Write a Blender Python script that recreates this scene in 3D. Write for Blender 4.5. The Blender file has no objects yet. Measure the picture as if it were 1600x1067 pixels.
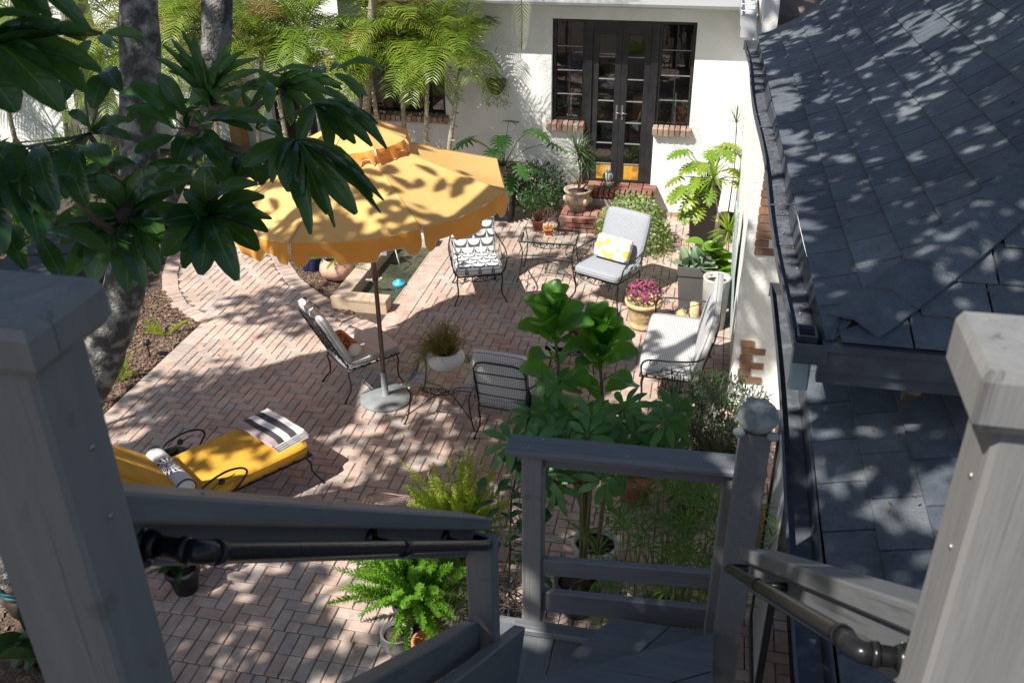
import bpy, bmesh, math, random
from mathutils import Vector, Matrix, noise
random.seed(11)
R=math.radians
SC=bpy.context.scene
COL=SC.collection
# ------------------------------------------------ camera, world, sun, exposure
def V(*a): return Vector(a)
_p,_r,_y=R(28.918),R(-0.585),R(-12.241)
fw=V(math.sin(_y)*math.cos(_p),math.cos(_y)*math.cos(_p),-math.sin(_p))
rt=V(math.cos(_y),-math.sin(_y),0); up=rt.cross(fw)
rt2=rt*math.cos(_r)+up*math.sin(_r); up2=-rt*math.sin(_r)+up*math.cos(_r)
cam=bpy.data.cameras.new('camera'); camo=bpy.data.objects.new('camera',cam); COL.objects.link(camo)
M=Matrix((rt2,up2,-fw)).transposed().to_4x4(); M.translation=V(0,0,5); camo.matrix_world=M
cam.sensor_width=36; cam.lens=1461.5/1600*36; cam.clip_start=.05; cam.clip_end=2000
cam.dof.use_dof=True; cam.dof.focus_distance=8; cam.dof.aperture_fstop=9
SC.camera=camo
LV=V(.52,.60,-1.0)                      # direction the sunlight travels
w=bpy.data.worlds.new("World"); SC.world=w; w.use_nodes=True
nt=w.node_tree; bg=nt.nodes['Background']; sk=nt.nodes.new('ShaderNodeTexSky'); sk.sky_type='NISHITA'; sk.sun_disc=False
sk.sun_elevation=math.atan2(1,math.hypot(LV.x,LV.y)); sk.sun_rotation=math.atan2(-LV.x,-LV.y)
sk.air_density=1; sk.dust_density=1.2; nt.links.new(sk.outputs[0],bg.inputs[0]); bg.inputs[1].default_value=.082
sun=bpy.data.lights.new('sun','SUN'); sun.energy=5.0; sun.angle=R(.53); sun.color=(1,.95,.885)
so=bpy.data.objects.new('sun',sun); COL.objects.link(so); so.rotation_euler=LV.to_track_quat('-Z','Y').to_euler(); so.location=(-5,-6,12)
SC.view_settings.view_transform='Standard'; SC.view_settings.look='None'; SC.view_settings.gamma=1
SC.view_settings.use_curve_mapping=False; SC.view_settings.exposure=.66
SC.render.engine='CYCLES'
try:
    SC.cycles.max_bounces=6; SC.cycles.transparent_max_bounces=10; SC.cycles.caustics_reflective=False; SC.cycles.caustics_refractive=False
except Exception: pass

# ------------------------------------------------ materials
MATS={}
def mat(name,col=(.5,.5,.5),rough=.6,col2=None,nscale=8,bump=0,bscale=30,metal=0,var=0,trans=0,spec=.5,stretch=None,detail=4,ramp=(.4,.6),coords='Object',tcol=None,coat=0):
    m=bpy.data.materials.new(name); m.use_nodes=True; MATS[name]=m
    n=m.node_tree.nodes; l=m.node_tree.links; b=n['Principled BSDF']
    b.inputs['Roughness'].default_value=rough; b.inputs['Metallic'].default_value=metal
    b.inputs['Specular IOR Level'].default_value=spec; b.inputs['Coat Weight'].default_value=coat
    tc=n.new('ShaderNodeTexCoord'); vec=tc.outputs[coords]
    if stretch:
        mp=n.new('ShaderNodeMapping'); mp.inputs['Scale'].default_value=stretch; l.new(vec,mp.inputs[0]); vec=mp.outputs[0]
    rgb=n.new('ShaderNodeRGB'); rgb.outputs[0].default_value=(*col,1); out=rgb.outputs[0]
    if col2:
        no=n.new('ShaderNodeTexNoise'); no.inputs['Scale'].default_value=nscale; no.inputs['Detail'].default_value=detail; l.new(vec,no.inputs['Vector'])
        cr=n.new('ShaderNodeValToRGB'); cr.color_ramp.elements[0].position=ramp[0]; cr.color_ramp.elements[1].position=ramp[1]
        cr.color_ramp.elements[0].color=(*col,1); cr.color_ramp.elements[1].color=(*col2,1); l.new(no.outputs[0],cr.inputs[0]); out=cr.outputs[0]
    if var:
        oi=n.new('ShaderNodeObjectInfo'); ge=n.new('ShaderNodeNewGeometry'); ad=n.new('ShaderNodeMath'); ad.operation='ADD'
        l.new(oi.outputs['Random'],ad.inputs[0]); l.new(ge.outputs['Random Per Island'],ad.inputs[1])
        fr=n.new('ShaderNodeMath'); fr.operation='FRACT'; l.new(ad.outputs[0],fr.inputs[0])
        mr=n.new('ShaderNodeMapRange'); mr.inputs[3].default_value=1-var; mr.inputs[4].default_value=1+var; l.new(fr.outputs[0],mr.inputs[0])
        hs=n.new('ShaderNodeHueSaturation'); l.new(out,hs.inputs['Color']); l.new(mr.outputs[0],hs.inputs['Value']); out=hs.outputs[0]
        m['_fr']=1
    l.new(out,b.inputs['Base Color'])
    if bump:
        nb=n.new('ShaderNodeTexNoise'); nb.inputs['Scale'].default_value=bscale; nb.inputs['Detail'].default_value=5; l.new(vec,nb.inputs['Vector'])
        bp=n.new('ShaderNodeBump'); bp.inputs['Strength'].default_value=bump; bp.inputs['Distance'].default_value=.02; l.new(nb.outputs[0],bp.inputs['Height']); l.new(bp.outputs[0],b.inputs['Normal'])
    if trans:
        t=n.new('ShaderNodeBsdfTranslucent')
        if tcol: t.inputs[0].default_value=(*tcol,1)
        else: l.new(out,t.inputs[0])
        mx=n.new('ShaderNodeMixShader'); mx.inputs[0].default_value=trans
        l.new(b.outputs[0],mx.inputs[1]); l.new(t.outputs[0],mx.inputs[2]); l.new(mx.outputs[0],n['Material Output'].inputs[0])
    return m
def leafmat(name,col,col2,rough=.35,trans=.3,tcol=None,vein=None,var=.3):
    """leaf: 'lc' attribute = (across, along, rnd)"""
    m=mat(name,col,rough,trans=trans,tcol=tcol)
    n=m.node_tree.nodes; l=m.node_tree.links; b=n['Principled BSDF']
    at=n.new('ShaderNodeAttribute'); at.attribute_name='lc'; sp=n.new('ShaderNodeSeparateXYZ'); l.new(at.outputs['Vector'],sp.inputs[0])
    oi=n.new('ShaderNodeObjectInfo'); ad=n.new('ShaderNodeMath'); l.new(oi.outputs['Random'],ad.inputs[0]); l.new(sp.outputs[2],ad.inputs[1])
    fr=n.new('ShaderNodeMath'); fr.operation='FRACT'; l.new(ad.outputs[0],fr.inputs[0])
    mx=n.new('ShaderNodeMix'); mx.data_type='RGBA'; mx.inputs[6].default_value=(*col,1); mx.inputs[7].default_value=(*col2,1); l.new(fr.outputs[0],mx.inputs[0]); out=mx.outputs[2]
    if vein:
        ab=n.new('ShaderNodeMath'); ab.operation='ABSOLUTE'; l.new(sp.outputs[0],ab.inputs[0])
        lt=n.new('ShaderNodeMapRange'); lt.inputs[1].default_value=.02; lt.inputs[2].default_value=.07; lt.inputs[3].default_value=1; lt.inputs[4].default_value=0; l.new(ab.outputs[0],lt.inputs[0])
        # side veins
        k=n.new('ShaderNodeMath'); k.operation='MULTIPLY_ADD'; k.inputs[1].default_value=-.18; l.new(ab.outputs[0],k.inputs[0]); l.new(sp.outputs[1],k.inputs[2])
        w1=n.new('ShaderNodeMath'); w1.operation='MULTIPLY'; w1.inputs[1].default_value=75; l.new(k.outputs[0],w1.inputs[0])
        sn=n.new('ShaderNodeMath'); sn.operation='SINE'; l.new(w1.outputs[0],sn.inputs[0])
        m2=n.new('ShaderNodeMix'); m2.data_type='RGBA'; m2.inputs[7].default_value=(*vein,1); l.new(lt.outputs[0],m2.inputs[0]); l.new(out,m2.inputs[6]); out=m2.outputs[2]
        bp=n.new('ShaderNodeBump'); bp.inputs['Strength'].default_value=.10; bp.inputs['Distance'].default_value=.0015; l.new(sn.outputs[0],bp.inputs['Height']); l.new(bp.outputs[0],b.inputs['Normal'])
    l.new(out,b.inputs['Base Color'])
    for nd in n:
        if nd.type=='BSDF_TRANSLUCENT' and not tcol: l.new(out,nd.inputs[0])
    return m

def palette(name,cols,rough=.85,bump=.3,bscale=60,nmix=.25,spec=.3):
    """brick-like material: colour picked per object/island from a ramp, mottled with noise"""
    m=bpy.data.materials.new(name); m.use_nodes=True; MATS[name]=m
    n=m.node_tree.nodes; l=m.node_tree.links; b=n['Principled BSDF']; b.inputs['Roughness'].default_value=rough; b.inputs['Specular IOR Level'].default_value=spec
    oi=n.new('ShaderNodeObjectInfo'); ge=n.new('ShaderNodeNewGeometry'); ad=n.new('ShaderNodeMath')
    l.new(oi.outputs['Random'],ad.inputs[0]); l.new(ge.outputs['Random Per Island'],ad.inputs[1])
    fr=n.new('ShaderNodeMath'); fr.operation='FRACT'; l.new(ad.outputs[0],fr.inputs[0])
    cr=n.new('ShaderNodeValToRGB'); e=cr.color_ramp.elements
    for i,c in enumerate(cols):
        p=i/(len(cols)-1)
        if i<2: el=e[i]; el.position=p
        else: el=e.new(p)
        el.color=(*c,1)
    l.new(fr.outputs[0],cr.inputs[0])
    geo=n.new('ShaderNodeNewGeometry'); no=n.new('ShaderNodeTexNoise'); no.inputs['Scale'].default_value=9; no.inputs['Detail'].default_value=8; no.inputs['Roughness'].default_value=.7; l.new(geo.outputs['Position'],no.inputs['Vector'])
    n2=n.new('ShaderNodeTexNoise'); n2.inputs['Scale'].default_value=1.1; n2.inputs['Detail'].default_value=3; l.new(geo.outputs['Position'],n2.inputs['Vector'])
    am=n.new('ShaderNodeMath'); am.operation='MULTIPLY_ADD'; am.inputs[1].default_value=.8; l.new(n2.outputs[0],am.inputs[0]); ab=n.new('ShaderNodeMath'); ab.operation='SUBTRACT'; ab.inputs[1].default_value=.4; l.new(no.outputs[0],ab.inputs[0]); l.new(ab.outputs[0],am.inputs[2])
    mr=n.new('ShaderNodeMapRange'); mr.inputs[1].default_value=.2; mr.inputs[2].default_value=.8; mr.inputs[3].default_value=1-nmix; mr.inputs[4].default_value=1+nmix; l.new(am.outputs[0],mr.inputs[0])
    hs=n.new('ShaderNodeHueSaturation'); l.new(cr.outputs[0],hs.inputs['Color']); l.new(mr.outputs[0],hs.inputs['Value']); l.new(hs.outputs[0],b.inputs['Base Color'])
    if name=='shingle':
        ng_=n.new('ShaderNodeTexNoise'); ng_.inputs['Scale'].default_value=420; ng_.inputs['Detail'].default_value=2; l.new(geo.outputs['Position'],ng_.inputs['Vector'])
        mg=n.new('ShaderNodeMapRange'); mg.inputs[1].default_value=.3; mg.inputs[2].default_value=.7; mg.inputs[3].default_value=.45; mg.inputs[4].default_value=1.6; l.new(ng_.outputs[0],mg.inputs[0]); h2=n.new('ShaderNodeHueSaturation'); l.new(hs.outputs[0],h2.inputs['Color']); l.new(mg.outputs[0],h2.inputs['Value']); l.new(h2.outputs[0],b.inputs['Base Color'])
    nb=n.new('ShaderNodeTexNoise'); nb.inputs['Scale'].default_value=bscale; nb.inputs['Detail'].default_value=5; l.new(geo.outputs['Position'],nb.inputs['Vector'])
    bp=n.new('ShaderNodeBump'); bp.inputs['Strength'].default_value=bump; bp.inputs['Distance'].default_value=.01; l.new(nb.outputs[0],bp.inputs['Height']); l.new(bp.outputs[0],b.inputs['Normal'])
    return m

palette('paver',[(.44,.325,.265),(.47,.36,.295),(.41,.29,.235),(.45,.355,.30),(.37,.32,.29),(.48,.375,.31),(.42,.30,.245)],nmix=.34)
palette('redbrick',[(.22,.085,.065),(.28,.125,.09),(.16,.07,.058),(.32,.19,.145),(.21,.10,.08)],nmix=.35)
palette('quoinbrick',[(.16,.10,.07),(.21,.12,.08),(.27,.155,.085),(.14,.09,.07)],nmix=.35)
palette('sillbrick',[(.40,.26,.19),(.48,.35,.27),(.30,.17,.12),(.52,.42,.34)],nmix=.35)
palette('coping',[(.50,.40,.31),(.54,.43,.34),(.47,.36,.28),(.52,.40,.28)],nmix=.25)
palette('shingle',[(.100,.118,.138),(.122,.140,.158),(.084,.100,.122),(.14,.156,.170),(.108,.126,.146)],rough=.65,bump=.9,bscale=180,nmix=.42,spec=.25)
mat('mulch',(.05,.034,.024),.98,(.19,.135,.095),70,bump=1,bscale=90,ramp=(.38,.66),detail=6)
palette('chip',[(.07,.042,.03),(.16,.10,.07),(.30,.21,.15),(.10,.065,.05),(.22,.15,.10)],rough=.95)
mat('mortar',(.36,.33,.29),.95,(.28,.25,.22),12)
mat('redmortar',(.42,.38,.35),.95)
mat('joint_sand',(.045,.036,.028),.98,(.08,.06,.045),6)
mat('soil',(.03,.02,.014),.98,(.065,.045,.03),14,bump=.8,bscale=30)
mat('stucco',(.80,.80,.77),.9,(.72,.72,.69),3,bump=.45,bscale=26,ramp=(.45,.75))
mat('fascia_grey',(.30,.32,.34),.55,(.24,.26,.28),5)
mat('wood_grey',(.125,.135,.150),.55,(.165,.172,.185),6,bump=.35,bscale=9,stretch=(9,9,1.2),ramp=(.35,.7))
mat('wood_grey_light',(.30,.295,.285),.55,(.35,.345,.335),4,bump=.25,bscale=8,stretch=(9,9,1.2))
mat('wood_grey_left',(.20,.19,.18),.55,(.24,.228,.215),4,bump=.25,bscale=8,stretch=(9,9,1.2))
mat('deck_grey',(.105,.118,.130),.6,(.15,.16,.172),5,bump=.5,bscale=9,stretch=(8,1.5,8))
mat('gutter',(.060,.068,.080),.4,(.085,.095,.11),7,bump=.1)
mat('gutter_bed',(.07,.08,.095),.7,(.16,.18,.20),16,ramp=(.5,.8))
mat('gutter_pale',(.42,.43,.44),.45)
mat('spout_pale',(.30,.37,.37),.5)
mat('black_iron',(.018,.018,.019),.4,metal=.3)
mat('pipe_black',(.022,.023,.025),.28,metal=.5,bump=.05)
mat('screw',(.35,.34,.32),.4,metal=.8)
mat('doorblack',(.020,.020,.022),.35,(.028,.028,.030),8)
mat('muntin',(.24,.24,.235),.45)
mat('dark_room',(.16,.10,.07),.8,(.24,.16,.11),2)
mat('walk_sand',(.20,.155,.125),.98,(.14,.11,.09),9)
mat('amber_reflection',(.62,.34,.05),.35,(.35,.17,.03),9,ramp=(.45,.6))  # stands in for the umbrella's yellow reflection in the door glass
mat('yellow_canvas',(.90,.60,.22),.8,(.86,.54,.18),3,trans=.28,tcol=(.90,.42,.07),bump=.08,bscale=120)
mat('backlit_canvas',(.88,.46,.10),.8,(.82,.41,.08),3,trans=.38,tcol=(1.0,.42,.05),bump=.15,bscale=14)  # oranger copy of yellow_canvas: the light shining through is put into the colour
mat('seam_canvas',(.62,.33,.08),.8)
mat('grey_piping',(.30,.30,.31),.9)
mat('gold_piping',(.50,.27,.03),.8)
mat('white_piping',(.8,.76,.68),.7)
mat('yellow_cushion',(.66,.35,.035),.85,(.60,.31,.03),5,bump=.6,bscale=9,detail=2)
mat('bronze',(.19,.13,.105),.38,metal=.5)
mat('galv',(.22,.245,.245),.6,(.18,.20,.205),9,bump=.1)
mat('terracotta',(.46,.17,.09),.8,(.53,.23,.13),9,bump=.1)
mat('terra_round',(.52,.30,.20),.85,(.60,.40,.29),7,bump=.2)
mat('blue_glaze',(.03,.10,.45),.15,coat=.5)
mat('stonepot',(.33,.24,.17),.9,(.46,.37,.28),22,bump=.6)
mat('tanpot',(.50,.36,.17),.85,(.60,.46,.25),14,bump=.4)
mat('grey_planter',(.115,.11,.11),.55,(.13,.125,.12),5)
mat('dark_planter',(.05,.045,.045),.45)
mat('cement',(.50,.49,.45),.8,(.42,.41,.37),9,bump=.15)
mat('white_bowl',(.66,.65,.62),.6,(.45,.44,.42),18,ramp=(.55,.7))
mat('turtle',(.16,.18,.18),.8,(.30,.31,.29),16,bump=.8)
mat('statue',(.42,.41,.38),.9,(.30,.30,.28),20,bump=.5)
mat('black_plastic',(.02,.02,.02),.45)
mat('stone_top',(.36,.33,.30),.75,(.44,.40,.37),30,bump=.2)
mat('stone_rim',(.09,.09,.09),.6)
mat('towel_w',(.72,.70,.69),.95,bump=.3,bscale=200)
mat('towel_k',(.055,.055,.062),.95,bump=.3,bscale=200)
mat('towel_m',(.42,.33,.33),.95,bump=.3,bscale=200)
mat('white_cloth',(.78,.76,.70),.9,bump=.2,bscale=60)
mat('cork',(.45,.33,.18),.8,(.3,.2,.1),40)
mat('blue_float',(.05,.42,.62),.35)
mat('bark',(.10,.09,.08),.95,(.40,.38,.34),11,bump=1,bscale=55,ramp=(.44,.62),detail=10)
mat('bark_lichen',(.07,.065,.06),.95,(.26,.25,.23),16,bump=1,bscale=60,ramp=(.42,.60),detail=10)
mat('palmbark',(.34,.28,.20),.9,(.45,.39,.30),6,bump=.4,stretch=(1,1,9))
mat('palmtrunk_pale',(.42,.39,.34),.9,(.34,.31,.27),4,bump=.4,stretch=(1,1,6))
mat('stem_green',(.12,.17,.05),.6,(.17,.15,.06),9)
mat('stem_brown',(.14,.095,.06),.85,(.20,.15,.10),12,bump=.3)
mat('twig_red',(.22,.10,.07),.8)
mat('root_dark',(.05,.035,.03),.9,(.09,.065,.05),12,bump=.6)
mat('ochre',(.42,.25,.10),.85)
mat('brown_roof',(.17,.13,.105),.9,(.12,.095,.08),5,bump=.4)
mat('blocker',(.5,.46,.4),.9)
mat('steel',(.3,.3,.3),.4,metal=.7)
mat('dark_cover',(.018,.022,.032),.7,(.028,.034,.046),4)
mat('teal',(.03,.16,.17),.4)
mat('wood_crate',(.33,.16,.06),.6,(.22,.10,.04),6,stretch=(1,8,1))
mat('magenta',(.22,.03,.08),.8,(.34,.07,.15),30,var=.3)
mat('redflower',(.40,.07,.04),.8,var=.3)
mat('candle',(.8,.75,.6),.5)
mat('chairwood',(.60,.26,.07),.5)
def woodpaint(name,c1,c2,stretch):
    m=mat(name,c1,.5,c2,4,bump=.14,bscale=9,stretch=stretch,ramp=(.35,.7)); n=m.node_tree.nodes; l=m.node_tree.links; b=n['Principled BSDF']
    src=b.inputs['Base Color'].links[0].from_socket; tc=n.new('ShaderNodeTexCoord'); mp=n.new('ShaderNodeMapping'); mp.inputs['Scale'].default_value=tuple(70 if s>2 else 1.6 for s in stretch); l.new(tc.outputs['Object'],mp.inputs[0])
    no=n.new('ShaderNodeTexNoise'); no.inputs['Scale'].default_value=1; no.inputs['Detail'].default_value=3; l.new(mp.outputs[0],no.inputs['Vector'])
    cr_=n.new('ShaderNodeValToRGB'); e=cr_.color_ramp.elements; e[0].position=.30; e[0].color=(.45,.45,.45,1); e[1].position=.37; e[1].color=(1,1,1,1); l.new(no.outputs[0],cr_.inputs[0])
    mx=n.new('ShaderNodeMix'); mx.data_type='RGBA'; mx.blend_type='MULTIPLY'; mx.inputs[0].default_value=.7; l.new(src,mx.inputs[6]); l.new(cr_.outputs[0],mx.inputs[7])
    # worn blotches
    n2=n.new('ShaderNodeTexNoise'); n2.inputs['Scale'].default_value=14; n2.inputs['Detail'].default_value=8; l.new(tc.outputs['Object'],n2.inputs['Vector']); c2_=n.new('ShaderNodeValToRGB'); e=c2_.color_ramp.elements; e[0].position=.64; e[0].color=(1,1,1,1); e[1].position=.72; e[1].color=(.62,.58,.52,1); l.new(n2.outputs[0],c2_.inputs[0])
    m2=n.new('ShaderNodeMix'); m2.data_type='RGBA'; m2.blend_type='MULTIPLY'; m2.inputs[0].default_value=.6; l.new(mx.outputs[2],m2.inputs[6]); l.new(c2_.outputs[0],m2.inputs[7]); l.new(m2.outputs[2],b.inputs['Base Color'])
# glass
def glass(name,tint=(1,1,1),a=.12,rough=.02):
    m=bpy.data.materials.new(name); m.use_nodes=True; MATS[name]=m; n=m.node_tree.nodes; l=m.node_tree.links
    n.remove(n['Principled BSDF']); g=n.new('ShaderNodeBsdfGlossy'); g.inputs[0].default_value=(*tint,1); g.inputs['Roughness'].default_value=rough
    t=n.new('ShaderNodeBsdfTransparent'); t.inputs[0].default_value=(*[.5+.5*c for c in tint],1)
    f=n.new('ShaderNodeFresnel'); f.inputs[0].default_value=1.5; ad=n.new('ShaderNodeMath'); ad.operation='ADD'; ad.inputs[1].default_value=a; l.new(f.outputs[0],ad.inputs[0])
    mx=n.new('ShaderNodeMixShader'); l.new(ad.outputs[0],mx.inputs[0]); l.new(t.outputs[0],mx.inputs[1]); l.new(g.outputs[0],mx.inputs[2]); l.new(mx.outputs[0],n['Material Output'].inputs[0])
glass('pane_glass',(.95,.97,1),.07); glass('table_glass',(.88,.96,.93),.03)
mat('glass_edge',(.04,.09,.075),.15)
def water():
    m=mat('water',(.035,.045,.030),.04,(.08,.085,.05),2.5); n=m.node_tree.nodes; l=m.node_tree.links; b=n['Principled BSDF']
    tc=n.new('ShaderNodeTexCoord'); wv=n.new('ShaderNodeTexNoise'); wv.inputs['Scale'].default_value=9; wv.inputs['Distortion'].default_value=1.5; l.new(tc.outputs['Object'],wv.inputs['Vector'])
    bp=n.new('ShaderNodeBump'); bp.inputs['Strength'].default_value=.6; bp.inputs['Distance'].default_value=.03; l.new(wv.outputs[0],bp.inputs['Height']); l.new(bp.outputs[0],b.inputs['Normal'])
water()
mat('splash',(.6,.65,.65),.1)
# woven check cushion (uv attribute)
def cloth(name,kind):
    m=mat(name,(.5,.5,.5),.9); n=m.node_tree.nodes; l=m.node_tree.links; b=n['Principled BSDF']
    at=n.new('ShaderNodeAttribute'); at.attribute_name='lc'
    def math_(op,a,bb=None,c=None):
        x=n.new('ShaderNodeMath'); x.operation=op
        for i,v in enumerate((a,bb,c)):
            if v is None: continue
            if isinstance(v,(int,float)): x.inputs[i].default_value=v
            else: l.new(v,x.inputs[i])
        return x.outputs[0]
    sp=n.new('ShaderNodeSeparateXYZ'); l.new(at.outputs['Vector'],sp.inputs[0]); X,Y=sp.outputs[0],sp.outputs[1]
    mx=n.new('ShaderNodeMix'); mx.data_type='RGBA'
    if kind=='check':
        a=math_('GREATER_THAN',math_('FRACT',math_('MULTIPLY',X,58)),.45); c=math_('GREATER_THAN',math_('FRACT',math_('MULTIPLY',Y,58)),.45)
        f=math_('MULTIPLY',a,c); mx.inputs[6].default_value=(.58,.58,.57,1); mx.inputs[7].default_value=(.15,.15,.16,1)
    elif kind=='plain':
        a=math_('GREATER_THAN',math_('FRACT',math_('MULTIPLY',X,60)),.5); c=math_('GREATER_THAN',math_('FRACT',math_('MULTIPLY',Y,60)),.5)
        f=math_('MULTIPLY',a,c); mx.inputs[6].default_value=(.34,.36,.39,1); mx.inputs[7].default_value=(.16,.17,.19,1)
    elif kind=='scallop':
        # rows of white half-moons with stems on charcoal; rows shifted by half a motif
        W,Hh=.165,.105
        ry=math_('DIVIDE',Y,Hh); row=math_('FLOOR',ry); fy=math_('FRACT',ry)
        odd=math_('MULTIPLY',math_('MODULO',math_('ABSOLUTE',row),2),.5)
        fx=math_('SUBTRACT',math_('FRACT',math_('ADD',math_('DIVIDE',X,W),odd)),.5); ax=math_('ABSOLUTE',fx)
        # bowl: flat top at fy=.92, round below
        dx=math_('MULTIPLY',ax,2.25); dy=math_('DIVIDE',math_('SUBTRACT',.93,fy),.72)
        rr=math_('ADD',math_('POWER',dx,2.2),math_('POWER',math_('ABSOLUTE',dy),2.0))
        bowl=math_('MULTIPLY',math_('LESS_THAN',rr,1),math_('LESS_THAN',fy,.93))
        gx=math_('SUBTRACT',.5,ax); stem=math_('LESS_THAN',gx,math_('ADD',.012,math_('MULTIPLY',math_('POWER',math_('SUBTRACT',1,fy),4),.10)))
        f=math_('MAXIMUM',bowl,stem); mx.inputs[6].default_value=(.075,.075,.078,1); mx.inputs[7].default_value=(.74,.74,.72,1)
    elif kind=='floral':
        v=n.new('ShaderNodeTexVoronoi'); v.inputs['Scale'].default_value=11; l.new(at.outputs['Vector'],v.inputs['Vector'])
        f=math_('GREATER_THAN',.52,v.outputs['Distance']); m2=n.new('ShaderNodeMix'); m2.data_type='RGBA'; m2.inputs[6].default_value=(.72,.52,.10,1); m2.inputs[7].default_value=(.45,.45,.46,1)
        se=n.new('ShaderNodeSeparateColor'); l.new(v.outputs['Color'],se.inputs[0]); l.new(math_('GREATER_THAN',se.outputs[0],.55),m2.inputs[0])
        mx.inputs[6].default_value=(.75,.72,.62,1); l.new(m2.outputs[2],mx.inputs[7])
    elif kind=='coral':
        v=n.new('ShaderNodeTexVoronoi'); v.inputs['Scale'].default_value=16; v.feature='DISTANCE_TO_EDGE'; l.new(at.outputs['Vector'],v.inputs['Vector'])
        f=math_('GREATER_THAN',.06,v.outputs['Distance']); mx.inputs[6].default_value=(.48,.15,.05,1); mx.inputs[7].default_value=(.06,.03,.03,1)
    elif kind=='fern':
        # black radiating petals on white, centre (0,.30)
        cx=math_('SUBTRACT',X,0.0); cy=math_('SUBTRACT',Y,.33); r=math_('SQRT',math_('ADD',math_('MULTIPLY',cx,cx),math_('MULTIPLY',cy,cy)))
        an=math_('ARCTAN2',cx,cy); pet=math_('GREATER_THAN',math_('SINE',math_('MULTIPLY',an,17)),-.35)
        ring=math_('GREATER_THAN',math_('FRACT',math_('MULTIPLY',r,26)),.20)
        f=math_('MULTIPLY',math_('MULTIPLY',pet,ring),math_('MULTIPLY',math_('LESS_THAN',r,.13),math_('GREATER_THAN',r,.012)))
        mx.inputs[6].default_value=(.68,.64,.62,1); mx.inputs[7].default_value=(.02,.02,.03,1)
    l.new(f,mx.inputs[0]); l.new(mx.outputs[2],b.inputs['Base Color'])
    nb=n.new('ShaderNodeTexNoise'); nb.inputs['Scale'].default_value=9; l.new(at.outputs['Vector'],nb.inputs['Vector']); bp=n.new('ShaderNodeBump'); bp.inputs['Strength'].default_value=.5; bp.inputs['Distance'].default_value=.02; l.new(nb.outputs[0],bp.inputs['Height']); l.new(bp.outputs[0],b.inputs['Normal'])
for nm,k in (('cloth_check','check'),('cloth_plain','plain'),('cloth_scallop','scallop'),('cloth_floral','floral'),('cloth_coral','coral'),('cloth_fern','fern')): cloth(nm,k)
leafmat('leaf_dark',(.016,.058,.018),(.055,.125,.028),.22,.26,(.10,.26,.03),vein=(.12,.19,.05))
leafmat('leaf_young',(.09,.20,.045),(.12,.24,.055),.35,.28,vein=(.12,.2,.06))
leafmat('leaf_fig',(.075,.21,.028),(.12,.29,.04),.28,.4,(.20,.50,.03),vein=(.16,.28,.07))
leafmat('leaf_sch',(.055,.16,.035),(.09,.22,.05),.3,.32,(.16,.4,.05),vein=(.14,.25,.07))
leafmat('leaf_mid',(.03,.085,.022),(.05,.12,.03),.4,.3)
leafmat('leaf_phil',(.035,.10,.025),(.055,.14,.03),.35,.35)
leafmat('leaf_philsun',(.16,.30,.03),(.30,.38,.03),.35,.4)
leafmat('leaf_palm',(.08,.20,.025),(.28,.33,.035),.4,.35,(.28,.38,.04))
leafmat('leaf_palmdry',(.26,.17,.05),(.32,.24,.10),.7,.3)
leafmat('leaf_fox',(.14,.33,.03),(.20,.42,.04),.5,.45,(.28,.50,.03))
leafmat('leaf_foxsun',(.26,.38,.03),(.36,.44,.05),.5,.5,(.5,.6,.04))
leafmat('leaf_bright',(.16,.32,.03),(.22,.38,.05),.4,.4)
leafmat('leaf_succ',(.13,.22,.12),(.20,.28,.16),.5,.15)
leafmat('leaf_creep',(.17,.28,.06),(.28,.36,.12),.5,.35)
leafmat('leaf_drac',(.06,.12,.05),(.12,.18,.06),.45,.3)
leafmat('leaf_shrub',(.018,.045,.016),(.035,.065,.022),.5,.2)
leafmat('leaf_bamboo',(.09,.21,.03),(.15,.28,.04),.45,.4)
leafmat('leaf_rhip',(.16,.18,.03),(.26,.22,.05),.5,.2)
leafmat('leaf_orange',(.55,.26,.04),(.6,.32,.05),.5,.3)
leafmat('leaf_tree',(.02,.06,.015),(.04,.09,.02),.4,.25)

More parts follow.
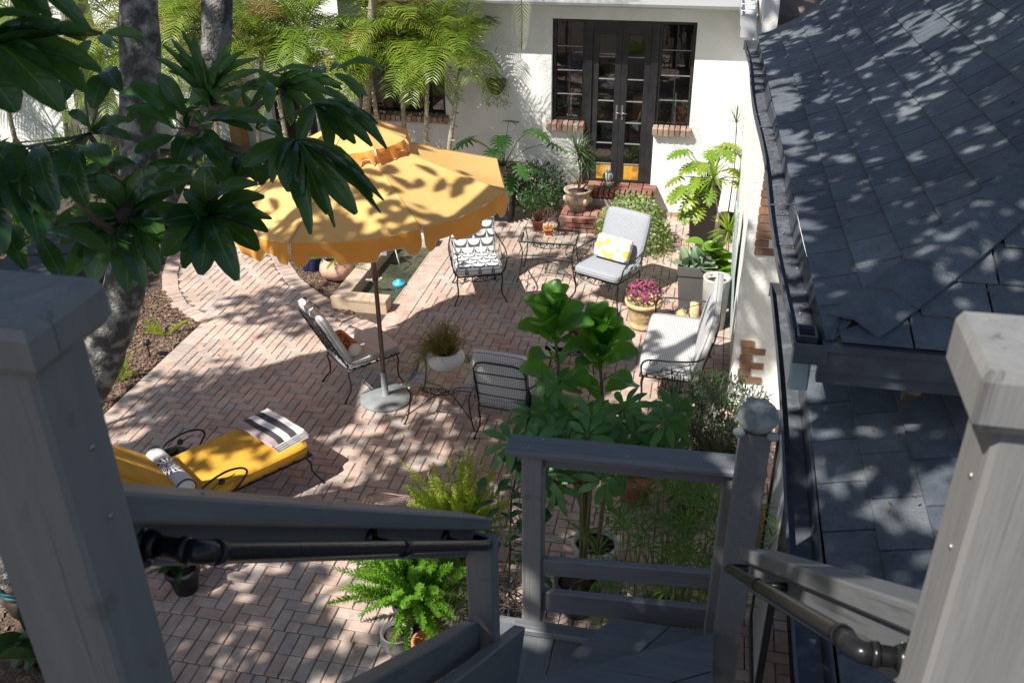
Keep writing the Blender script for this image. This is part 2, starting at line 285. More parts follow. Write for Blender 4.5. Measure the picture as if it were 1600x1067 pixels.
# ------------------------------------------------ builders
class MB:
    def __init__(s): s.v=[]; s.f=[]; s.mi=[]; s.lc=[]; s.sm=[]
    def add(s,vs,fs,mi=0,lc=None,smooth=False):
        o=len(s.v); s.v.extend([tuple(v) for v in vs]); s.lc.extend(lc if lc else [(0,0,0)]*len(vs))
        for f in fs: s.f.append(tuple(i+o for i in f)); s.mi.append(mi); s.sm.append(smooth)
    def mark(s): return len(s.v)
    def xform(s,M,a=0):
        for i in range(a,len(s.v)): s.v[i]=tuple(M@Vector(s.v[i]))
    def box(s,x0,x1,y0,y1,z0,z1,mi=0,lc=None):
        vs=[(x0,y0,z0),(x1,y0,z0),(x1,y1,z0),(x0,y1,z0),(x0,y0,z1),(x1,y0,z1),(x1,y1,z1),(x0,y1,z1)]
        s.add(vs,[(3,2,1,0),(4,5,6,7),(0,1,5,4),(1,2,6,5),(2,3,7,6),(3,0,4,7)],mi,[(v[0],v[1],v[2]) for v in vs])
    def obox(s,c,ax,ay,az,hx,hy,hz,mi=0,ch=0):
        ax,ay,az=[Vector(a).normalized() for a in (ax,ay,az)]; c=Vector(c)
        if ch:
            # chamfered around the two cross-section axes (x,z), extruded along y
            pts=[(hx-ch,-hz),(hx,-hz+ch),(hx,hz-ch),(hx-ch,hz),(-hx+ch,hz),(-hx,hz-ch),(-hx,-hz+ch),(-hx+ch,-hz)]
            vs=[c+ax*p+az*q-ay*(hy) for p,q in pts]+[c+ax*p+az*q+ay*hy for p,q in pts]
            fs=[tuple(range(7,-1,-1))[::-1],tuple(range(8,16))[::-1]]+[(i,(i+1)%8,8+(i+1)%8,8+i) for i in range(8)]
            s.add(vs,fs,mi); return
        vs=[c+ax*i*hx+ay*j*hy+az*k*hz for k in (-1,1) for i,j in ((-1,-1),(1,-1),(1,1),(-1,1))]
        s.add(vs,[(3,2,1,0),(4,5,6,7),(0,1,5,4),(1,2,6,5),(2,3,7,6),(3,0,4,7)],mi)
    def beam(s,p0,p1,w,h,upv=(0,0,1),mi=0,ch=.004):
        p0,p1=Vector(p0),Vector(p1); d=(p1-p0); L=d.length; d.normalize(); x=d.cross(Vector(upv)).normalized(); z=x.cross(d)
        s.obox((p0+p1)/2,x,d,z,w/2,L/2,h/2,mi,ch)
    def tube(s,pts,r,n=6,mi=0,closed=False,cap=True):
        pts=[Vector(p) for p in pts]; N=len(pts); rs=r if isinstance(r,(list,tuple)) else [r]*N
        vs=[]; prev=None
        for i,p in enumerate(pts):
            a=pts[i-1] if (i>0 or closed) else p; b=pts[(i+1)%N] if (i<N-1 or closed) else p
            d=(b-a); d=d.normalized() if d.length>1e-9 else Vector((0,0,1))
            if prev is None: u=d.orthogonal().normalized()
            else:
                u=prev-d*prev.dot(d); u=u.normalized() if u.length>1e-6 else d.orthogonal().normalized()
            prev=u; w_=d.cross(u)
            for k in range(n): t=2*math.pi*k/n; vs.append(p+(u*math.cos(t)+w_*math.sin(t))*rs[i])
        fs=[]; K=N if closed else N-1
        for i in range(K):
            for k in range(n): fs.append((i*n+k,i*n+(k+1)%n,((i+1)%N)*n+(k+1)%n,((i+1)%N)*n+k))
        if cap and not closed: fs.append(tuple(range(n))[::-1]); fs.append(tuple(range((N-1)*n,N*n)))
        s.add(vs,fs,mi,[(0,i//n/max(1,N-1),0) for i in range(N*n)],True)
    def lathe(s,prof,n=20,c=(0,0,0),mi=0,wob=0,cap=True):
        vs=[];c=Vector(c)
        for j,(r,z) in enumerate(prof):
            for k in range(n):
                t=2*math.pi*k/n; rr=r*(1+wob*math.sin(k*2.3+j*1.7)); vs.append(c+Vector((rr*math.cos(t),rr*math.sin(t),z)))
        fs=[(j*n+k,j*n+(k+1)%n,(j+1)*n+(k+1)%n,(j+1)*n+k) for j in range(len(prof)-1) for k in range(n)]
        if cap: fs.append(tuple(range(n))[::-1]); fs.append(tuple(range((len(prof)-1)*n,len(prof)*n)))
        s.add(vs,fs,mi,None,True)
    def ell(s,c,rx,ry,rz,n=12,m=7,mi=0,M=None,lc=None):
        vs=[];c=Vector(c)
        for j in range(m+1):
            a=math.pi*j/m-math.pi/2
            for k in range(n):
                t=2*math.pi*k/n; v=Vector((rx*math.cos(a)*math.cos(t),ry*math.cos(a)*math.sin(t),rz*math.sin(a)))
                if M: v=M@v
                vs.append(c+v)
        s.add(vs,[(j*n+k,j*n+(k+1)%n,(j+1)*n+(k+1)%n,(j+1)*n+k) for j in range(m) for k in range(n)],mi,[lc]*len(vs) if lc else None,True)
    def pad(s,w,d,h,n=10,e=4,mi=0,puff=.25,uvo=(0,0)):
        """cushion: super-ellipse slab centred on 0, uv in metres (sides keep their height)"""
        vs=[];lc=[];fs=[]
        def g(sgn):
            o=len(vs)
            for j in range(n+1):
                for i in range(n+1):
                    a=-1+2*i/n; b=-1+2*j/n
                    x=math.sin(a*math.pi/2)*.35+a*.65; y=math.sin(b*math.pi/2)*.35+b*.65
                    k=(1-abs(x)**e)*(1-abs(y)**e); z=sgn*(h/2)*(.62+.38*max(0,k)**.5*(1+puff*(1-x*x)*(1-y*y))/(1+puff))
                    if k<=1e-6: z=sgn*h*.25
                    rx=1-.06*abs(y)**6; ry=1-.06*abs(x)**6
                    vs.append((x*w/2*rx,y*d/2*ry,z)); lc.append((x*w/2+uvo[0],y*d/2+uvo[1],0))
            for j in range(n):
                for i in range(n):
                    q=(o+j*(n+1)+i,o+j*(n+1)+i+1,o+(j+1)*(n+1)+i+1,o+(j+1)*(n+1)+i); fs.append(q if sgn>0 else q[::-1])
            return o
        a=g(1); b=g(-1)
        ring=[i for i in range(n+1)]+[(j)*(n+1)+n for j in range(1,n+1)]+[n*(n+1)+i for i in range(n-1,-1,-1)]+[j*(n+1) for j in range(n-1,0,-1)]
        for q in range(len(ring)): r0,r1=ring[q],ring[(q+1)%len(ring)]; fs.append((b+r0,b+r1,a+r1,a+r0))
        s.ring=[vs[a+i] for i in ring]; s.ring2=[vs[b+i] for i in ring]
        s.add(vs,fs,mi,lc,True)
    def leaf(s,b,t,w,up=(0,0,1),n=5,droop=.12,fold=.15,mi=0,prof=None,rnd=None):
        b,t=Vector(b),Vector(t); d=t-b; L=d.length
        if L<1e-6: return
        d/=L; x=d.cross(Vector(up)); x=x.normalized() if x.length>1e-4 else d.orthogonal().normalized(); z=x.cross(d)
        rnd=random.random() if rnd is None else rnd; vs=[];lc=[]
        for i in range(n+1):
            u=i/n; hw=w/2*(prof(u) if prof else math.sin(math.pi*min(1,(u*.94+.03)))**.75)
            c=b+d*(L*u)+z*(droop*L*(4*u*(1-u)-0*u))
            for a in (-1,0,1): vs.append(c+x*(a*hw)+z*(abs(a)*hw*fold)); lc.append((a,u,rnd))
        s.add(vs,[(3*i+k,3*i+k+1,3*i+k+4,3*i+k+3) for i in range(n) for k in (0,1)],mi,lc,True)
    def blade(s,b,t,w,up=(0,0,1),mi=0,rnd=None,droop=.1):
        """cheap 2-quad leaf"""
        b,t=Vector(b),Vector(t); d=t-b; x=d.cross(Vector(up)); x=x.normalized() if x.length>1e-5 else d.orthogonal().normalized()
        z=x.cross(d.normalized()); rnd=random.random() if rnd is None else rnd; m=(b+t)/2+z*(d.length*droop)
        s.add([b,m-x*w/2,t,m+x*w/2],[(0,1,2,3)],mi,[(0,0,rnd),(-1,.5,rnd),(0,1,rnd),(1,.5,rnd)],True)
    def data(s,name,mats):
        me=bpy.data.meshes.new(name); me.from_pydata(s.v,[],s.f)
        for m in (mats if isinstance(mats,(list,tuple)) else [mats]): me.materials.append(MATS[m])
        me.polygons.foreach_set('material_index',s.mi); me.polygons.foreach_set('use_smooth',s.sm)
        a=me.attributes.new('lc','FLOAT_VECTOR','POINT'); a.data.foreach_set('vector',[c for t in s.lc for c in t])
        me.update(); return me
    def build(s,name,mats,parent=None,stuff=False,label=None):
        o=bpy.data.objects.new(name,s.data(name,mats)); COL.objects.link(o)
        if parent is not None:
            o.parent=parent
        if stuff: o['kind']='stuff'
        if label: o['label']=label
        return o
def cr(pts,k=5):
    P=[Vector(p) for p in pts]; out=[]
    for i in range(len(P)-1):
        a=P[max(0,i-1)];b=P[i];c=P[i+1];d=P[min(len(P)-1,i+2)]
        for j in range(k):
            t=j/k; out.append(.5*((2*b)+(c-a)*t+(2*a-5*b+4*c-d)*t*t+(3*b-a-3*c+d)*t**3))
    out.append(P[-1]); return out
def thing(name,label,cat,loc=(0,0,0),rz=0,group=None):
    o=bpy.data.objects.new(name,None); COL.objects.link(o); o.location=loc; o.rotation_euler=(0,0,rz); o.empty_display_size=.1
    o['label']=label; o['category']=cat
    if group: o['group']=group
    return o
def wthing(name,label,cat,loc,group=None):
    """thing whose parts are given in world coordinates: parts are shifted back by loc"""
    t=thing(name,label,cat,loc,0,group); return t
def wbuild(mb,name,mats,parent,stuff=False,label=None):
    l=parent.location
    mb.v=[(v[0]-l[0],v[1]-l[1],v[2]-l[2]) for v in mb.v]
    return mb.build(name,mats,parent,stuff,label)
def inst(me,name,parent,M,label=None):
    o=bpy.data.objects.new(name,me); COL.objects.link(o); o.parent=parent
    if parent is not None: M=Matrix.Translation(-Vector(parent.location))@M
    o.matrix_basis=M
    if label: o['label']=label
    return o
def struct(mb,name,mats,parent=None):
    o=mb.build(name,mats,parent); o['kind']='structure'; return o
def copy_tree(o,parent=None):
    c=o.copy(); COL.objects.link(c); c.parent=parent
    for ch in o.children: copy_tree(ch,c)
    return c
def rnd(a,b): return random.uniform(a,b)
def leafM(b,t,w,upv,thick=1):
    b,t=Vector(b),Vector(t); d=t-b; L=d.length; d=d/L; x=d.cross(Vector(upv)); x=x.normalized() if x.length>1e-4 else d.orthogonal().normalized(); z=x.cross(d)
    m=Matrix((x*w,d*L,z*L*thick)).transposed().to_4x4(); m.translation=b; return m
# ================================================= SETTING
g=MB(); g.box(-60,60,-40,90,-.06,-.03); ground=struct(g,'ground','soil')
g=MB(); g.box(-11,3.5,-2,16,-.028,-.014); struct(g,'paving_bed','joint_sand')

def inpoly(x,y,P):
    c=False; n=len(P)
    for i in range(n):
        x1,y1=P[i]; x2,y2=P[i-1]
        if (y1>y)!=(y2>y) and x<(x2-x1)*(y-y1)/(y2-y1)+x1: c=not c
    return c
# one bevelled paver mesh (long along X), shared
def paver_mesh(L,W,h=.05,b=.004):
    m=MB(); a,c=L/2,W/2
    vs=[(sx*a,sy*c,-h) for sx,sy in ((-1,-1),(1,-1),(1,1),(-1,1))]+[(sx*a,sy*c,-b) for sx,sy in ((-1,-1),(1,-1),(1,1),(-1,1))]+[(sx*(a-b),sy*(c-b),0) for sx,sy in ((-1,-1),(1,-1),(1,1),(-1,1))]
    fs=[(8,9,10,11)]+[(i,(i+1)%4,4+(i+1)%4,4+i) for i in range(4)]+[(4+i,4+(i+1)%4,8+(i+1)%4,8+i) for i in range(4)]
    m.add(vs,fs); return m
PMB=paver_mesh(.1930,.0930,b=.005); PME=PMB.data('paver','paver')
def lay(name,items,limit=300,z=0,key=None,me=PME,mb=PMB,mtl='paver',pname='paver'):
    """items: (x,y,rot). nearest 'limit' become parts, the rest one stuff mesh"""
    base=bpy.data.objects.new(name,None); COL.objects.link(base); base['kind']='structure'
    items=sorted(items,key=key or (lambda t:math.hypot(t[0],t[1])))
    for i,(x,y,a) in enumerate(items[:limit]):
        M=Matrix.Translation((x,y,z+rnd(-.0028,.0028)))@Matrix.Rotation(a+rnd(-.014,.014),4,'Z')@Matrix.Rotation(rnd(-.010,.010),4,'X')
        inst(me,pname,base,M)
    if len(items)>limit:
        m=MB()
        for x,y,a in items[limit:]:
            M=Matrix.Translation((x,y,z+rnd(-.0028,.0028)))@Matrix.Rotation(a+rnd(-.014,.014),4,'Z')@Matrix.Rotation(rnd(-.010,.010),4,'X')
            o=m.mark(); m.add(mb.v,mb.f); m.xform(M,o)
        m.build(pname,mtl,base,True)
    return base
def herring(P,x0,x1,y0,y1,ox=0,oy=0,half=None):
    out=[];cov=set()
    for i in range(int((x0-ox)/.1)-2,int((x1-ox)/.1)+3):
        for j in range(int((y0-oy)/.1)-2,int((y1-oy)/.1)+3):
            m=(i+j)%4
            if m==0: x,y,a=ox+(i+1)*.1,oy+(j+.5)*.1,0
            elif m==2: x,y,a=ox+(i+.5)*.1,oy+(j+1)*.1,R(90)
            else: continue
            dx,dy=(.08,.035) if a==0 else (.035,.08)
            if all(inpoly(x+sx*dx,y+sy*dy,P) for sx in (-1,1) for sy in (-1,1)):
                out.append((x,y,a)); cov.add((i,j)); cov.add((i+1,j) if a==0 else (i,j+1))
    if half is not None:
        for i in range(int((x0-ox)/.1)-2,int((x1-ox)/.1)+3):
            for j in range(int((y0-oy)/.1)-2,int((y1-oy)/.1)+3):
                x,y=ox+(i+.5)*.1,oy+(j+.5)*.1
                if (i,j) not in cov and inpoly(x,y,P): half.append((x,y,0))
    return out
left_curve=[(-5.33,8.57),(-5.72,8.66),(-6.08,8.88),(-6.42,9.27),(-6.68,9.7),(-6.9,10.2),(-7.15,11),(-7.3,12),(-7.9,13.2),(-9.2,14.2)]
right_curve=[(-3.5,8.95),(-3.85,9.12),(-4.2,9.38),(-4.55,9.66),(-4.88,9.95),(-5.2,10.35),(-5.5,10.8),(-5.75,11.4),(-6.0,12.2),(-6.5,12.9),(-8.2,13.0)]
patioP=[(-5.33,5.1),(-5.33,8.37),(-3.3,8.37),(-3.3,12.6),(-3.3,12.98),(.44,12.98),(.44,8.0),(.9,8.0),(.9,4.38),(-4.1,4.38),(-4.1,5.1)]
HM=paver_mesh(.0930,.0930,b=.005); HME=HM.data('half_paver','paver'); hv=[]
it=herring(patioP,-5.4,1,4.3,13,ox=-5.33,oy=4.38,half=hv)
lay('patio_half_bricks',hv,300,me=HME,mb=HM,pname='half_paver')
# bricks that show largest: nearest to the camera and inside the view
lay('patio',it,300,key=lambda t: math.hypot(t[0]+1.9,(t[1]-5.0)*.75))
bd=[]
y=4.38
for k in range(int((12.9-8.6)/.1)): bd.append((-3.4,8.62+k*.1,0))
for k in range(int((8.57-5.1)/.1)+1): bd.append((-5.43,5.15+k*.1,0))
for k in range(20): bd.append((-5.28+k*.1,8.47,R(90)))
for k in range(40): bd.append((-4.05+k*.1,4.28,R(90)))
lay('patio_border',bd,300)
lo=[]
for j in range(9):
    for k in range(34):
        x=-3.75+j*.04+k*.1; yy=4.08-j*.2
        if yy>2.2 and not (-1.1<x and yy<3.4): lo.append((x,yy-0.0,R(90)))
lay('lower_paving',lo,300)
def curve_border(C,side,n=999):
    out=[];acc=0
    for (x0,y0),(x1,y1) in zip(C,C[1:]):
        d=math.hypot(x1-x0,y1-y0); tx,ty=(x1-x0)/d,(y1-y0)/d; s=acc
        while s<d:
            out.append((x0+tx*s+side*ty*.1,y0+ty*s-side*tx*.1,math.atan2(ty,tx)+R(90))); s+=.103
        acc=s-d
    return out
wb=curve_border(left_curve,1)+curve_border(right_curve,-1)
def offs(C,d):
    out=[]
    for i,(x,y) in enumerate(C):
        a=C[max(0,i-1)];b=C[min(len(C)-1,i+1)];t=math.hypot(b[0]-a[0],b[1]-a[1]); out.append((x+(b[1]-a[1])/t*d,y-(b[0]-a[0])/t*d))
    return out
walkP=[(-5.3,8.57)]+offs(left_curve,.21)[1:]+offs(right_curve,-.21)[::-1][:-1]+[(-3.5,8.57)]
lay('garden_walk_border',wb,300)
hv=[]
lay('garden_walk',herring(walkP,-9.5,-3.3,8.4,14.5,ox=-5.33,oy=4.42,half=hv),300)
lay('garden_walk_half_bricks',hv,300,me=HME,mb=HM,pname='half_paver',z=-.004)
# mulch chips
def chips(name,P,n,zz=-.012,s=(.02,.06)):
    m=MB(); xs=[p[0] for p in P]; ys=[p[1] for p in P]; k=0; tries=0
    while k<n and tries<n*12:
        tries+=1
        x,y=rnd(min(xs),max(xs)),rnd(min(ys),max(ys))
        if not inpoly(x,y,P): continue
        a=rnd(0,6.28); L=rnd(*s)/2; w_=rnd(.004,.011); t=rnd(-.4,.4); z=zz+rnd(0,.018)
        c,sn=math.cos(a),math.sin(a)
        q=[(x-c*L-sn*w_,y-sn*L+c*w_,z-t*L),(x-c*L+sn*w_,y-sn*L-c*w_,z-t*L-.003),(x+c*L+sn*w_,y+sn*L-c*w_,z+t*L),(x+c*L-sn*w_,y+sn*L+c*w_,z+t*L+.003)]
        m.add(q+[(v[0],v[1],v[2]-.012) for v in q],[(0,1,2,3),(0,4,5,1),(2,6,7,3)]); k+=1
    m.build(name,'chip',None,True)
    o=bpy.data.objects[-1] if False else None
def mulch(P,n,base_z=-.013):
    g=MB(); 
    vs=[(x,y,base_z) for x,y in P]; g.add(vs,[tuple(range(len(P)))]); b=g.build('mulch_bed','mulch'); b['kind']='structure'
    chips('bark_chips',P,n)
mulch([(-5.55,5.1),(-5.55,8.55)]+left_curve[:7]+[(-10.5,11.5),(-10.5,4.5),(-8,2)],9000,-.010)
mulch(right_curve[:9]+[(-6.0,13),(-3.6,13),(-3.6,11.42),(-4.19,11.42),(-4.19,9.2),(-3.6,9.0)],4500,-.009)
g=MB(); g.add([(x,y,-.0115) for x,y in walkP],[tuple(range(len(walkP)))]); struct(g,'walk_bed','walk_sand')
chips('bark_chips',[(-5.56,5.6),(-5.56,8.55),(-5.75,8.7),(-6.05,8.9),(-6.4,9.3),(-6.9,9.3),(-6.6,6.2)],9000,-.009)
chips('bark_chips',right_curve[:5]+[(-4.19,10.6),(-4.19,9.2),(-3.6,9.0)],3500,-.008)
mulch([(-8,2),(-5.4,5.1),(-4.1,5.1),(-4.1,4.38),(-3.9,4.15),(-3.55,2.4),(-3.5,1)],3500,-.011)

# fountain basin with coping bricks
ft=thing('fountain_basin','low rectangular water basin with pale brick coping beside the patio','fountain',(-3.75,10.2,0))
m=MB()
for a in ((-4.18,-4.0,9.22,11.4),(-4.0,-3.5,9.22,9.4),(-4.0,-3.5,11.2,11.4)): m.box(*a,-.02,.118)
wbuild(m,'basin_wall','coping',ft)
m=MB(); m.box(-4.0,-3.505,9.4,11.2,-.026,-.006); wbuild(m,'water','water',ft)
cb=MB(); cb.obox((0,0,0),(1,0,0),(0,1,0),(0,0,1),.0965,.048,.02,0,.005); CBM=cb.data('coping_brick','coping')
for k in range(22): inst(CBM,'coping_brick',ft,Matrix.Translation((-4.09,9.27+k*.1,.14+rnd(-.002,.002))))
for k in range(5): inst(CBM,'coping_brick',ft,Matrix.Translation((-3.56-k*.1+.01,9.31,.138))@Matrix.Rotation(R(90),4,'Z'))
m=MB(); m.box(-3.515,-3.50,9.4,11.2,-.3,-.002); wbuild(m,'inner_edge','coping',ft)
sp=thing('fountain_spout','small pale stone spout block pouring water into the basin','fountain spout',(-3.98,10.55,.16))
m=MB(); m.obox((0,0,.12),(1,0,0),(0,1,0),(0,0,1),.07,.07,.12,0,.01); m.lathe([(.05,.24),(.075,.26),(.06,.30),(.02,.33)],12); m.build('block','statue',sp)
m=MB(); m.tube([(.05,-.02,.17),(.13,-.05,.17),(.20,-.09,.10),(.26,-.13,-.1)],[.008,.007,.008,.012],6); m.build('water_jet','splash',sp)
sp=thing('basin_ornament','little pale bird ornament on a stake in the water by the umbrella pole','ornament',(-3.80,9.75,-.008))
m=MB(); m.tube([(0,0,0),(0,0,.14)],.006); m.ell((0,0,.17),.07,.035,.035,10,6); m.ell((.07,0,.20),.022,.02,.02,8,5); m.box(-.13,-.06,-.012,.012,.16,.175); m.build('bird','statue',sp)
m=MB(); m.lathe([(.0,.075),(.03,.07),(.035,.045),(.075,.04),(.08,.02),(.075,-.01),(0,-.02)],16,cap=False); o=m.build('pool_float','blue_float'); o.location=(-3.60,10.0,.0); o['label']='round turquoise floating dispenser in the fountain water'; o['category']='float'

# ------------------------------------------------ main house (facade at y=13)
house=thing('house','white stucco house with black french doors and brick sills facing the patio','house',(-2,13,0))
m=MB(); F0,F1=13.0,13.28
for a in ((-5.29,-5.09,0,2.93),(-5.09,-3.77,0,1.26),(-5.09,-3.77,2.6,2.93),(-3.77,-2.22,0,2.93),(-2.22,-1.76,0,1.25),(-.76,-.28,0,1.25),(-.28,2.0,0,2.93),(-2.22,-.28,2.7,2.93)):
    m.box(a[0],a[1],F0,F1,a[2],a[3])
m.box(-5.29,-5.05,F1,14.6,0,2.93)
wbuild(m,'wall','stucco',house)
m=MB(); m.box(-9.6,-7.3,14.6,14.85,0,2.93); m.box(-6.5,-5.29,14.6,14.85,0,2.93); m.box(-7.3,-6.5,14.6,14.85,2.1,2.93); wbuild(m,'wing_wall','stucco',house)
m=MB(); m.box(-7.3,-6.5,14.72,14.8,0,2.1); wbuild(m,'dark_door','doorblack',house)
m=MB(); m.box(-7.98,-7.78,14.3,14.55,0,2.93); wbuild(m,'ochre_column','ochre',house)
m=MB(); m.box(-5.29,2.0,12.68,13.0,2.934,2.97); m.box(-5.29,2.0,12.64,12.68,2.93,3.05); wbuild(m,'eave_board','fascia_grey',house)
m=MB()
pr=[(12.64,3.06),(12.56,3.06),(12.55,2.98),(12.565,2.945),(12.60,2.925),(12.64,2.925)]
xs=[-5.5,.36]; vs=[(x,y,z) for x in xs for y,z in pr]; m.add(vs,[(i,i+1,7+i,6+i) for i in range(5)]+[(0,1,2,3,4,5),(11,10,9,8,7,6)]); wbuild(m,'eave_gutter','gutter_pale',house)
m=MB(); vs=[(-5.6,12.6,3.05),(.4,12.6,3.05),(.4,18,6.2),(-5.6,18,6.2)]; m.add(vs+[(v[0],v[1],v[2]-.08) for v in vs],[(0,1,2,3),(7,6,5,4),(0,4,5,1),(1,5,6,2),(2,6,7,3),(3,7,4,0)]); wbuild(m,'roof','shingle',house)
# brick footing course at wall base
fb=MB(); fb.obox((0,0,0),(1,0,0),(0,1,0),(0,0,1),.046,.03,.03,0,.003); FBM=fb.data('footing_brick','sillbrick')
for k in range(28): inst(FBM,'footing_brick',house,Matrix.Translation((-.68+k*.1-.0,12.985,.03)) if k<11 else Matrix.Translation((-3.7+(k-11)*.1,12.985,.03)))
# window sills of angled rowlock bricks
sb=MB(); sb.obox((0,0,0),(1,0,0),(0,1,0),(0,0,1),.032,.075,.048,0,.005); SBM=sb.data('brick','sillbrick')
def sill(x0,x1,z,name='brick_sill'):
    s=MB(); s.box(x0,x1,12.95,13.1,z-.07,z+.005); so_=wbuild(s,name,'mortar',house)
    n=int(round((x1-x0)/.078))
    for k in range(n):
        o=bpy.data.objects.new('brick',SBM); COL.objects.link(o); o.parent=so_
        o.location=Vector((x0+(k+.5)*(x1-x0)/n,12.985+rnd(-.004,.004),z-.022))-Vector(house.location); o.rotation_euler=(R(10)+rnd(-.03,.03),0,rnd(-.02,.02))
sill(-2.28,-1.74,1.27); sill(-.78,-.24,1.27); sill(-5.14,-3.72,1.28)
# windows
def window(x0,x1,z0,z1,cols,rows,y=13.10,name='window',fr=.035):
    m=MB(); m.box(x0,x0+fr,y-.03,y+.03,z0,z1); m.box(x1-fr,x1,y-.03,y+.03,z0,z1); m.box(x0+fr,x1-fr,y-.03,y+.03,z0,z0+fr); m.box(x0+fr,x1-fr,y-.03,y+.03,z1-fr,z1)
    W=wbuild(m,name,'doorblack',house)
    xs=[x0+fr+(x1-x0-2*fr)*i/cols for i in range(cols+1)]; zs=[z0+fr+(z1-z0-2*fr)*i/rows for i in range(rows+1)]
    hl=Vector(house.location)
    for i in range(cols):
        for j in range(rows):
            p=MB(); a,b,c,d=xs[i]+.006,xs[i+1]-.006,zs[j]+.006,zs[j+1]-.006
            p.add([(a-hl.x,y-hl.y,c),(b-hl.x,y-hl.y,c),(b-hl.x,y-hl.y,d),(a-hl.x,y-hl.y,d)],[(0,1,2,3)]); p.build('pane','pane_glass',W)
    mm=MB()
    for i in range(1,cols): mm.box(xs[i]-.008-hl.x,xs[i]+.008-hl.x,y-.012-hl.y,y+.012-hl.y,z0+fr,z1-fr)
    mm.build('glazing_bar','doorblack',W)
    for j in range(1,rows): mm=MB(); mm.box(x0+fr-hl.x,x1-fr-hl.x,y-.018-hl.y,y+.010-hl.y,zs[j]-.005,zs[j]+.005); mm.build('crossbar','muntin',W)
    return W
window(-2.2,-1.76,1.31,2.69,2,4); window(-.76,-.29,1.27,2.69,2,4)
window(-5.07,-3.79,1.29,2.59,4,3,y=13.12)
# french doors: outer posts, two leaves
m=MB(); m.box(-1.757,-1.66,13.04,13.16,.42,2.69); m.box(-.86,-.763,13.04,13.16,.42,2.69); m.box(-1.66,-.86,13.04,13.16,2.60,2.69); wbuild(m,'door_frame','doorblack',house)
def leafdoor(x0,x1,hx):
    st=.085; y=13.09; z0,z1=.44,2.597; hl=Vector(house.location)
    m=MB(); m.box(x0,x0+st,y-.025,y+.025,z0,z1); m.box(x1-st,x1,y-.025,y+.025,z0,z1); m.box(x0+st,x1-st,y-.025,y+.025,z0,z0+.03); m.box(x0+st,x1-st,y-.025,y+.025,z1-.09,z1)
    D=wbuild(m,'french_door','doorblack',house); a,b=x0+st,x1-st
    zs=[.70+(z1-.09-.70)*i/6 for i in range(7)]
    for j in range(6):
        p=MB(); p.add([(a-hl.x,y-hl.y,zs[j]+.01),(b-hl.x,y-hl.y,zs[j]+.01),(b-hl.x,y-hl.y,zs[j+1]-.01),(a-hl.x,y-hl.y,zs[j+1]-.01)],[(0,1,2,3)]); p.build('pane','pane_glass',D)
    for j in range(0,6): mm=MB(); mm.box(a-hl.x,b-hl.x,y-.02-hl.y,y+.02-hl.y,zs[j]-.006,zs[j]+.006); mm.build('crossbar','muntin',D)
    mm=MB(); mm.box(a-hl.x,b-hl.x,y-.01-hl.y,y+.01-hl.y,.47,.69); mm.build('reflection_pane','amber_reflection',D)  # bottom pane with the umbrella's reflection painted on as amber
    mm=MB(); mm.box(hx-.012-hl.x,hx+.012-hl.x,y-.035-hl.y,y-.024-hl.y,1.35,1.55); mm.tube([(hx-hl.x,y-.03-hl.y,1.45),(hx-hl.x,y-.06-hl.y,1.45),(hx+.07-hl.x,y-.06-hl.y,1.44)],.007); mm.build('handle','steel',D)
leafdoor(-1.657,-1.262,-1.30); leafdoor(-1.258,-.863,-1.22)
# interior
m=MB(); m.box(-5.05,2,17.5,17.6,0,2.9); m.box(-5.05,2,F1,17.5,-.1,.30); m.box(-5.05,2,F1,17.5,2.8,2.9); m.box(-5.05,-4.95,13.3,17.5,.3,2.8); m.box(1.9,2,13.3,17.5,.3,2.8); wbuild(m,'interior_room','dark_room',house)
for x in (-1.97,-.50):
    c=thing('candlestick','tall cream candle in a holder behind the %s window of the french doors'%('left' if x<-1 else 'right'),'candlestick',(x,13.22,1.27),0,'candlesticks behind the side windows')
    m=MB(); m.lathe([(.05,0),(.05,.015),(.015,.03),(.022,.08),(.012,.13),(.028,.18)],12); m.build('holder','white_bowl',c); m=MB(); m.tube([(0,0,.18),(0,0,.45)],.012,8); m.build('candle','candle',c)
def bow(n_,lab,cat,x,w_,h,mt):
    c=thing(n_,lab,cat,(x,13.45,1.26)); m=MB(); m.lathe([(.05,0),(w_*.8,h*.3),(w_,h),(w_*.93,h),(w_*.7,h*.35),(.0,.03)],16,cap=False); m.build('bowl',mt,c); m=MB(); m.box(-.22,.22,-.14,.14,-.05,-.002); m.build('shelf','chairwood',c)
bow('orange_bowl','orange bowl on the ledge inside the left window','bowl',-1.95,.12,.09,'chairwood')
bow('wooden_vase','round orange wooden jar on the ledge inside the right window','jar',-.38,.10,.22,'chairwood')
ch=thing('dining_chair','brown wooden dining chair seen dimly through the french doors','chair',(-1.0,14.6,.3))
m=MB(); m.box(-.22,.22,-.22,.22,.43,.47); m.build('seat','chairwood',ch); m=MB(); m.box(-.22,.22,.2,.23,.6,.95); m.build('backrest','chairwood',ch)
for sx in (-.2,.2):
    for sy in (-.2,.2): m=MB(); m.box(sx-.02,sx+.02,sy-.02,sy+.02,0,.43); m.build('leg','chairwood',ch)
tb=thing('dining_table','dark wooden table standing inside behind the french doors','table',(-1.3,15.4,.3))
m=MB(); m.box(-.8,.8,-.4,.4,.70,.75); m.build('tabletop','stem_brown',tb)
for sx in (-.7,.7):
    for sy in (-.3,.3): m=MB(); m.box(sx-.03,sx+.03,sy-.03,sy+.03,0,.70); m.build('leg','stem_brown',tb)

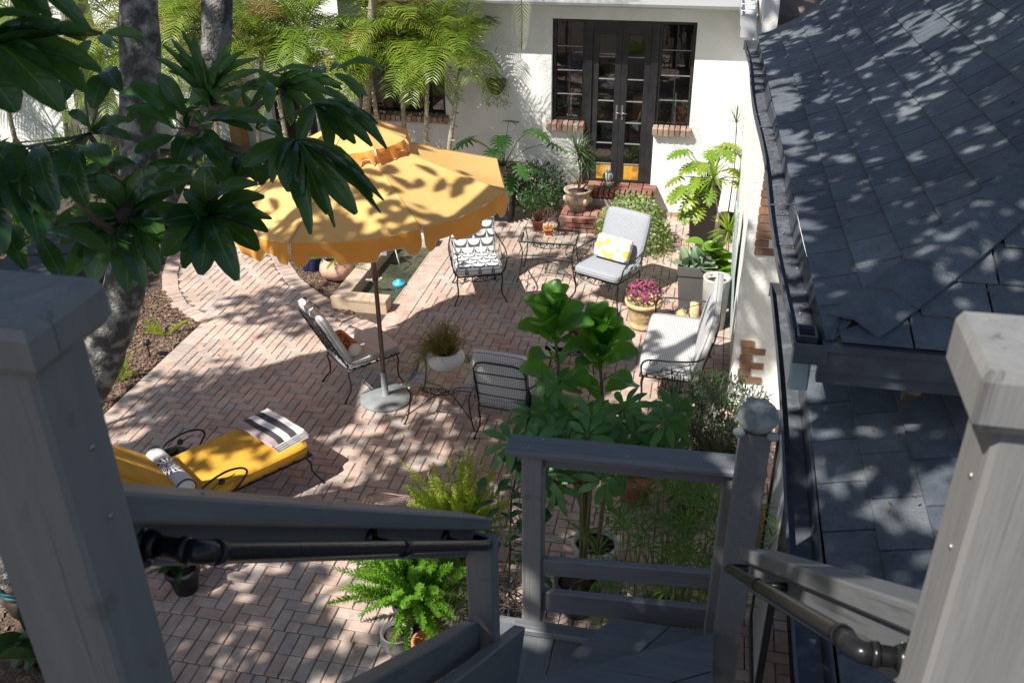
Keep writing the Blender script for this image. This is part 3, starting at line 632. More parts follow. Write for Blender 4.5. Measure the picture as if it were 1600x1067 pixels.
# brick steps
st=thing('brick_steps','red brick steps leading up to the black french doors','steps',(-1.3,12.5,0))
def brickblock(x0,x1,y0,y1,zt,rows,m_,vert_top=True):
    pass
m=MB(); m.box(-1.83,-.72,12.58,12.99,0,.335); m.box(-1.86,-.69,12.66,13.0,.335,.365); wbuild(m,'step_core','redmortar',st)
m=MB(); m.box(-1.93,-.75,12.14,12.58,0,.215); wbuild(m,'lower_core','redmortar',st)
b1=MB(); b1.obox((0,0,0),(1,0,0),(0,1,0),(0,0,1),.029,.09,.045,0,.004); RL=b1.data('brick','redbrick')
b2=MB(); b2.obox((0,0,0),(1,0,0),(0,1,0),(0,0,1),.094,.045,.028,0,.004); RS=b2.data('brick','redbrick')
n=15
for k in range(n): inst(RL,'brick',st,Matrix.Translation((-1.80+k*.0755,12.66,.405+rnd(-.002,.002))))
for k in range(6): 
    for q in range(3): inst(RS,'brick',st,Matrix.Translation((-1.76+k*.2,12.80+q*.1,.41)))
for row in range(3):
    for k in range(6): 
        x=-1.84+k*.2+(.1 if row%2 else 0)
        if x<-.80: inst(RS,'brick',st,Matrix.Translation((x,12.128+rnd(-.003,.003),.034+row*.072)))
for k in range(11):
    inst(RS,'brick',st,Matrix.Translation((-1.88+k*.105,12.24,.216+rnd(-.001,.002)))@Matrix.Rotation(R(90),4,'Z'))
    inst(RS,'brick',st,Matrix.Translation((-1.88+k*.105,12.45,.216+rnd(-.001,.002)))@Matrix.Rotation(R(90),4,'Z'))
for k in range(3): inst(RS,'brick',st,Matrix.Translation((-1.925,12.22+k*.15,.036))@Matrix.Rotation(R(90),4,'Z')); inst(RS,'brick',st,Matrix.Translation((-1.925,12.28+k*.14,.108))@Matrix.Rotation(R(90),4,'Z'))
# doormat/ledge
# ------------------------------------------------ right-hand building : side wall, pier, roofs
rb=thing('side_building','low building on the right with white stucco wall, brick quoins and dark shingle roofs','building',(.9,8,0))
m=MB(); m.box(.44,.64,8.22,12.99,0,2.82); m.box(.41,1.1,8.0,8.22,0,2.80); wbuild(m,'wall','stucco',rb)
m=MB(); m.box(.95,1.15,3.0,8.0,0,2.3); wbuild(m,'inner_wall','stucco',rb)
qb=MB(); qb.obox((0,0,0),(1,0,0),(0,1,0),(0,0,1),.11,.02,.032,0,.004); QM=qb.data('quoin_brick','quoinbrick')
qh=MB(); qh.obox((0,0,0),(1,0,0),(0,1,0),(0,0,1),.06,.02,.032,0,.004); QH=qh.data('quoin_brick','quoinbrick')
for k in range(14):
    z=1.64+k*.078
    if k in (1,3): inst(QH,'quoin_brick',rb,Matrix.Translation((.55,8.002,z)))
    else: inst(QM,'quoin_brick',rb,Matrix.Translation((.60+rnd(-.004,.004),8.002,z)))
for k,(x,q) in enumerate(((.54,QH),(.60,QM),(.54,QH),(.60,QM),(.54,QH),(.60,QM))): inst(q,'quoin_brick',rb,Matrix.Translation((x,8.002,.70-k*.078)))
# upper roof ---------------------------------
Z0=2.97; Z1=2.33; LX=.645
def lz(x): return Z1+.30*(x-LX)
def skew(x,y): return x-.0255*(y-4.0)
def prof(d): return .30*d+.20*d*d if d<1.6 else .30*d+.20*2.56+.64*(d-1.6)
X0,Y0,YF=.60,3.86,10.75
def rz_(x,y):
    u=max(0,x-X0); v=max(0,y-Y0); k=.06; d=min(u,v*1.0)
    return Z0+prof(d)+ (0.045*max(0,y-9.0)**2)*min(1,u/.8)
m=MB(); nx,ny=16,36; vs=[];fs=[]
for j in range(ny+1):
    for i in range(nx+1):
        x=X0+i*3.4/nx; y=Y0+(YF-Y0)*j/ny; vs.append((skew(x,y),y,rz_(x,y)-.014))
fs=[(j*(nx+1)+i,j*(nx+1)+i+1,(j+1)*(nx+1)+i+1,(j+1)*(nx+1)+i) for j in range(ny) for i in range(nx)]
m.add(vs,fs,0,None,True); wbuild(m,'roof_underlay','joint_sand',rb)
SH=[]
# shingles: (centre x,y, along(0 = rows along y, 1 = rows along x), half-exposure)
ex=.205; tab=.31
sh=[]
nrow=15
for r_ in range(nrow):
    u0=r_*ex; y=Y0+u0*1.0-.10+(.155 if r_%2 else 0)+.1
    while y<YF-.02:
        y1=min(y+tab,YF)
        if y1-y>.05: sh.append(('m',u0,y,y1))
        y+=tab
for r_ in range(9):
    v0=r_*ex; x=X0+v0+(.155 if r_%2 else 0)+.05
    while x<X0+3.2:
        sh.append(('f',v0,x,x+tab)); x+=tab
def shingle(kind,a0,b0,b1,gap=.0055):
    th=.008; ov=.09
    if kind=='m': 
        c=[(X0+a0-.012,b0+gap),(X0+a0-.012,b1-gap),(X0+a0+ex*.5,b1-gap),(X0+a0+ex+ov*.2,b1-gap),(X0+a0+ex+ov*.2,b0+gap),(X0+a0+ex*.5,b0+gap)]
        # clip on hip
        c=[(min(x,X0+max(0,(y-Y0))+.02) if True else x,y) for x,y in c]
    else:
        c=[(b0+gap,Y0+a0-.012),(b1-gap,Y0+a0-.012),(b1-gap,Y0+a0+ex*.5),(b1-gap,Y0+a0+ex+ov*.2),(b0+gap,Y0+a0+ex+ov*.2),(b0+gap,Y0+a0+ex*.5)]
        c=[(x,min(y,Y0+max(0,(x-X0))+.02)) for x,y in c]
    j_=random.uniform(-.004,.006); lift=[.030+j_,.030+j_*.3,.016,.000,.000,.016]
    if kind=='f': order=c
    vs=[(skew(x,y),y,rz_(x,y)+lift[i]*.6+.002) for i,(x,y) in enumerate(c)]
    lo=[(v[0],v[1],v[2]-th*1.2) for v in vs]
    m=MB()
    if kind=='m': m.add(vs+lo,[(0,5,2,1),(5,4,3,2),(0,1,7,6),(1,2,8,7),(2,3,9,8),(4,5,11,10),(5,0,6,11)])
    else: m.add(vs+lo,[(0,1,2,5),(5,2,3,4),(6,7,1,0),(7,8,2,1),(8,9,3,2),(10,11,5,4),(11,6,0,5)])
    return m
sh.sort(key=lambda s: (lambda x,y: math.hypot(x,y*.8))(X0+s[1],s[2]) if s[0]=='m' else math.hypot(s[2],Y0+s[1]))
rest=MB(); cnt=0
for s in sh:
    m=shingle(*s)
    vis = (s[0]=='m' and s[2]-Y0>=s[1]-.35) or (s[0]=='f' and s[2]-X0>=s[1]-.35)
    if not vis: continue
    if cnt<300: wbuild(m,'shingle','shingle',rb); cnt+=1
    else: rest.add(m.v,m.f)
wbuild(rest,'shingle','shingle',rb,True)
# hip caps
for k in range(13):
    t=k*.18+.115; 
    m=MB(); h=.10
    def P(a,off,l): 
        x=X0+a+off; y=Y0+a-off; return (skew(x,y),y,rz_(X0+a+abs(off)*0,Y0+a)-abs(off)*.30+l)
    vs=[P(t,-h,.03),P(t,0,.036),P(t,h,.03),P(t+.26,-h*.95,.014),P(t+.26,0,.02),P(t+.26,h*.95,.014)]
    vs2=[(v[0],v[1],v[2]-.012) for v in vs]
    m.add(vs+vs2,[(0,1,4,3),(1,2,5,4),(6,7,1,0),(7,8,2,1),(6,0,3,9),(2,8,11,5)]); wbuild(m,'hip_cap','shingle',rb)
# fascia along the front eave, drip edge
m=MB()
for z_a,z_b,yy in ((Z0-.035,Z0-.004,Y0-.03),(Z0-.15,Z0-.037,Y0-.012),(Z0-.22,Z0-.152,Y0+.01)): m.box(skew(X0,yy)-.02,4.2,yy,yy+.05,z_a,z_b)
wbuild(m,'fascia','gutter',rb)
m=MB(); m.box(.66,4.2,Y0+.062,Y0+.6,Z0-.20,Z0-.17); wbuild(m,'soffit','wood_grey',rb)
m=MB(); m.beam((1.02,Y0+.05,Z0-.23),(1.06,Y0+.30,Z0-.42),.06,.05); wbuild(m,'bracket','stem_brown',rb)
# gutter along the long eave
def gutter(name,pts_out,width,z,depth=.09,par=rb):
    m=MB(); vs=[]; pf=[(-width,.0),(-width-.012,.004),(-width-.012,-.01),(-width+.004,-.02),(-width+.012,-depth),(-.012,-depth),(0,-.0),(.006,.01),(.010,.01),(.004,-depth-.006),(-width+.006,-depth-.008),(-width-.002,-.03)]
    for x,y in pts_out:
        for a,b in pf: vs.append((x+width+a,y,z+b))
    n=len(pf); k=len(pts_out)
    m.add(vs,[(j*n+i,(j+1)*n+i,(j+1)*n+(i+1)%n,j*n+(i+1)%n) for j in range(k-1) for i in range(n)])
    for j,e in ((0,1),(k-1,-1)):
        o=j*n; y=pts_out[j][1]; x=pts_out[j][0]; m.box(x-.008,x+width+.004,y-.003*e-.003,y-.003*e+.003,z-depth-.006,z+.004)
    g_=wbuild(m,name,'gutter',par)
    return g_
P=[(skew(.60,y)-.145+ .012*math.sin(y*2.1),y) for y in [3.84+(10.6-3.84)*i/24 for i in range(25)]]
gutter('gutter',P,.135,Z0-.015)
m=MB()
for i in range(24):
    x0,y0=P[i];x1,y1=P[i+1]; a=Z0-.015-.084
    m.add([(x0+.012,y0,a),(x0+.122,y0,a),(x1+.122,y1,a),(x1+.012,y1,a)],[(0,1,2,3)])
wbuild(m,'gutter_debris','gutter_bed',rb)
for y in (5.6,7.3,9.0): 
    x=skew(.6,y)-.145; m=MB(); m.tube([(x-.005,y,Z0-.012),(x+.14,y+.01,Z0-.006)],.005,6); wbuild(m,'gutter_strap','gutter',rb)
m=MB(); x=skew(.6,4.0)-.12; m.box(x,x+.09,3.93,3.94,Z0-.10,Z0-.02); m.box(x,x+.09,4.04,4.05,Z0-.10,Z0-.02); m.box(x,x+.01,3.94,4.04,Z0-.10,Z0-.02); m.box(x+.08,x+.09,3.94,4.04,Z0-.10,Z0-.02); wbuild(m,'outlet_frame','gutter',rb)
m=MB(); m.obox((.515,3.95,Z0-.20),(1,0,0),(0,.1,1),(0,-1,.1),.045,.10,.03,0,.01); wbuild(m,'downspout','spout_pale',rb)
m=MB(); random.seed(5)
for k in range(160):
    y=rnd(4.2,10.4); x=skew(.6,y)-.145+rnd(.02,.12); z=Z0-.094; a=rnd(0,6.3); L=rnd(.01,.035); m.blade((x,y,z),(x+L*math.cos(a),y+L*math.sin(a),z+rnd(0,.012)),.012)
for k in range(170):
    y=rnd(4.0,10.4); u=rnd(.05,2.2)*rnd(.3,1); x=X0+u; z=rz_(x,y)+.024; x=skew(x,y); a=rnd(0,6.3); L=rnd(.012,.04); m.blade((x,y,z),(x+L*math.cos(a),y+L*math.sin(a),z+.006+L*math.cos(a)*.5),.014)
for k in range(60):
    y=rnd(2.4,4.6); x=rnd(.7,1.5); z=lz(x)+.02; a=rnd(0,6.3); L=rnd(.012,.035); m.blade((x,y,z),(x+L*math.cos(a),y+L*math.sin(a),z+.006),.012)
wbuild(m,'fallen_leaves','chip',rb,True)
# far end : house roof valley end, pale gutter elbow, brown roof beyond
ng=thing('corner_gutter','pale box gutter end with straps at the corner of the house eave','gutter',(.36,11.3,3.3))
m=MB(); m.box(.235,.40,11.05,12.6,3.02,3.05); m.box(.225,.24,11.05,12.6,3.02,3.13); m.box(.40,.41,11.05,12.6,3.02,3.13); m.box(.235,.40,11.04,11.05,2.9,3.13); wbuild(m,'trough','gutter_pale',ng)
for y in (11.35,11.8,12.25): m=MB(); m.box(.225,.41,y,y+.02,3.131,3.137); wbuild(m,'strap','white_cloth',ng)
br_=thing('brown_roof_house','brown roofed white house glimpsed beyond the dark shingle roof','house',(3,15,0))
m=MB(); m.box(.46,.62,11.0,13.5,2.97,3.6); m.box(2.0,6,14,20,0,3.4); wbuild(m,'wall','stucco',br_)
m=MB(); vs=[(.62,11.6,3.05),(6,11.6,3.05),(6,16,6.0),(.62,16,6.0)]; m.add(vs+[(v[0],v[1],v[2]-.1) for v in vs],[(0,1,2,3),(7,6,5,4),(0,4,5,1),(1,5,6,2),(2,6,7,3),(3,7,4,0)]); wbuild(m,'roof','brown_roof',br_)
# lower roof ---------------------------------
Z1=2.33; LX=.645
def lz(x): return Z1+.30*(x-LX)
m=MB(); m.add([(LX-.01,1.9,lz(LX)-.012),(2.2,1.9,lz(2.2)-.012),(2.2,6.1,lz(2.2)-.012),(LX-.01,6.1,lz(LX)-.012)],[(0,1,2,3)]); m.box(LX,1.0,1.95,6.05,Z1-.16,Z1-.03); wbuild(m,'lower_underlay','joint_sand',rb)
ls=[]
for r_ in range(7):
    u=LX-.012+r_*.205; y=1.95+(.14 if r_%2 else 0)+.05*(r_%3)
    while y<6.05:
        y1=min(y+.34,6.05); a=.0035
        if y1-y>.06:
            a=.005; jj=rnd(0,.006); vs=[(u+rnd(-.003,.003),y+a,lz(u)+.016+jj),(u,y1-a,lz(u)+.016),(u+.22,y1-a,lz(u+.22)+.003),(u+.22,y+a,lz(u+.22)+.003)]; m=MB(); m.add(vs+[(v[0],v[1],v[2]-.01) for v in vs],[(0,3,2,1),(0,1,5,4),(1,2,6,5),(3,0,4,7)]); wbuild(m,'shingle_low','shingle',rb)
        y+=.34
P=[(.50+.008*math.sin(y*1.7),y) for y in [1.9+(5.85-1.9)*i/14 for i in range(15)]]
gutter('lower_gutter',P,.12,Z1-.01,.09)
m=MB()
for i in range(14):
    x0,y0=P[i];x1,y1=P[i+1]; a=Z1-.01-.082; m.add([(x0+.012,y0,a),(x0+.108,y0,a),(x1+.108,y1,a),(x1+.012,y1,a)],[(0,1,2,3)])
wbuild(m,'gutter_debris','gutter_bed',rb)
m=MB(); m.box(.60,.66,1.9,6.0,Z1-.2,Z1-.115); wbuild(m,'lower_fascia','wood_grey',rb)
# post and window frame leaning under the lower eave
sf=thing('door_screen','narrow glazed screen with black and white frame standing under the lower eave','screen',(.62,4.7,0))
m=MB(); m.box(.60,.64,4.30,4.34,0,2.0); m.box(.60,.64,5.1,5.14,0,2.0); m.box(.60,.64,4.34,5.1,1.96,2.0); m.box(.60,.64,4.34,5.1,0,.1); wbuild(m,'frame','doorblack',sf); m=MB(); m.box(.615,.63,4.34,5.1,.1,1.96); wbuild(m,'panel','gutter_pale',sf)
crt=thing('wooden_crate','reddish brown wooden crate on the bricks under the lower eave','crate',(.82,5.9,0))
for k in range(4): m=MB(); m.box(-.14,.14,-.18+.09*k,-.1+.09*k,.30,.318); m.build('slat','wood_crate',crt)
for k in range(3): m=MB(); m.box(-.14,.14,-.195,-.18,.02+.1*k,.10+.1*k); m.build('slat','wood_crate',crt)
for k in range(3): m=MB(); m.box(-.155,-.14,-.18,.18,.02+.1*k,.10+.1*k); m.build('slat','wood_crate',crt)
# ================================================= STAIRCASE
woodpaint('paint_grey',(.17,.17,.167),(.20,.198,.193),(9,9,.8))
woodpaint('paint_rail',(.125,.131,.137),(.15,.155,.16),(9,.9,9))
woodpaint('paint_railx',(.155,.159,.163),(.195,.198,.20),(.9,9,9))
woodpaint('deck_paint_y',(.105,.113,.121),(.145,.152,.16),(9,1,5))
woodpaint('deck_paint',(.105,.113,.121),(.145,.152,.16),(1,9,5))
sc=thing('staircase','grey painted wooden staircase with railings and black pipe handrails in the foreground','staircase',(0,1.5,0))
def B(name,p0,p1,w_,h,mt='paint_rail',par=sc,upv=(0,0,1),ch=.005):
    p0,p1=Vector(p0),Vector(p1); d=p1-p0; L=d.length; d.normalize(); x=d.cross(Vector(upv)).normalized(); z=x.cross(d)
    m=MB(); m.obox((0,0,0),(1,0,0),(0,1,0),(0,0,1),w_/2,L/2,h/2,0,ch); o=m.build(name,'paint_rail',par)
    M_=Matrix((x,d,z)).transposed().to_4x4(); M_.translation=(p0+p1)/2-par.location; o.matrix_basis=M_; return o
def post(x,y,s,z0,z1,name='post',sy=None,mt='paint_grey'):
    m=MB(); m.obox((x,y,(z0+z1)/2),(1,0,0),(0,0,1),(0,1,0),s/2,(z1-z0)/2,(sy or s)/2,0,.006); return wbuild(m,name,mt,sc)
def cap(par,x,y,w_,d,z,h):
    m=MB(); l=Vector(par.location); a,b=w_/2,d/2; c=.02; off=par.parent.location
    q=lambda k,zz:[(x-off.x-a*k[0],y-off.y-b*k[1],zz-off.z),(x-off.x+a*k[0],y-off.y-b*k[1],zz-off.z),(x-off.x+a*k[0],y-off.y+b*k[1],zz-off.z),(x-off.x-a*k[0],y-off.y+b*k[1],zz-off.z)]
    vs=q((.90,.90),z-h-.012)+q((1,1),z-h)+q((1,1),z-c*.6)+q((.94,.94),z)
    m.add(vs,[(3,2,1,0),(12,13,14,15)]+[(4*j+i,4*j+(i+1)%4,4*j+4+(i+1)%4,4*j+4+i) for j in range(3) for i in range(4)]); o=m.build('post_cap','paint_grey',par); return o
# near posts
lp=post(-.722,.752,.125,2.6,4.527,sy=.095); cap(lp,-.719,.752,.165,.13,4.570,.045)
rp=post(.374,.912,.125,2.6,4.465,sy=.095); cap(rp,.366,.915,.17,.135,4.537,.06)
post(-.86,.36,.09,2.6,3.95)
# left stair rail
B('rail_cap',(-.735,.80,4.262),(-.605,2.20,3.105),.115,.040)
B('rail_board',(-.745,.80,4.205),(-.615,2.16,3.052),.036,.085)
B('bottom_rail',(-.66,1.2,3.38),(-.595,2.12,2.70),.05,.11)
B('stringer',(-.60,1.0,3.35),(-.50,2.30,2.44),.045,.20)
lp2=post(-.565,2.14,.085,1.80,3.08)
# pipe handrail left
def hand(pts,r,fl,fdir,name='pipe_handrail',joints=()):
    m=MB(); m.tube(pts,r,14); h=wbuild(m,name,'pipe_black',sc); off=sc.location
    for c in fl:
        f=MB(); d=Vector(fdir); c=Vector(c)-off; f.tube([c-d*.0,c+d*.006],.034,20); f.tube([c+d*.006,c+d*.020],[.024,.018],16); f.build('flange','pipe_black',h)
        for a in range(4):
            f=MB(); t=a*math.pi/2+.7; u=d.orthogonal().normalized(); v=d.cross(u); p=c+(u*math.cos(t)+v*math.sin(t))*.028+d*.005; f.tube([p,p+d*.004],.0035,8); f.build('screw','screw',h)
    for a,b,rr in joints:
        f=MB(); f.tube([Vector(a)-off,Vector(b)-off],rr,16); f.build('collar','pipe_black',h)
    return h
A0=Vector((-.66,.86,4.175)); 
hl=[(-.718,.885,4.117),(-.660,.885,4.117),(-.645,.888,4.114),(-.638,.898,4.106),(-.636,.915,4.092),(-.535,2.03,3.165),(-.530,2.07,3.135),(-.535,2.095,3.12),(-.58,2.10,3.12)]
hand(hl,.0158,[(-.725,.885,4.117)],(1,0,0),joints=[((-.668,.885,4.117),(-.657,.885,4.117),.0195),((-.6362,.910,4.096),(-.6350,.924,4.085),.0192),((-.579,1.50,3.602),(-.577,1.53,3.577),.0178)])
m=MB(); m.tube([(-.660,.885,4.117),(-.645,.888,4.114),(-.638,.898,4.106),(-.636,.915,4.092)],.0176,14); wbuild(m,'elbow','pipe_black',sc)
m=MB(); m.tube([(-.66,1.515,3.60),(-.578,1.515,3.59)],.012,10); m.tube([(-.668,1.515,3.60),(-.652,1.515,3.60)],.033,14); wbuild(m,'rail_bracket','pipe_black',sc)
m=MB(); m.tube([(-.62,1.93,3.255),(-.54,1.93,3.245)],.012,10); m.tube([(-.625,1.93,3.255),(-.61,1.93,3.255)],.033,14); wbuild(m,'rail_bracket','pipe_black',sc)
# right stair rail
B('rail_cap',(.285,2.46,2.895),(.40,.98,4.085),.115,.042)
B('rail_board',(.275,2.40,2.862),(.38,.98,4.008),.036,.105)
hr=[(.27,2.44,2.85),(.205,2.42,2.86),(.195,2.40,2.875),(.20,2.37,2.90),(.277,1.14,3.885),(.281,1.095,3.912),(.293,1.075,3.922),(.352,1.075,3.922)]
hand(hr,.0158,[(.360,1.075,3.922)],(-1,0,0),joints=[((.306,1.075,3.922),(.316,1.075,3.922),.0195),((.2765,1.15,3.877),(.2772,1.135,3.889),.0192),((.229,1.90,3.278),(.231,1.87,3.302),.0178)])
m=MB(); m.tube([(.277,1.14,3.885),(.281,1.095,3.912),(.293,1.075,3.922),(.308,1.075,3.922)],.0176,14); wbuild(m,'elbow','pipe_black',sc)
m=MB(); m.tube([(.325,1.86,3.32),(.23,1.86,3.315)],.012,10); m.tube([(.318,1.86,3.32),(.328,1.86,3.32)],.035,14); wbuild(m,'rail_bracket','pipe_black',sc)
# landing
B('rail_cap',(-.69,3.09,2.765),(.235,3.09,2.790),.13,.038,ch=.012,mt='paint_railx')
B('rail_board',(-.60,3.10,2.712),(.235,3.10,2.735),.036,.075,mt='paint_railx')
post(-.585,3.10,.088,1.80,2.745)
B('mid_rail',(-.54,3.085,2.145),(.24,3.085,2.205),.036,.09,mt='paint_railx')
B('mid_rail',(-.54,3.10,1.93),(.24,3.10,1.97),.036,.12,mt='paint_railx')
B('curb_board',(-.66,3.03,1.815),(.24,3.03,1.815),.07,.035,mt='paint_railx')
bp=post(.262,2.90,.108,1.2,3.105,name='newel_post',mt='paint_rail'); post(.20,3.02,.05,1.80,2.75)
for k in range(7):
    m=MB(); x=-.76+k*.145; m.box(x+.003,x+.142,2.05,3.06,1.755,1.792); wbuild(m,'deck_board','deck_paint_y',sc)
m=MB(); m.box(-.76,.30,2.0,2.05,1.60,1.79); wbuild(m,'deck_joist','paint_grey',sc)
m=MB(); m.box(-.76,.30,3.062,3.10,1.60,1.79); wbuild(m,'deck_joist','paint_grey',sc)
for x in (-.70,.2): post(x,2.98,.09,0,1.75)
for x in (-.70,.2): post(x,2.1,.09,0,1.75)
def tread(P,z,h=.038,name='tread'):
    m=MB(); n=len(P); m.add([(x,y,z) for x,y in P]+[(x,y,z-h) for x,y in P],[tuple(range(n)),tuple(range(2*n-1,n-1,-1))]+[(n+i,n+(i+1)%n,(i+1)%n,i) for i in range(n)]); return wbuild(m,name,'deck_paint',sc)
# winder treads, each of two boards
tread([(-.455,2.64),(-.215,3.02),(.030,3.02),(-.32,2.50)],1.96)
tread([(-.315,2.50),(.036,3.02),(.205,3.03),(.205,2.86),(-.03,2.50)],1.96)
tread([(-.025,2.50),(.205,2.852),(.205,2.50)],1.958)
tread([(-.62,2.17),(-.62,2.363),(.205,2.843),(.205,2.645)],2.14)
tread([(-.62,1.97),(-.62,2.163),(.205,2.637),(.205,2.44)],2.14)
tread([(-.62,1.85),(-.62,1.963),(.205,2.433),(.205,1.85)],2.138)
m=MB(); m.add([(-.62,2.355,2.10),(.205,2.835,2.10),(.205,2.815,1.962),(-.62,2.335,1.962)],[(0,1,2,3),(3,2,1,0)]); wbuild(m,'riser','deck_paint',sc)
for k in range(7):
    z=2.34+k*.19; y=1.86-k*.225
    tread([(-.55,y-.14),(.25,y-.14),(.25,y),(-.55,y)],z); tread([(-.55,y-.285),(.25,y-.285),(.25,y-.145),(-.55,y-.145)],z)
B('stringer',(.29,2.5,1.90),(.29,.2,3.85),.045,.24)
for k in range(6): m=MB(); x=-.6+k*.18; m.box(x+.003,x+.175,-1.2,.25,3.60,3.64); wbuild(m,'deck_board','deck_paint',sc)
for (x,y,z) in [(-.6,3.05,2.789),(-.55,3.12,2.790),(-.2,3.06,2.797),(.15,3.07,2.804),(.18,3.12,2.805)]:
    m=MB(); m.tube([(x,y,z-.004),(x,y,z+.0025)],.0045,8); wbuild(m,'screw_head','screw',sc)
for y_ in (1.0,1.35,1.7,2.05):
    t_=(y_-.80)/1.40; m=MB(); x_=-.735+.13*t_; z_=4.262-1.157*t_; m.tube([(x_+.02,y_,z_+.0245),(x_+.02,y_,z_+.0275)],.004,8); wbuild(m,'screw_head','screw',sc)
for z_ in (4.38,4.28,3.95): m=MB(); m.tube([(-.661,.76,z_),(-.6575,.76,z_)],.004,8); wbuild(m,'screw_head','screw',sc); m=MB(); m.tube([(.313,.90,z_),(.3095,.90,z_)],.004,8); wbuild(m,'screw_head','screw',sc)
# turtle finial
tt=thing('turtle_figure','small weathered grey stone turtle sitting on top of the newel post','figurine',(.262,2.885,3.106))
m=MB(); m.ell((0,0,.055),.072,.078,.058,18,10); 
for k in range(6): a=k*math.pi/3; m.ell((.035*math.cos(a),.038*math.sin(a),.098),.018,.018,.010,8,5)
m.build('shell','turtle',tt)
m=MB(); m.ell((-.02,.085,.05),.024,.032,.024,10,6); m.ell((-.035,.105,.062),.006,.006,.006,6,4); m.build('head','turtle',tt)
for a,b in ((-.055,.05),(.06,.05),(-.06,-.05),(.055,-.055)): m=MB(); m.ell((a,b,.012),.024,.026,.014,10,5); m.build('foot','turtle',tt)

# ================================================= UMBRELLA
um=thing('patio_umbrella','large mustard yellow octagonal patio umbrella with a vented top and scalloped valance','umbrella',(-2.91,7.45,0))
uc=Vector((-3.0,7.59,2.15)); N=Vector((-.07,.02,1)).normalized(); ua=Vector((1,0,0)); ua=(ua-N*N.x).normalized(); ub=N.cross(ua)
def U(ang,r,h): return uc+(ua*math.cos(ang)+ub*math.sin(ang))*r+N*h-um.location
PH=4.62; S8=math.pi/4
def canopy(r0,h0,r1,h1,sag,nr=7,nt=6,val=.16,name='canopy',jit=0):
    m=MB(); pip=MB(); vm=MB()
    for k in range(8):
        A,Bq=PH+k*S8,PH+(k+1)*S8; vs=[]
        for j in range(nr+1):
            u=j/nr; r=r0+(r1-r0)*u; h=h0+(h1-h0)*u - 0
            for i in range(nt+1):
                t=i/nt; p=U(A,r,h).lerp(U(Bq,r,h),t); p-=N*(sag*u*4*t*(1-t)+sag*.25*math.sin(u*math.pi)); vs.append(p)
        m.add(vs,[(j*(nt+1)+i,(j+1)*(nt+1)+i,(j+1)*(nt+1)+i+1,j*(nt+1)+i+1) for j in range(nr) for i in range(nt)],0,None,True)
        if val:
            n=28; P0=[];P1=[];Pm=[]
            for i in range(n+1):
                t=i/n; tt_=.012+t*.976
                base=U(A,r1,h1).lerp(U(Bq,r1,h1),tt_)-N*(sag*4*tt_*(1-tt_))
                e=min(t,1-t)
                if e<.10: d=val*(.55+.45*math.sin(math.pi*.5*min(1,e/.035+.25)))
                elif e<.14: d=val*(1-.40*(e-.10)/.04)
                elif e<.32: d=val*.60
                elif e<.36: d=val*(.60+.37*(e-.32)/.04)
                else: d=val*.97
                out=(base+um.location-uc); out-=N*out.dot(N); out.normalize()
                wv=math.sin(t*9+k)*.010
                q=base-Vector((0,0,d))+out*(.03*d/val+wv+.012*math.sin(t*23+k*2)); P0.append(base); Pm.append(base-Vector((0,0,d*.5))+out*(.022+wv*.6)); P1.append(q)
            vm.add(P0+Pm+P1,[(i,n+1+i,n+2+i,i+1) for i in range(n)]+[(n+1+i,2*n+2+i,2*n+3+i,n+2+i) for i in range(n)],0,None,True)
            pip.tube(P1,.0028,4,cap=False); pip.tube([P0[0],Pm[0],P1[0]],.0028,4); pip.tube([P0[-1],Pm[-1],P1[-1]],.0028,4)
    o=m.build(name,'yellow_canvas',um)
    for k in range(8): sm_=MB(); sm_.tube([U(PH+k*S8,r0+(r1-r0)*u,h0+(h1-h0)*u)-N*(sag*.25*math.sin(u*math.pi)-.002) for u in [i/8 for i in range(9)]],.0032,4); sm_.build('seam','seam_canvas',o)
    pip.build('piping','white_piping',o)
    vm.build('valance','backlit_canvas',o)
    return o
canopy(.30,.40,1.35,0,.048,val=.19)
canopy(.02,.66,.47,.45,.02,nr=4,nt=5,val=.115,name='vent_canopy')
for k in range(8): m=MB(); m.tube([U(PH+k*S8,.03,.52),U(PH+k*S8,.6,.26),U(PH+k*S8,1.33,-.012)],.007,5); m.build('rib','bronze',um)
for k in range(8): m=MB(); m.tube([U(PH+k*S8,.03,.05),U(PH+k*S8,.70,.22)],.006,5); m.build('strut','bronze',um)
m=MB(); m.tube([U(0,0,.60),U(0,0,-.02),(0,0,1.75),(0,0,.30)],.0215,14); m.tube([(0,0,1.30),(0,0,1.55)],.030,14); m.build('pole','bronze',um)
m=MB(); m.tube([(0,0,1.62),(-.09,-.02,1.60)],.010,8); m.tube([(-.09,-.02,1.60),(-.09,-.02,1.57)],.012,8); m.build('crank','bronze',um)
m=MB(); m.lathe([(.255,0),(.262,.012),(.25,.030),(.12,.042),(.05,.050),(.033,.055),(.030,.30),(.026,.31)],36); m.build('base','galv',um)
m=MB(); m.tube([(.03,0,.22),(.065,0,.22)],.007,8); m.tube([(.065,0,.22),(.07,0,.22)],.016,10); m.build('set_screw','steel',um)
m=MB(); m.lathe([(.0,.60),(.02,.61),(.018,.66),(.0,.68)],10,cap=False); mm=Matrix.Translation(uc-um.location)@Matrix.Rotation(0,4,'X'); m.xform(mm); m.build('finial','bronze',um)

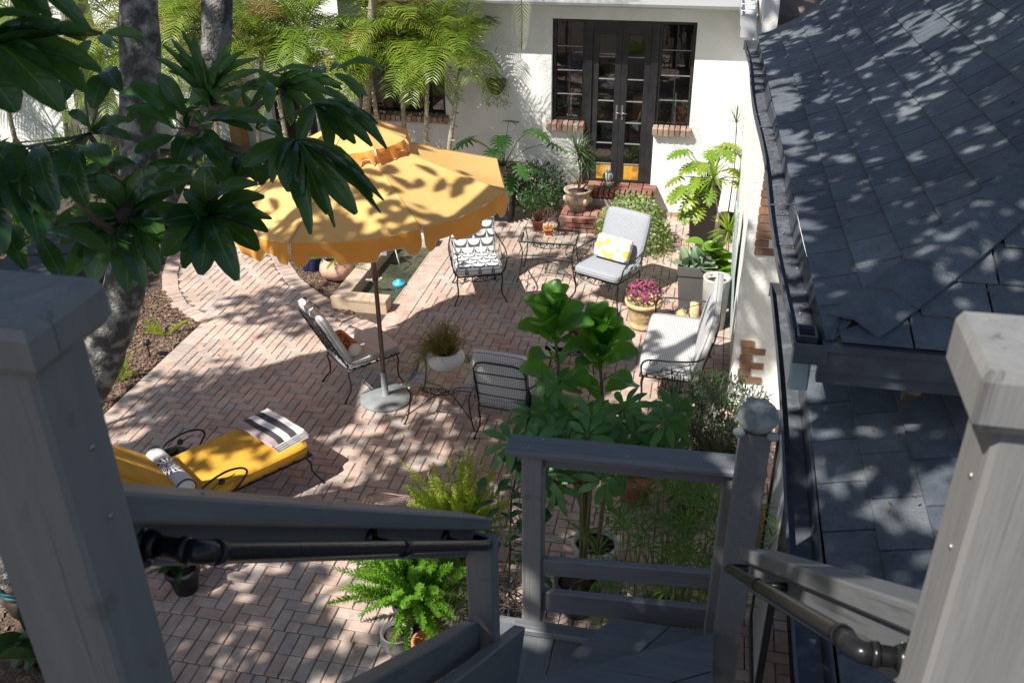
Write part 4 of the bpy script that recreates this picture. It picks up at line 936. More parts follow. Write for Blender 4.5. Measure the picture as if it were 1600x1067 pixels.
# ================================================= WROUGHT IRON FURNITURE (front faces -y locally)
def scroll(m,c,r,ax,ay,turn=1.6,start=0,rr=.0045,sgn=1):
    c=Vector(c);ax=Vector(ax);ay=Vector(ay);pts=[]
    for i in range(15):
        u=i/14; a=start+sgn*u*turn*2*math.pi; q=r*(1-.82*u); pts.append(c+ax*math.cos(a)*q+ay*math.sin(a)*q)
    m.tube(pts,rr,4)
def apron(m,x0,x1,y,z,axx=(1,0,0)):
    ax=Vector(axx); up_=Vector((0,0,1)); o=Vector((0,y,z)); L=x1-x0
    for k in range(4):
        c=o+ax*(x0+L*(k+.5)/4)-up_*.035; scroll(m,c,.036,ax,up_,1.4,math.pi/2 if k%2 else math.pi/2,.0045,1 if k%2 else -1)
    for k in range(5): 
        c=o+ax*(x0+L*(k+.5)/5)-up_*.02; m.ell(c,.012,.006,.012,6,4)
    pts=[o+ax*(x0+L*i/12)-up_*(.02+.055*math.sin(math.pi*i/12)) for i in range(13)]; m.tube(pts,.0045,4)
def legpts(x,y,z,dx,dy):
    return [(x,y,z),(x+dx*.25,y+dy*.25,z-.07),(x+dx*.05,y+dy*.05,z*.55),(x+dx*.15,y+dy*.15,z*.28),(x+dx*.7,y+dy*.7,.05),(x+dx*1.05,y+dy*1.05,.008)]
def pipe_ring(m,M_,par,mt):
    for r_ in (m.ring,m.ring2):
        p=MB(); p.tube([M_@Vector(v) for v in r_],.0045,5,closed=True); p.build('piping',mt,par)
def make_chair(name,label,cat,w_,d_,seatcloth,loc,rz,arms=True,backh=.52,group=None,rake=.42,sz=.36,slat=True,cush_h=.105,nback=1,nlab=None):
    t=thing(name,label,cat,(loc[0],loc[1],0),rz,group); a=w_/2
    for sx in (-1,1):
        m=MB(); m.tube(cr(legpts(sx*a*.92,-d_/2+.03,sz,sx*.05,-.05),3),.009,6); m.ell((sx*(a*.92+.052),-d_/2-.022,.008),.016,.016,.008,8,4)
        m.tube([(sx*a*.92,-d_/2+.03,sz-.05),(sx*a*.7,-d_/2+.03,sz-.10),(sx*a*.55,-d_/2+.03,sz-.04)],.005,4); m.build('leg','black_iron',t)
        m=MB(); m.tube(legpts(sx*a*.85,d_/2-.02,sz,sx*.03,.09),.009,6); m.ell((sx*(a*.85+.03),d_/2+.075,.008),.016,.016,.008,8,4); m.build('leg','black_iron',t)
    m=MB(); m.tube([(-a*.95,-d_/2,sz),(a*.95,-d_/2,sz),(a*.9,d_/2,sz-.03),(-a*.9,d_/2,sz-.03)],.009,6,closed=True)
    for k in range(6): y=-d_/2+d_*(k+.7)/6.5; m.box(-a*.9,a*.9,y-.012,y+.012,sz-.018-.004,sz-.018)
    m.build('seat_frame','black_iron',t)
    m=MB(); apron(m,-a*.8,a*.8,-d_/2,sz); m.build('apron','black_iron',t)
    # back frame
    top=Vector((0,d_/2+backh*rake,sz+backh)); bt=Vector((0,d_/2-.01,sz)); m=MB()
    def Q(x,u): p=bt.lerp(top,u); return (x,p.y,p.z)
    m.tube([Q(-a*.88,0),Q(-a*.90,.8),Q(-a*.78,.93),Q(-a*.5,.97),Q(a*.5,.97),Q(a*.78,.93),Q(a*.90,.8),Q(a*.88,0)],.009,6)
    if slat:
        for k in range(5):
            m.tube([Q(-a*.86,.12+k*.17),Q(a*.0,.20+k*.17),Q(a*.86,.12+k*.17)],.005,4)
            m.tube([Q(-a*.6+a*.3*k,.0),Q(-a*.5+a*.25*k,.5),Q(-a*.6+a*.3*k,.95)],.005,4)
    else:
        for k in range(3): m.tube([Q(-a*.88,.22+k*.25),Q(a*.88,.22+k*.25)],.006,4)
    m.build('back_frame','black_iron',t)
    if arms:
        for sx in (-1,1):
            m=MB(); x=sx*(a+.02)
            m.tube(cr([(sx*a*.9,d_/2+backh*rake*.45,sz+backh*.48),(x,d_/2-.05,sz+.25),(x+sx*.03,0,sz+.24),(x+sx*.03,-d_/2+.08,sz+.23),(x+sx*.02,-d_/2+.02,sz+.17),(x,-d_/2+.02,sz+.06),(sx*a*.92,-d_/2+.03,sz)]),.009,6)
            for q,zz in enumerate((.19,.12)):
                scroll(m,(x+sx*.01,-d_/2+.12+.11*q,sz+zz),.040,(0,1,0),(0,0,1),1.5,0,.0045); scroll(m,(x+sx*.01,-d_/2+.20+.13*q,sz+.08+.03*q),.034,(0,-1,0),(0,0,1),1.5,0,.0045)
            m.tube([(x,-d_/2+.05,sz+.05),(x,0,sz+.14),(x,d_/2-.06,sz+.22)],.0045,4); m.tube([(x,d_/2-.05,sz),(x,d_/2-.10,sz+.22)],.0045,4)
            m.build('arm','black_iron',t)
    m=MB(); m.pad(w_*.97,d_*1.06,cush_h,12,uvo=(0,-d_/2)); M_=Matrix.Translation((0,-.005,sz+cush_h/2-.005))@Matrix.Rotation(R(-2),4,'X'); m.xform(M_); q_=m.build('seat_cushion',seatcloth,t); pipe_ring(m,M_,q_,'grey_piping')
    bl=backh*1.10; ang=math.atan2(1,rake)
    for q in range(nback):
        ww=w_*.95/nback; m=MB(); m.pad(ww,bl,cush_h*.95,12,uvo=(q*.3,bl/2)); 
        M_=Matrix.Translation((-w_*.475+ww*(q+.5),d_/2-.045+bl*.5*math.cos(ang),sz+.045+bl*.5*math.sin(ang)))@Matrix.Rotation(ang,4,'X'); m.xform(M_); q_=m.build('back_cushion',seatcloth,t); pipe_ring(m,M_,q_,'grey_piping')
    return t
def face(dx,dy): return math.atan2(dx,-dy)     # rotation so local -y points to (dx,dy)
cA=make_chair('patio_chair','armless iron chair with grey checked cushions beside the umbrella pole, a coral bolster on it','chair',.54,.56,'cloth_check',(-3.22,7.72),face(.68,.73),arms=False,backh=.60,rake=.45,group='wrought iron patio chairs')
cB=make_chair('patio_chair','iron armchair with black and white scalloped cushions next to the fountain','chair',.56,.56,'cloth_scallop',(-2.58,9.95),face(.36,-.93),backh=.66,rake=.42,group='wrought iron patio chairs')
cC=make_chair('patio_chair','iron armchair with blue-grey cushions holding a yellow floral pillow','chair',.62,.56,'cloth_plain',(-1.02,10.12),face(-.42,-.90),backh=.56,rake=.38,group='wrought iron patio chairs')
cD=make_chair('patio_chair','iron chair with grey checked cushions seen from behind, in front of the fiddle leaf fig','chair',.54,.54,'cloth_check',(-1.58,7.26),face(.10,.995),arms=True,backh=.52,rake=.22,group='wrought iron patio chairs',slat=False)
lv=make_chair('loveseat','wide iron loveseat with light grey checked cushions against the white wall','loveseat',1.25,.56,'cloth_check',(-.14,8.36),face(-1,.03),arms=True,backh=.56,rake=.24,nback=1,sz=.36)
# pillows on chairs
def pillow(name,label,w_,d_,h,cl,M_):
    m=MB(); m.pad(w_,d_,h,12,e=6,puff=1.2); o=m.build(name,cl); o.matrix_world=M_; o['label']=label; o['category']='pillow'; return o
def place(t,x,y,z,rx=0,rzz=0): return Matrix.Translation(t.location)@Matrix.Rotation(t.rotation_euler[2],4,'Z')@Matrix.Translation((x,y,z))@Matrix.Rotation(rzz,4,'Z')@Matrix.Rotation(rx,4,'X')
pillow('pillow','white pillow with yellow and grey flowers on the blue-grey armchair',.46,.28,.13,'cloth_floral',place(cC,-.02,.13,.60,R(62)))
def bolster(name,label,L,r,cl,endm,M_):
    t=thing(name,label,'pillow',(0,0,0)); t.matrix_world=M_
    m=MB(); n=24; vs=[];lc=[]
    K=14
    for i in range(K+1):
        u=i/K; q=r*(1-.25*max(0,abs(2*u-1)-.88)/.12)
        for k in range(n+1):
            a=2*math.pi*k/n; vs.append((q*math.cos(a),-L/2+u*L,q*math.sin(a))); lc.append(((a-math.pi/2 if a<1.5*math.pi else a-2.5*math.pi)*r,u*L,0))
    m.add(vs,[(i*(n+1)+k,(i+1)*(n+1)+k,(i+1)*(n+1)+k+1,i*(n+1)+k+1) for i in range(K) for k in range(n)],0,lc,True); m.build('cover',cl,t)
    for s_ in (-1,1): m=MB(); m.ell((0,s_*L/2,0),r*.86,r*.22,r*.86,16,8); m.build('end',endm,t)
    for s_ in (-1,1): m=MB(); m.tube([(r*.93*math.cos(a*.3),s_*L*.493,r*.93*math.sin(a*.3)) for a in range(21)],.006,4,closed=True); m.build('piping','doorblack' if cl=='cloth_fern' else endm,t)
    return t
bolster('bolster','coral and black bolster pillow with white ends on the armless checked chair',.36,.072,'cloth_coral','white_cloth',place(cA,-.02,.17,.52,0,R(90)))

# ---- chaise longue
cx=thing('chaise_longue','iron chaise longue with yellow cushion in the lower left of the patio','chaise longue',(-3.62,5.82,0),math.atan2(-.58,.81))   # local +y points to the foot end
def cpad(nm,w_,d_,h,M_):
    m=MB(); m.pad(w_,d_,h,18,e=5,puff=.15); m.xform(M_); q_=m.build(nm,'yellow_cushion',cx); pipe_ring(m,M_,q_,'gold_piping'); return q_
cpad('seat_cushion',.66,1.02,.13,Matrix.Translation((0,-.02,.36)))
cpad('back_cushion',.66,.86,.15,Matrix.Translation((0,-.88,.66))@Matrix.Rotation(R(-43),4,'X'))
m=MB(); m.tube([(-.31,.50,.285),(.31,.50,.285),(.31,-.56,.285),(-.31,-.56,.285)],.010,6,closed=True)
for k in range(8): y=-.5+k*.14; m.box(-.31,.31,y-.012,y+.012,.276,.282)
m.tube([(-.31,-.56,.29),(-.31,-1.18,.88),(.31,-1.18,.88),(.31,-.56,.29)],.010,6); m.build('frame','black_iron',cx)
for sx in (-1,1):
    for y0,dy in ((.44,.10),(-.50,-.10),(-.9,-.05)):
        m=MB(); m.tube([(sx*.30,y0,.285 if y0>-.8 else .45),(sx*.33,y0+dy*.3,.22),(sx*.31,y0+dy*.4,.13),(sx*.37,y0+dy,.01)],.009,6); m.ell((sx*.37,y0+dy,.008),.018,.018,.008,8,4); m.build('leg','black_iron',cx)
    m=MB(); m.tube(cr([(sx*.33,-.60,.30),(sx*.35,-.56,.42),(sx*.37,-.46,.51),(sx*.37,-.30,.545),(sx*.37,-.17,.52),(sx*.37,-.12,.46),(sx*.36,-.18,.38),(sx*.33,-.24,.30)]),.009,8)
    m.tube(cr([(sx*.34,-.52,.36),(sx*.365,-.38,.46),(sx*.37,-.22,.49)]),.0045,5); m.ell((sx*.37,-.34,.475),.02,.03,.03,8,5); m.build('arm','black_iron',cx)
bolster('bolster','white bolster pillow with a black radiating leaf print on the yellow chaise longue',.60,.088,'cloth_fern','white_cloth',place(cx,0.0,-.60,.50,0,R(-90)))
# folded towel : layered stripes
tw=thing('beach_towel','folded striped towel in white, charcoal and mauve on the foot of the yellow chaise longue','towel',(-3.62,5.82,.427)); tw.rotation_euler=(0,0,math.atan2(-.58,.81)+R(7))
stripes=['towel_m','towel_k','towel_w','towel_k','towel_w']
def sheetm(z,x0,x1,y0,y1,off,nm):
    m=MB(); nx,ny=10,20; vs=[]
    for j in range(ny+1):
        for i in range(nx+1):
            u=i/nx;v=j/ny; x=x0+(x1-x0)*u; y=y0+(y1-y0)*v
            zz=z+.006*math.sin(x*17+y*9+off)+.005*math.sin(y*23+off)-.045*max(0,(u-.9)*10)**2*.6-.02*max(0,(.08-u)*12)**2
            vs.append((x,y,zz))
    for i in range(nx):
        for j in range(ny):
            s=min(4,int((j+.5)/ny*5)); m.add([vs[j*(nx+1)+i],vs[j*(nx+1)+i+1],vs[(j+1)*(nx+1)+i+1],vs[(j+1)*(nx+1)+i]],[(0,1,2,3)],[0,1,2,1,2][s] if True else 0,None,True)
    return m
for L_ in range(4):
    mm=MB(); top=sheetm(.016+L_*.017,-.285+.006*L_,.285-.008*L_,.19-.01*L_,.50-.006*L_,L_*1.3,'')
    # give thickness by rounded fold strip along y0 and y1
    o=mm.mark(); mm.v+=top.v; mm.f+=top.f; mm.mi+=top.mi; mm.lc+=top.lc; mm.sm+=top.sm
    for sgn,yy in ((-1,.19-.01*L_),(1,.50-.006*L_)):
        for i in range(10):
            x0=-.285+.006*L_+i*(.57-.014*L_)/10; x1=x0+(.57-.014*L_)/10; z=.016+L_*.017
            mm.add([(x0,yy,z),(x1,yy,z),(x1,yy+sgn*.008,z-.008),(x0,yy+sgn*.008,z-.008)],[(0,1,2,3)],0 if sgn<0 else 2); mm.add([(x0,yy+sgn*.008,z-.008),(x1,yy+sgn*.008,z-.008),(x1,yy,z-.016),(x0,yy,z-.016)],[(0,1,2,3)],2)
    for i in range(20):
        y0=.19-.01*L_+i*(.31+.004*L_)/20; y1=y0+(.31+.004*L_)/20; z=.016+L_*.017
        for xx,sg in ((-.285+.006*L_,-1),(.285-.008*L_,1)): mm.add([(xx,y0,z-.02),(xx,y1,z-.02),(xx+sg*.009,y1,z-.029),(xx+sg*.009,y0,z-.029)],[(0,1,2,3)],2)
    mm.build('fold',['towel_m','towel_k','towel_w'],tw)

# ---- tables
def make_table(name,label,w_,d_,h,loc,rz=0,group=None,shelf=None,top='glass'):
    t=thing(name,label,'table',(loc[0],loc[1],0),rz,group); a,b=w_/2,d_/2
    for sx in (-1,1):
        for sy in (-1,1):
            m=MB(); x,y=sx*a*.94,sy*b*.94
            m.tube(cr([(x,y,h-.01),(x*.97,y*.97,h-.06),(x*.91,y*.91,h*.72),(x*.95,y*.95,h*.42),(x*1.02,y*1.02,h*.15),(x*1.10,y*1.10,.008)],3),.0075,6); m.ell((x*1.10,y*1.10,.006),.014,.014,.007,8,4); m.build('leg','black_iron',t)
    m=MB(); m.tube([(-a*.96,-b*.96,h-.012),(a*.96,-b*.96,h-.012),(a*.96,b*.96,h-.012),(-a*.96,b*.96,h-.012)],.007,5,closed=True); m.build('rim_frame','black_iron',t)
    m=MB(); apron(m,-a*.55,a*.55,-b*.95,h-.01); m.build('apron','black_iron',t); m=MB(); apron(m,-a*.55,a*.55,b*.95,h-.01); m.build('apron','black_iron',t)
    for sx in (-1,1):
        mm=MB(); apron(mm,-b*.5,b*.5,0,h-.01); mm.xform(Matrix.Translation((sx*a*.95,0,0))@Matrix.Rotation(R(90),4,'Z')); mm.build('apron','black_iron',t)
    m=MB(); m.tube([(-a*.98,-b*.98,.09),(-a*.3,-b*.3,.20),(a*.3,b*.3,.20),(a*.98,b*.98,.09)],.006,5); m.tube([(a*.98,-b*.98,.09),(a*.3,-b*.3,.20),(-a*.3,b*.3,.20),(-a*.98,b*.98,.09)],.006,5); m.build('stretcher','black_iron',t)
    if top=='glass':
        m=MB(); m.add([(-a,-b,h+.004),(a,-b,h+.004),(a,b,h+.004),(-a,b,h+.004)],[(0,1,2,3)]); g_=m.build('glass_top','table_glass',t)
        m=MB(); e=.006
        m.box(-a,a,-b-e,-b,h-.004,h+.005); m.box(-a,a,b,b+e,h-.004,h+.005); m.box(-a-e,-a,-b-e,b+e,h-.004,h+.005); m.box(a,a+e,-b-e,b+e,h-.004,h+.005); m.build('glass_edge','glass_edge',t)
    else:
        m=MB(); m.box(-a+.06,a-.06,-b+.06,b-.06,h-.01,h+.012); m.build('tabletop','stone_top',t)
        m=MB(); m.box(-a,a,-b,-b+.058,h-.012,h+.014); m.box(-a,a,b-.058,b,h-.012,h+.014); m.box(-a,-a+.058,-b+.06,b-.06,h-.012,h+.014); m.box(a-.058,a,-b+.06,b-.06,h-.012,h+.014); m.build('border','stone_top',t)
        m=MB(); m.box(-a-.012,a+.012,-b-.012,-b-.001,h-.03,h+.010); m.box(-a-.012,a+.012,b+.001,b+.012,h-.03,h+.01); m.box(-a-.012,-a-.001,-b,b,h-.03,h+.01); m.box(a+.001,a+.012,-b,b,h-.03,h+.01); m.build('iron_edge','black_iron',t)
    if shelf:
        m=MB(); m.add([(-a*.85,-b*.85,shelf),(a*.85,-b*.85,shelf),(a*.85,b*.85,shelf),(-a*.85,b*.85,shelf)],[(0,1,2,3)]); m.build('glass_shelf','table_glass',t)
        m=MB(); m.tube([(-a*.86,-b*.86,shelf-.006),(a*.86,-b*.86,shelf-.006),(a*.86,b*.86,shelf-.006),(-a*.86,b*.86,shelf-.006)],.006,5,closed=True); m.build('shelf_frame','black_iron',t)
    return t
T1=make_table('glass_table','square glass topped iron table carrying a white bowl plant in front of the umbrella base','',.66,.62,.43,(-2.25,7.38),R(1)) if False else make_table('glass_table','square glass topped iron table carrying a white bowl plant in front of the umbrella base',.66,.64,.43,(-2.25,7.39),R(1),'iron side tables')
T2=make_table('glass_table','two tier glass topped iron table carrying two terracotta pots near the steps',.72,.46,.55,(-1.81,10.60),R(1),'iron side tables',shelf=.36)
T3=make_table('stone_table','long stone topped iron table partly hidden behind the fiddle leaf fig',.50,.95,.45,(-1.13,8.48),R(-1),'iron side tables',top='stone')
T4=thing('mesh_stool','low iron stool with a dark woven mesh top behind the stair rail','stool',(-2.12,5.27,0))
m=MB(); m.tube([(-.22,-.2,.45),(-.22,.14,.45),(-.16,.20,.45),(.16,.20,.45),(.22,.14,.45),(.22,-.2,.45)],.010,6,closed=True); m.build('rim','bronze',T4)
m=MB()
for k in range(22): x=-.21+k*.02; m.tube([(x,-.2,.447),(x,.18,.447)],.0028,3)
for k in range(20): y=-.19+k*.019; m.tube([(-.21,y,.450),(.21,y,.450)],.0028,3)
m.build('mesh_top','bronze',T4)
for sx in (-1,1):
    for sy in (-1,1): m=MB(); m.tube([(sx*.19,sy*.16,.45),(sx*.15,sy*.13,.2),(sx*.22,sy*.2,.0)],.008,6); m.build('leg','bronze',T4)
# ================================================= POTS AND PLANTS
UPV=Vector((0,0,1))
def pot(t,prof,mt,n=24,soil=None,name='pot'):
    m=MB(); m.lathe(prof,n); o=m.build(name,mt,t)
    if soil: m=MB(); r_,z_=soil; m.lathe([(0.0,z_-.001),(r_,z_),(0.0,z_+.012)],n,cap=False); m.build('soil','soil',t)
    return o
def classic(r,h,rim=.012,thick=.012,base=.7):   # tapered pot with a rim and an inside
    return [(r*base,0),(r*(base+.92*(1-base)),h*.80),(r*.99,h*.80),(r+rim,h*.82),(r+rim,h),(r-thick,h),(r-thick-.005,h*.80)]
def dirv(az,el): return Vector((math.cos(az)*math.cos(el),math.sin(az)*math.cos(el),math.sin(el)))
# ---- foxtail fern : plumes of tiny needles
def foxtail(t,n,L,r,mt,z=0,lean=(.2,1.3),seed=1,c=(0,0),name='foliage',azr=(0,6.283),needles=95):
    random.seed(seed); m=MB()
    for k in range(n):
        az=rnd(*azr); el=rnd(*lean); l=L*rnd(.65,1.05); p0=Vector((c[0]+rnd(-.05,.05),c[1]+rnd(-.05,.05),z)); d0=dirv(az,el); rr=r*rnd(.8,1.15)
        pts=[]; 
        for i in range(9): u=i/8; p=p0+d0*(l*u)+UPV*(.30*l*(u*(1-u)))*(1.2-el)-UPV*(.10*l*u*u); pts.append(p)
        m.tube([pts[0],pts[4],pts[8]],.0025,3)
        rn=random.random()
        for i in range(needles):
            u=.10+.90*i/needles; f=u*8; a=int(min(7,f)); p=pts[a].lerp(pts[a+1],f-a); tg=(pts[a+1]-pts[a]).normalized()
            q=rr*(math.sin(math.pi*min(1,(u-.05)*1.0))**.55)*rnd(.7,1.1) if u<.99 else .01
            s=tg.orthogonal().normalized(); s.rotate(Matrix.Rotation(i*2.4+rnd(-.3,.3),3,tg)); e=(s*.85+tg*.55).normalized()*max(q,.008)
            m.blade(p,p+e,q*.34+.003,up=tg,rnd=(rn*.6+rnd(0,.4)))
    return m.build(name,mt,t,True)
f1=thing('foxtail_fern','largest bright green foxtail fern in a dark pot just outside the left stair rail','fern',(-1.70,4.62,0),0,'foxtail ferns')
pot(f1,classic(.17,.26),'dark_planter',soil=(.15,.23))
foxtail(f1,130,.64,.055,'leaf_fox',.24,(.02,1.35),3,needles=115)
p=thing('terracotta_pot','small empty looking terracotta pot beside the largest foxtail fern','pot',(-1.54,4.33,0)); pot(p,classic(.105,.18),'terracotta',soil=(.09,.13))
p=thing('grey_fish_pot','dark grey lumpy pot on the pavers at the foot of the largest fern','pot',(-1.78,4.38,0)); pot(p,[(.06,0),(.11,.05),(.12,.10),(.10,.15),(.115,.17),(.10,.17),(.09,.14)],'grey_planter',soil=(.09,.14))
f2=thing('foxtail_fern','tall yellow lit foxtail fern behind the end of the left stair rail','fern',(-1.58,5.30,0),0,'foxtail ferns')
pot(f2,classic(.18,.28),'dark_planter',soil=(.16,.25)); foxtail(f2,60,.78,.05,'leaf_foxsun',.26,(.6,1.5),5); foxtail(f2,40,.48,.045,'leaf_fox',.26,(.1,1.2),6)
f3=thing('foxtail_fern','light green foxtail fern in a round terracotta pot beside the fountain','fern',(-4.42,10.05,0),0,'foxtail ferns')
pot(f3,[(.10,0),(.19,.05),(.225,.13),(.21,.21),(.16,.26),(.17,.28),(.15,.28),(.14,.25)],'terra_round',soil=(.14,.25)); foxtail(f3,38,.44,.034,'leaf_foxsun',.26,(.0,1.2),7,needles=60)
bpot=thing('blue_pot','glazed cobalt blue pot in the mulch left of the terracotta fern pot','pot',(-4.86,10.25,0)); pot(bpot,classic(.16,.30),'blue_glaze',soil=(.14,.27)); foxtail(bpot,16,.3,.03,'leaf_fox',.28,(.1,1.2),8,needles=50)
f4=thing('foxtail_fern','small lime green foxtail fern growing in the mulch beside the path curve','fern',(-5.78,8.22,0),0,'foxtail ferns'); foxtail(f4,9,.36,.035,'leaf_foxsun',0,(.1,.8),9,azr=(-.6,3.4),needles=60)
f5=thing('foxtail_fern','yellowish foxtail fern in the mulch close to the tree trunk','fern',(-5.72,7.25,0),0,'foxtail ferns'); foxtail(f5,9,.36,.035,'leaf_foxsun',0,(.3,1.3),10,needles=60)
f6=thing('potted_fern','dark green fern in a black plastic pot under the left handrail','fern',(-3.52,4.62,0)); pot(f6,classic(.12,.22),'black_plastic',soil=(.10,.19)); foxtail(f6,24,.30,.035,'leaf_mid',.2,(.1,1.2),11,needles=60)
gl=thing('garden_light','little black path light stake in the mulch by the patio border','light',(-5.68,7.75,0)); m=MB(); m.tube([(0,0,0),(0,0,.16)],.008); m.lathe([(.02,.16),(.045,.165),(.03,.21),(.01,.22)],12); m.build('lamp_body','black_plastic',gl)

# ---- fiddle leaf fig
def figprof(u): return max(.02,(math.sin(math.pi*min(1,u*.98+.01))**.5)*(.60+.48*u-.16*math.exp(-((u-.42)/.12)**2)))
m=MB(); m.leaf((0,0,0),(0,1,0),1.0,n=12,droop=.16,fold=.30,prof=figprof,rnd=0)
for i,v in enumerate(m.v): 
    u=m.lc[i][1]; m.v[i]=(v[0]*1,v[1],v[2]+.035*math.sin(u*17)*abs(v[0])*2)
FIGL=m.data('leaf','leaf_fig')
def fig_tree(t,px,py,ptop,n,seed,L0=.27):
    random.seed(seed); p0=Vector((px,py,.2)); p1=Vector(ptop)
    pts=[p0.lerp(p1,u)+Vector((.03*math.sin(u*6+seed),.03*math.cos(u*5),0)) for u in [i/10 for i in range(11)]]
    m=MB(); m.tube([q-t.location for q in pts],[.017-.007*i/10 for i in range(11)],8); m.build('trunk','stem_brown',t)
    for k in range(n):
        u=k/(n-1); top=k>=n*.5
        zz=.90+.10*(u-.5)*2 if top else .42+.95*u
        zz=min(.999,zz); f=zz*10; a=int(min(9,f)); b=pts[a].lerp(pts[a+1],f-a)
        az=k*2.4+seed; el=(.35+1.0*(u-.5)*2 if top else rnd(-.35,.35))+rnd(-.12,.12); L=L0*rnd(.85,1.1)
        d=dirv(az,el); b2=b+d*.035; nrm=(UPV-d*d.z).normalized() if abs(d.z)<.9 else -dirv(az,0)
        if el>.6: nrm=(UPV*.5-dirv(az,0)).normalized()
        nrm=(nrm+Vector((rnd(-.5,.5),-.35,.35))).normalized()
        inst(FIGL,'leaf',t,leafM(b2,b2+d*L,L*rnd(.66,.84),nrm))
fg=thing('fiddle_leaf_fig','two-stemmed fiddle leaf fig with big violin shaped leaves in a whitish pot','plant',(-.55,5.40,0))
pot(fg,[(.13,0),(.165,.24),(.18,.29),(.175,.31),(.155,.31),(.15,.26)],'cement',32,soil=(.155,.26))
fig_tree(fg,-.60,5.42,(-.93,5.42,2.12),32,2); fig_tree(fg,-.50,5.38,(-.55,5.45,1.96),36,5); 
# tall black obelisk rods
tr=thing('trellis','thin black metal garden trellis with a finial behind the landing rail','trellis',(-.98,5.0,0))
for dx,dy in ((-.13,-.1),(.13,-.1),(0,.14)): m=MB(); m.tube([(dx,dy,0),(dx*.8,dy*.8,1.0),(0,0,1.62)],.007,6); m.build('rod','black_iron',tr)
m=MB(); m.lathe([(.0,1.60),(.022,1.64),(.008,1.68),(.018,1.70),(.022,1.78),(.0,1.86)],10,cap=False); m.build('finial','black_iron',tr)
m=MB(); m.tube([(-.11,-.085,.55),(.11,-.085,.55),(0,.12,.55)],.005,5,closed=True); m.tube([(-.1,-.08,1.05),(.1,-.08,1.05),(0,.11,1.05)],.005,5,closed=True); m.build('ring','black_iron',tr)

# ---- palmately leaved (schefflera) shrubs : whorls
def whorl(m,c,ax,n,L,w_,spread=1.0,seed=0,nn=5,drop=.35,prof=None):
    ax=Vector(ax).normalized(); o=ax.orthogonal().normalized()
    for k in range(n):
        a=2*math.pi*k/n+rnd(-.12,.12)+seed; s=o.copy(); s.rotate(Matrix.Rotation(a,3,ax)); d=(s*math.cos(drop)+ax*(-math.sin(drop)+rnd(-.1,.15))).normalized(); l=L*rnd(.8,1.08)
        b=Vector(c)+d*.03; m.leaf(b,b+d*l,w_*rnd(.85,1.1),up=ax,n=nn,droop=.10,fold=.12)
        m.tube([Vector(c),b],.002,3)
def shrub_whorls(t,spots,mt,L,w_,n=8,stems=True,base=(0,0,.1),name='foliage'):
    m=MB(); sm=MB()
    for x,y,z in spots:
        c=Vector((x,y,z))-t.location; ax=Vector((rnd(-.5,.5)-.1,rnd(-.9,.1)-.3,1)); whorl(m,c,ax,n,L*rnd(.85,1.1),w_,seed=rnd(0,6))
        if stems: q_=Vector((base[0],base[1],1.0)); sm.tube([Vector(base)+Vector((rnd(-.03,.03),rnd(-.03,.03),0)),q_+Vector((rnd(-.04,.04),rnd(-.04,.04),0)),q_.lerp(c,.6)+Vector((0,0,.06)),c],.006,5)
    m.build(name,mt,t,True)
    if stems: sm.build('stems','stem_green',t)
random.seed(21)
ss=thing('dwarf_schefflera','leafy green schefflera shrub with finger-like leaf whorls in front of the fiddle leaf fig','plant',(-.62,5.0,0))
sp_=[]
for k in range(30):
    sp_.append((rnd(-1.05,-.05),rnd(4.6,5.3),rnd(1.32,1.78)))
sp_+=[(-.78,4.75,1.66),(-.55,4.85,1.75),(-.35,4.8,1.62),(-.15,4.95,1.52)]
shrub_whorls(ss,sp_,'leaf_sch',.17,.052,9,base=(.02,.1,.2))
pot(ss,classic(.16,.28),'dark_planter',soil=(.14,.25))
# vine on the trellis
random.seed(31)
vn=thing('climbing_vine','glossy vine with pointed leaves hanging around the trellis and left landing post','vine',(-1.0,4.75,0)); m=MB()
for k in range(70):
    z=rnd(.5,1.55); a=rnd(0,6.3); r_=rnd(.03,.20); b=Vector((r_*math.cos(a)+rnd(-.1,.25),r_*math.sin(a)-.1,z)); d=dirv(rnd(0,6.3),rnd(-1.2,.1)); m.leaf(b,b+d*rnd(.08,.15),rnd(.04,.065),n=4,fold=.2)
m.build('leaves','leaf_mid',vn,True); m=MB()
for k in range(5): x=-.1+k*.07; m.tube([(x,-.1,.05),(x+.05,-.12,.6),(x-.03,-.05,1.1),(x+.04,-.1,1.6)],.004,4)
m.build('stem','stem_green',vn)
rt_=thing('hanging_moss_basket','mass of dry brown twigs and roots beside the left landing post','plant',(-.95,3.75,0)); m=MB()
for k in range(1100):
    a=rnd(0,6.3); r_=rnd(0,.25); b=Vector((r_*math.cos(a),r_*math.sin(a)*.9,rnd(.95,1.42)-.6*r_)); d=dirv(rnd(0,6.3),rnd(-1,.6)); m.blade(b,b+d*rnd(.04,.13),.009)
m.build('twigs','root_dark',rt_,True); pot(rt_,[(.13,.70),(.17,1.08),(.16,1.09),(.15,1.08)],'black_plastic',soil=(.15,1.05)); m=MB(); m.tube([(0,0,0),(0,0,.7)],.05,10); m.lathe([(.14,0),(.14,.03)],16); m.build('stand','black_iron',rt_)
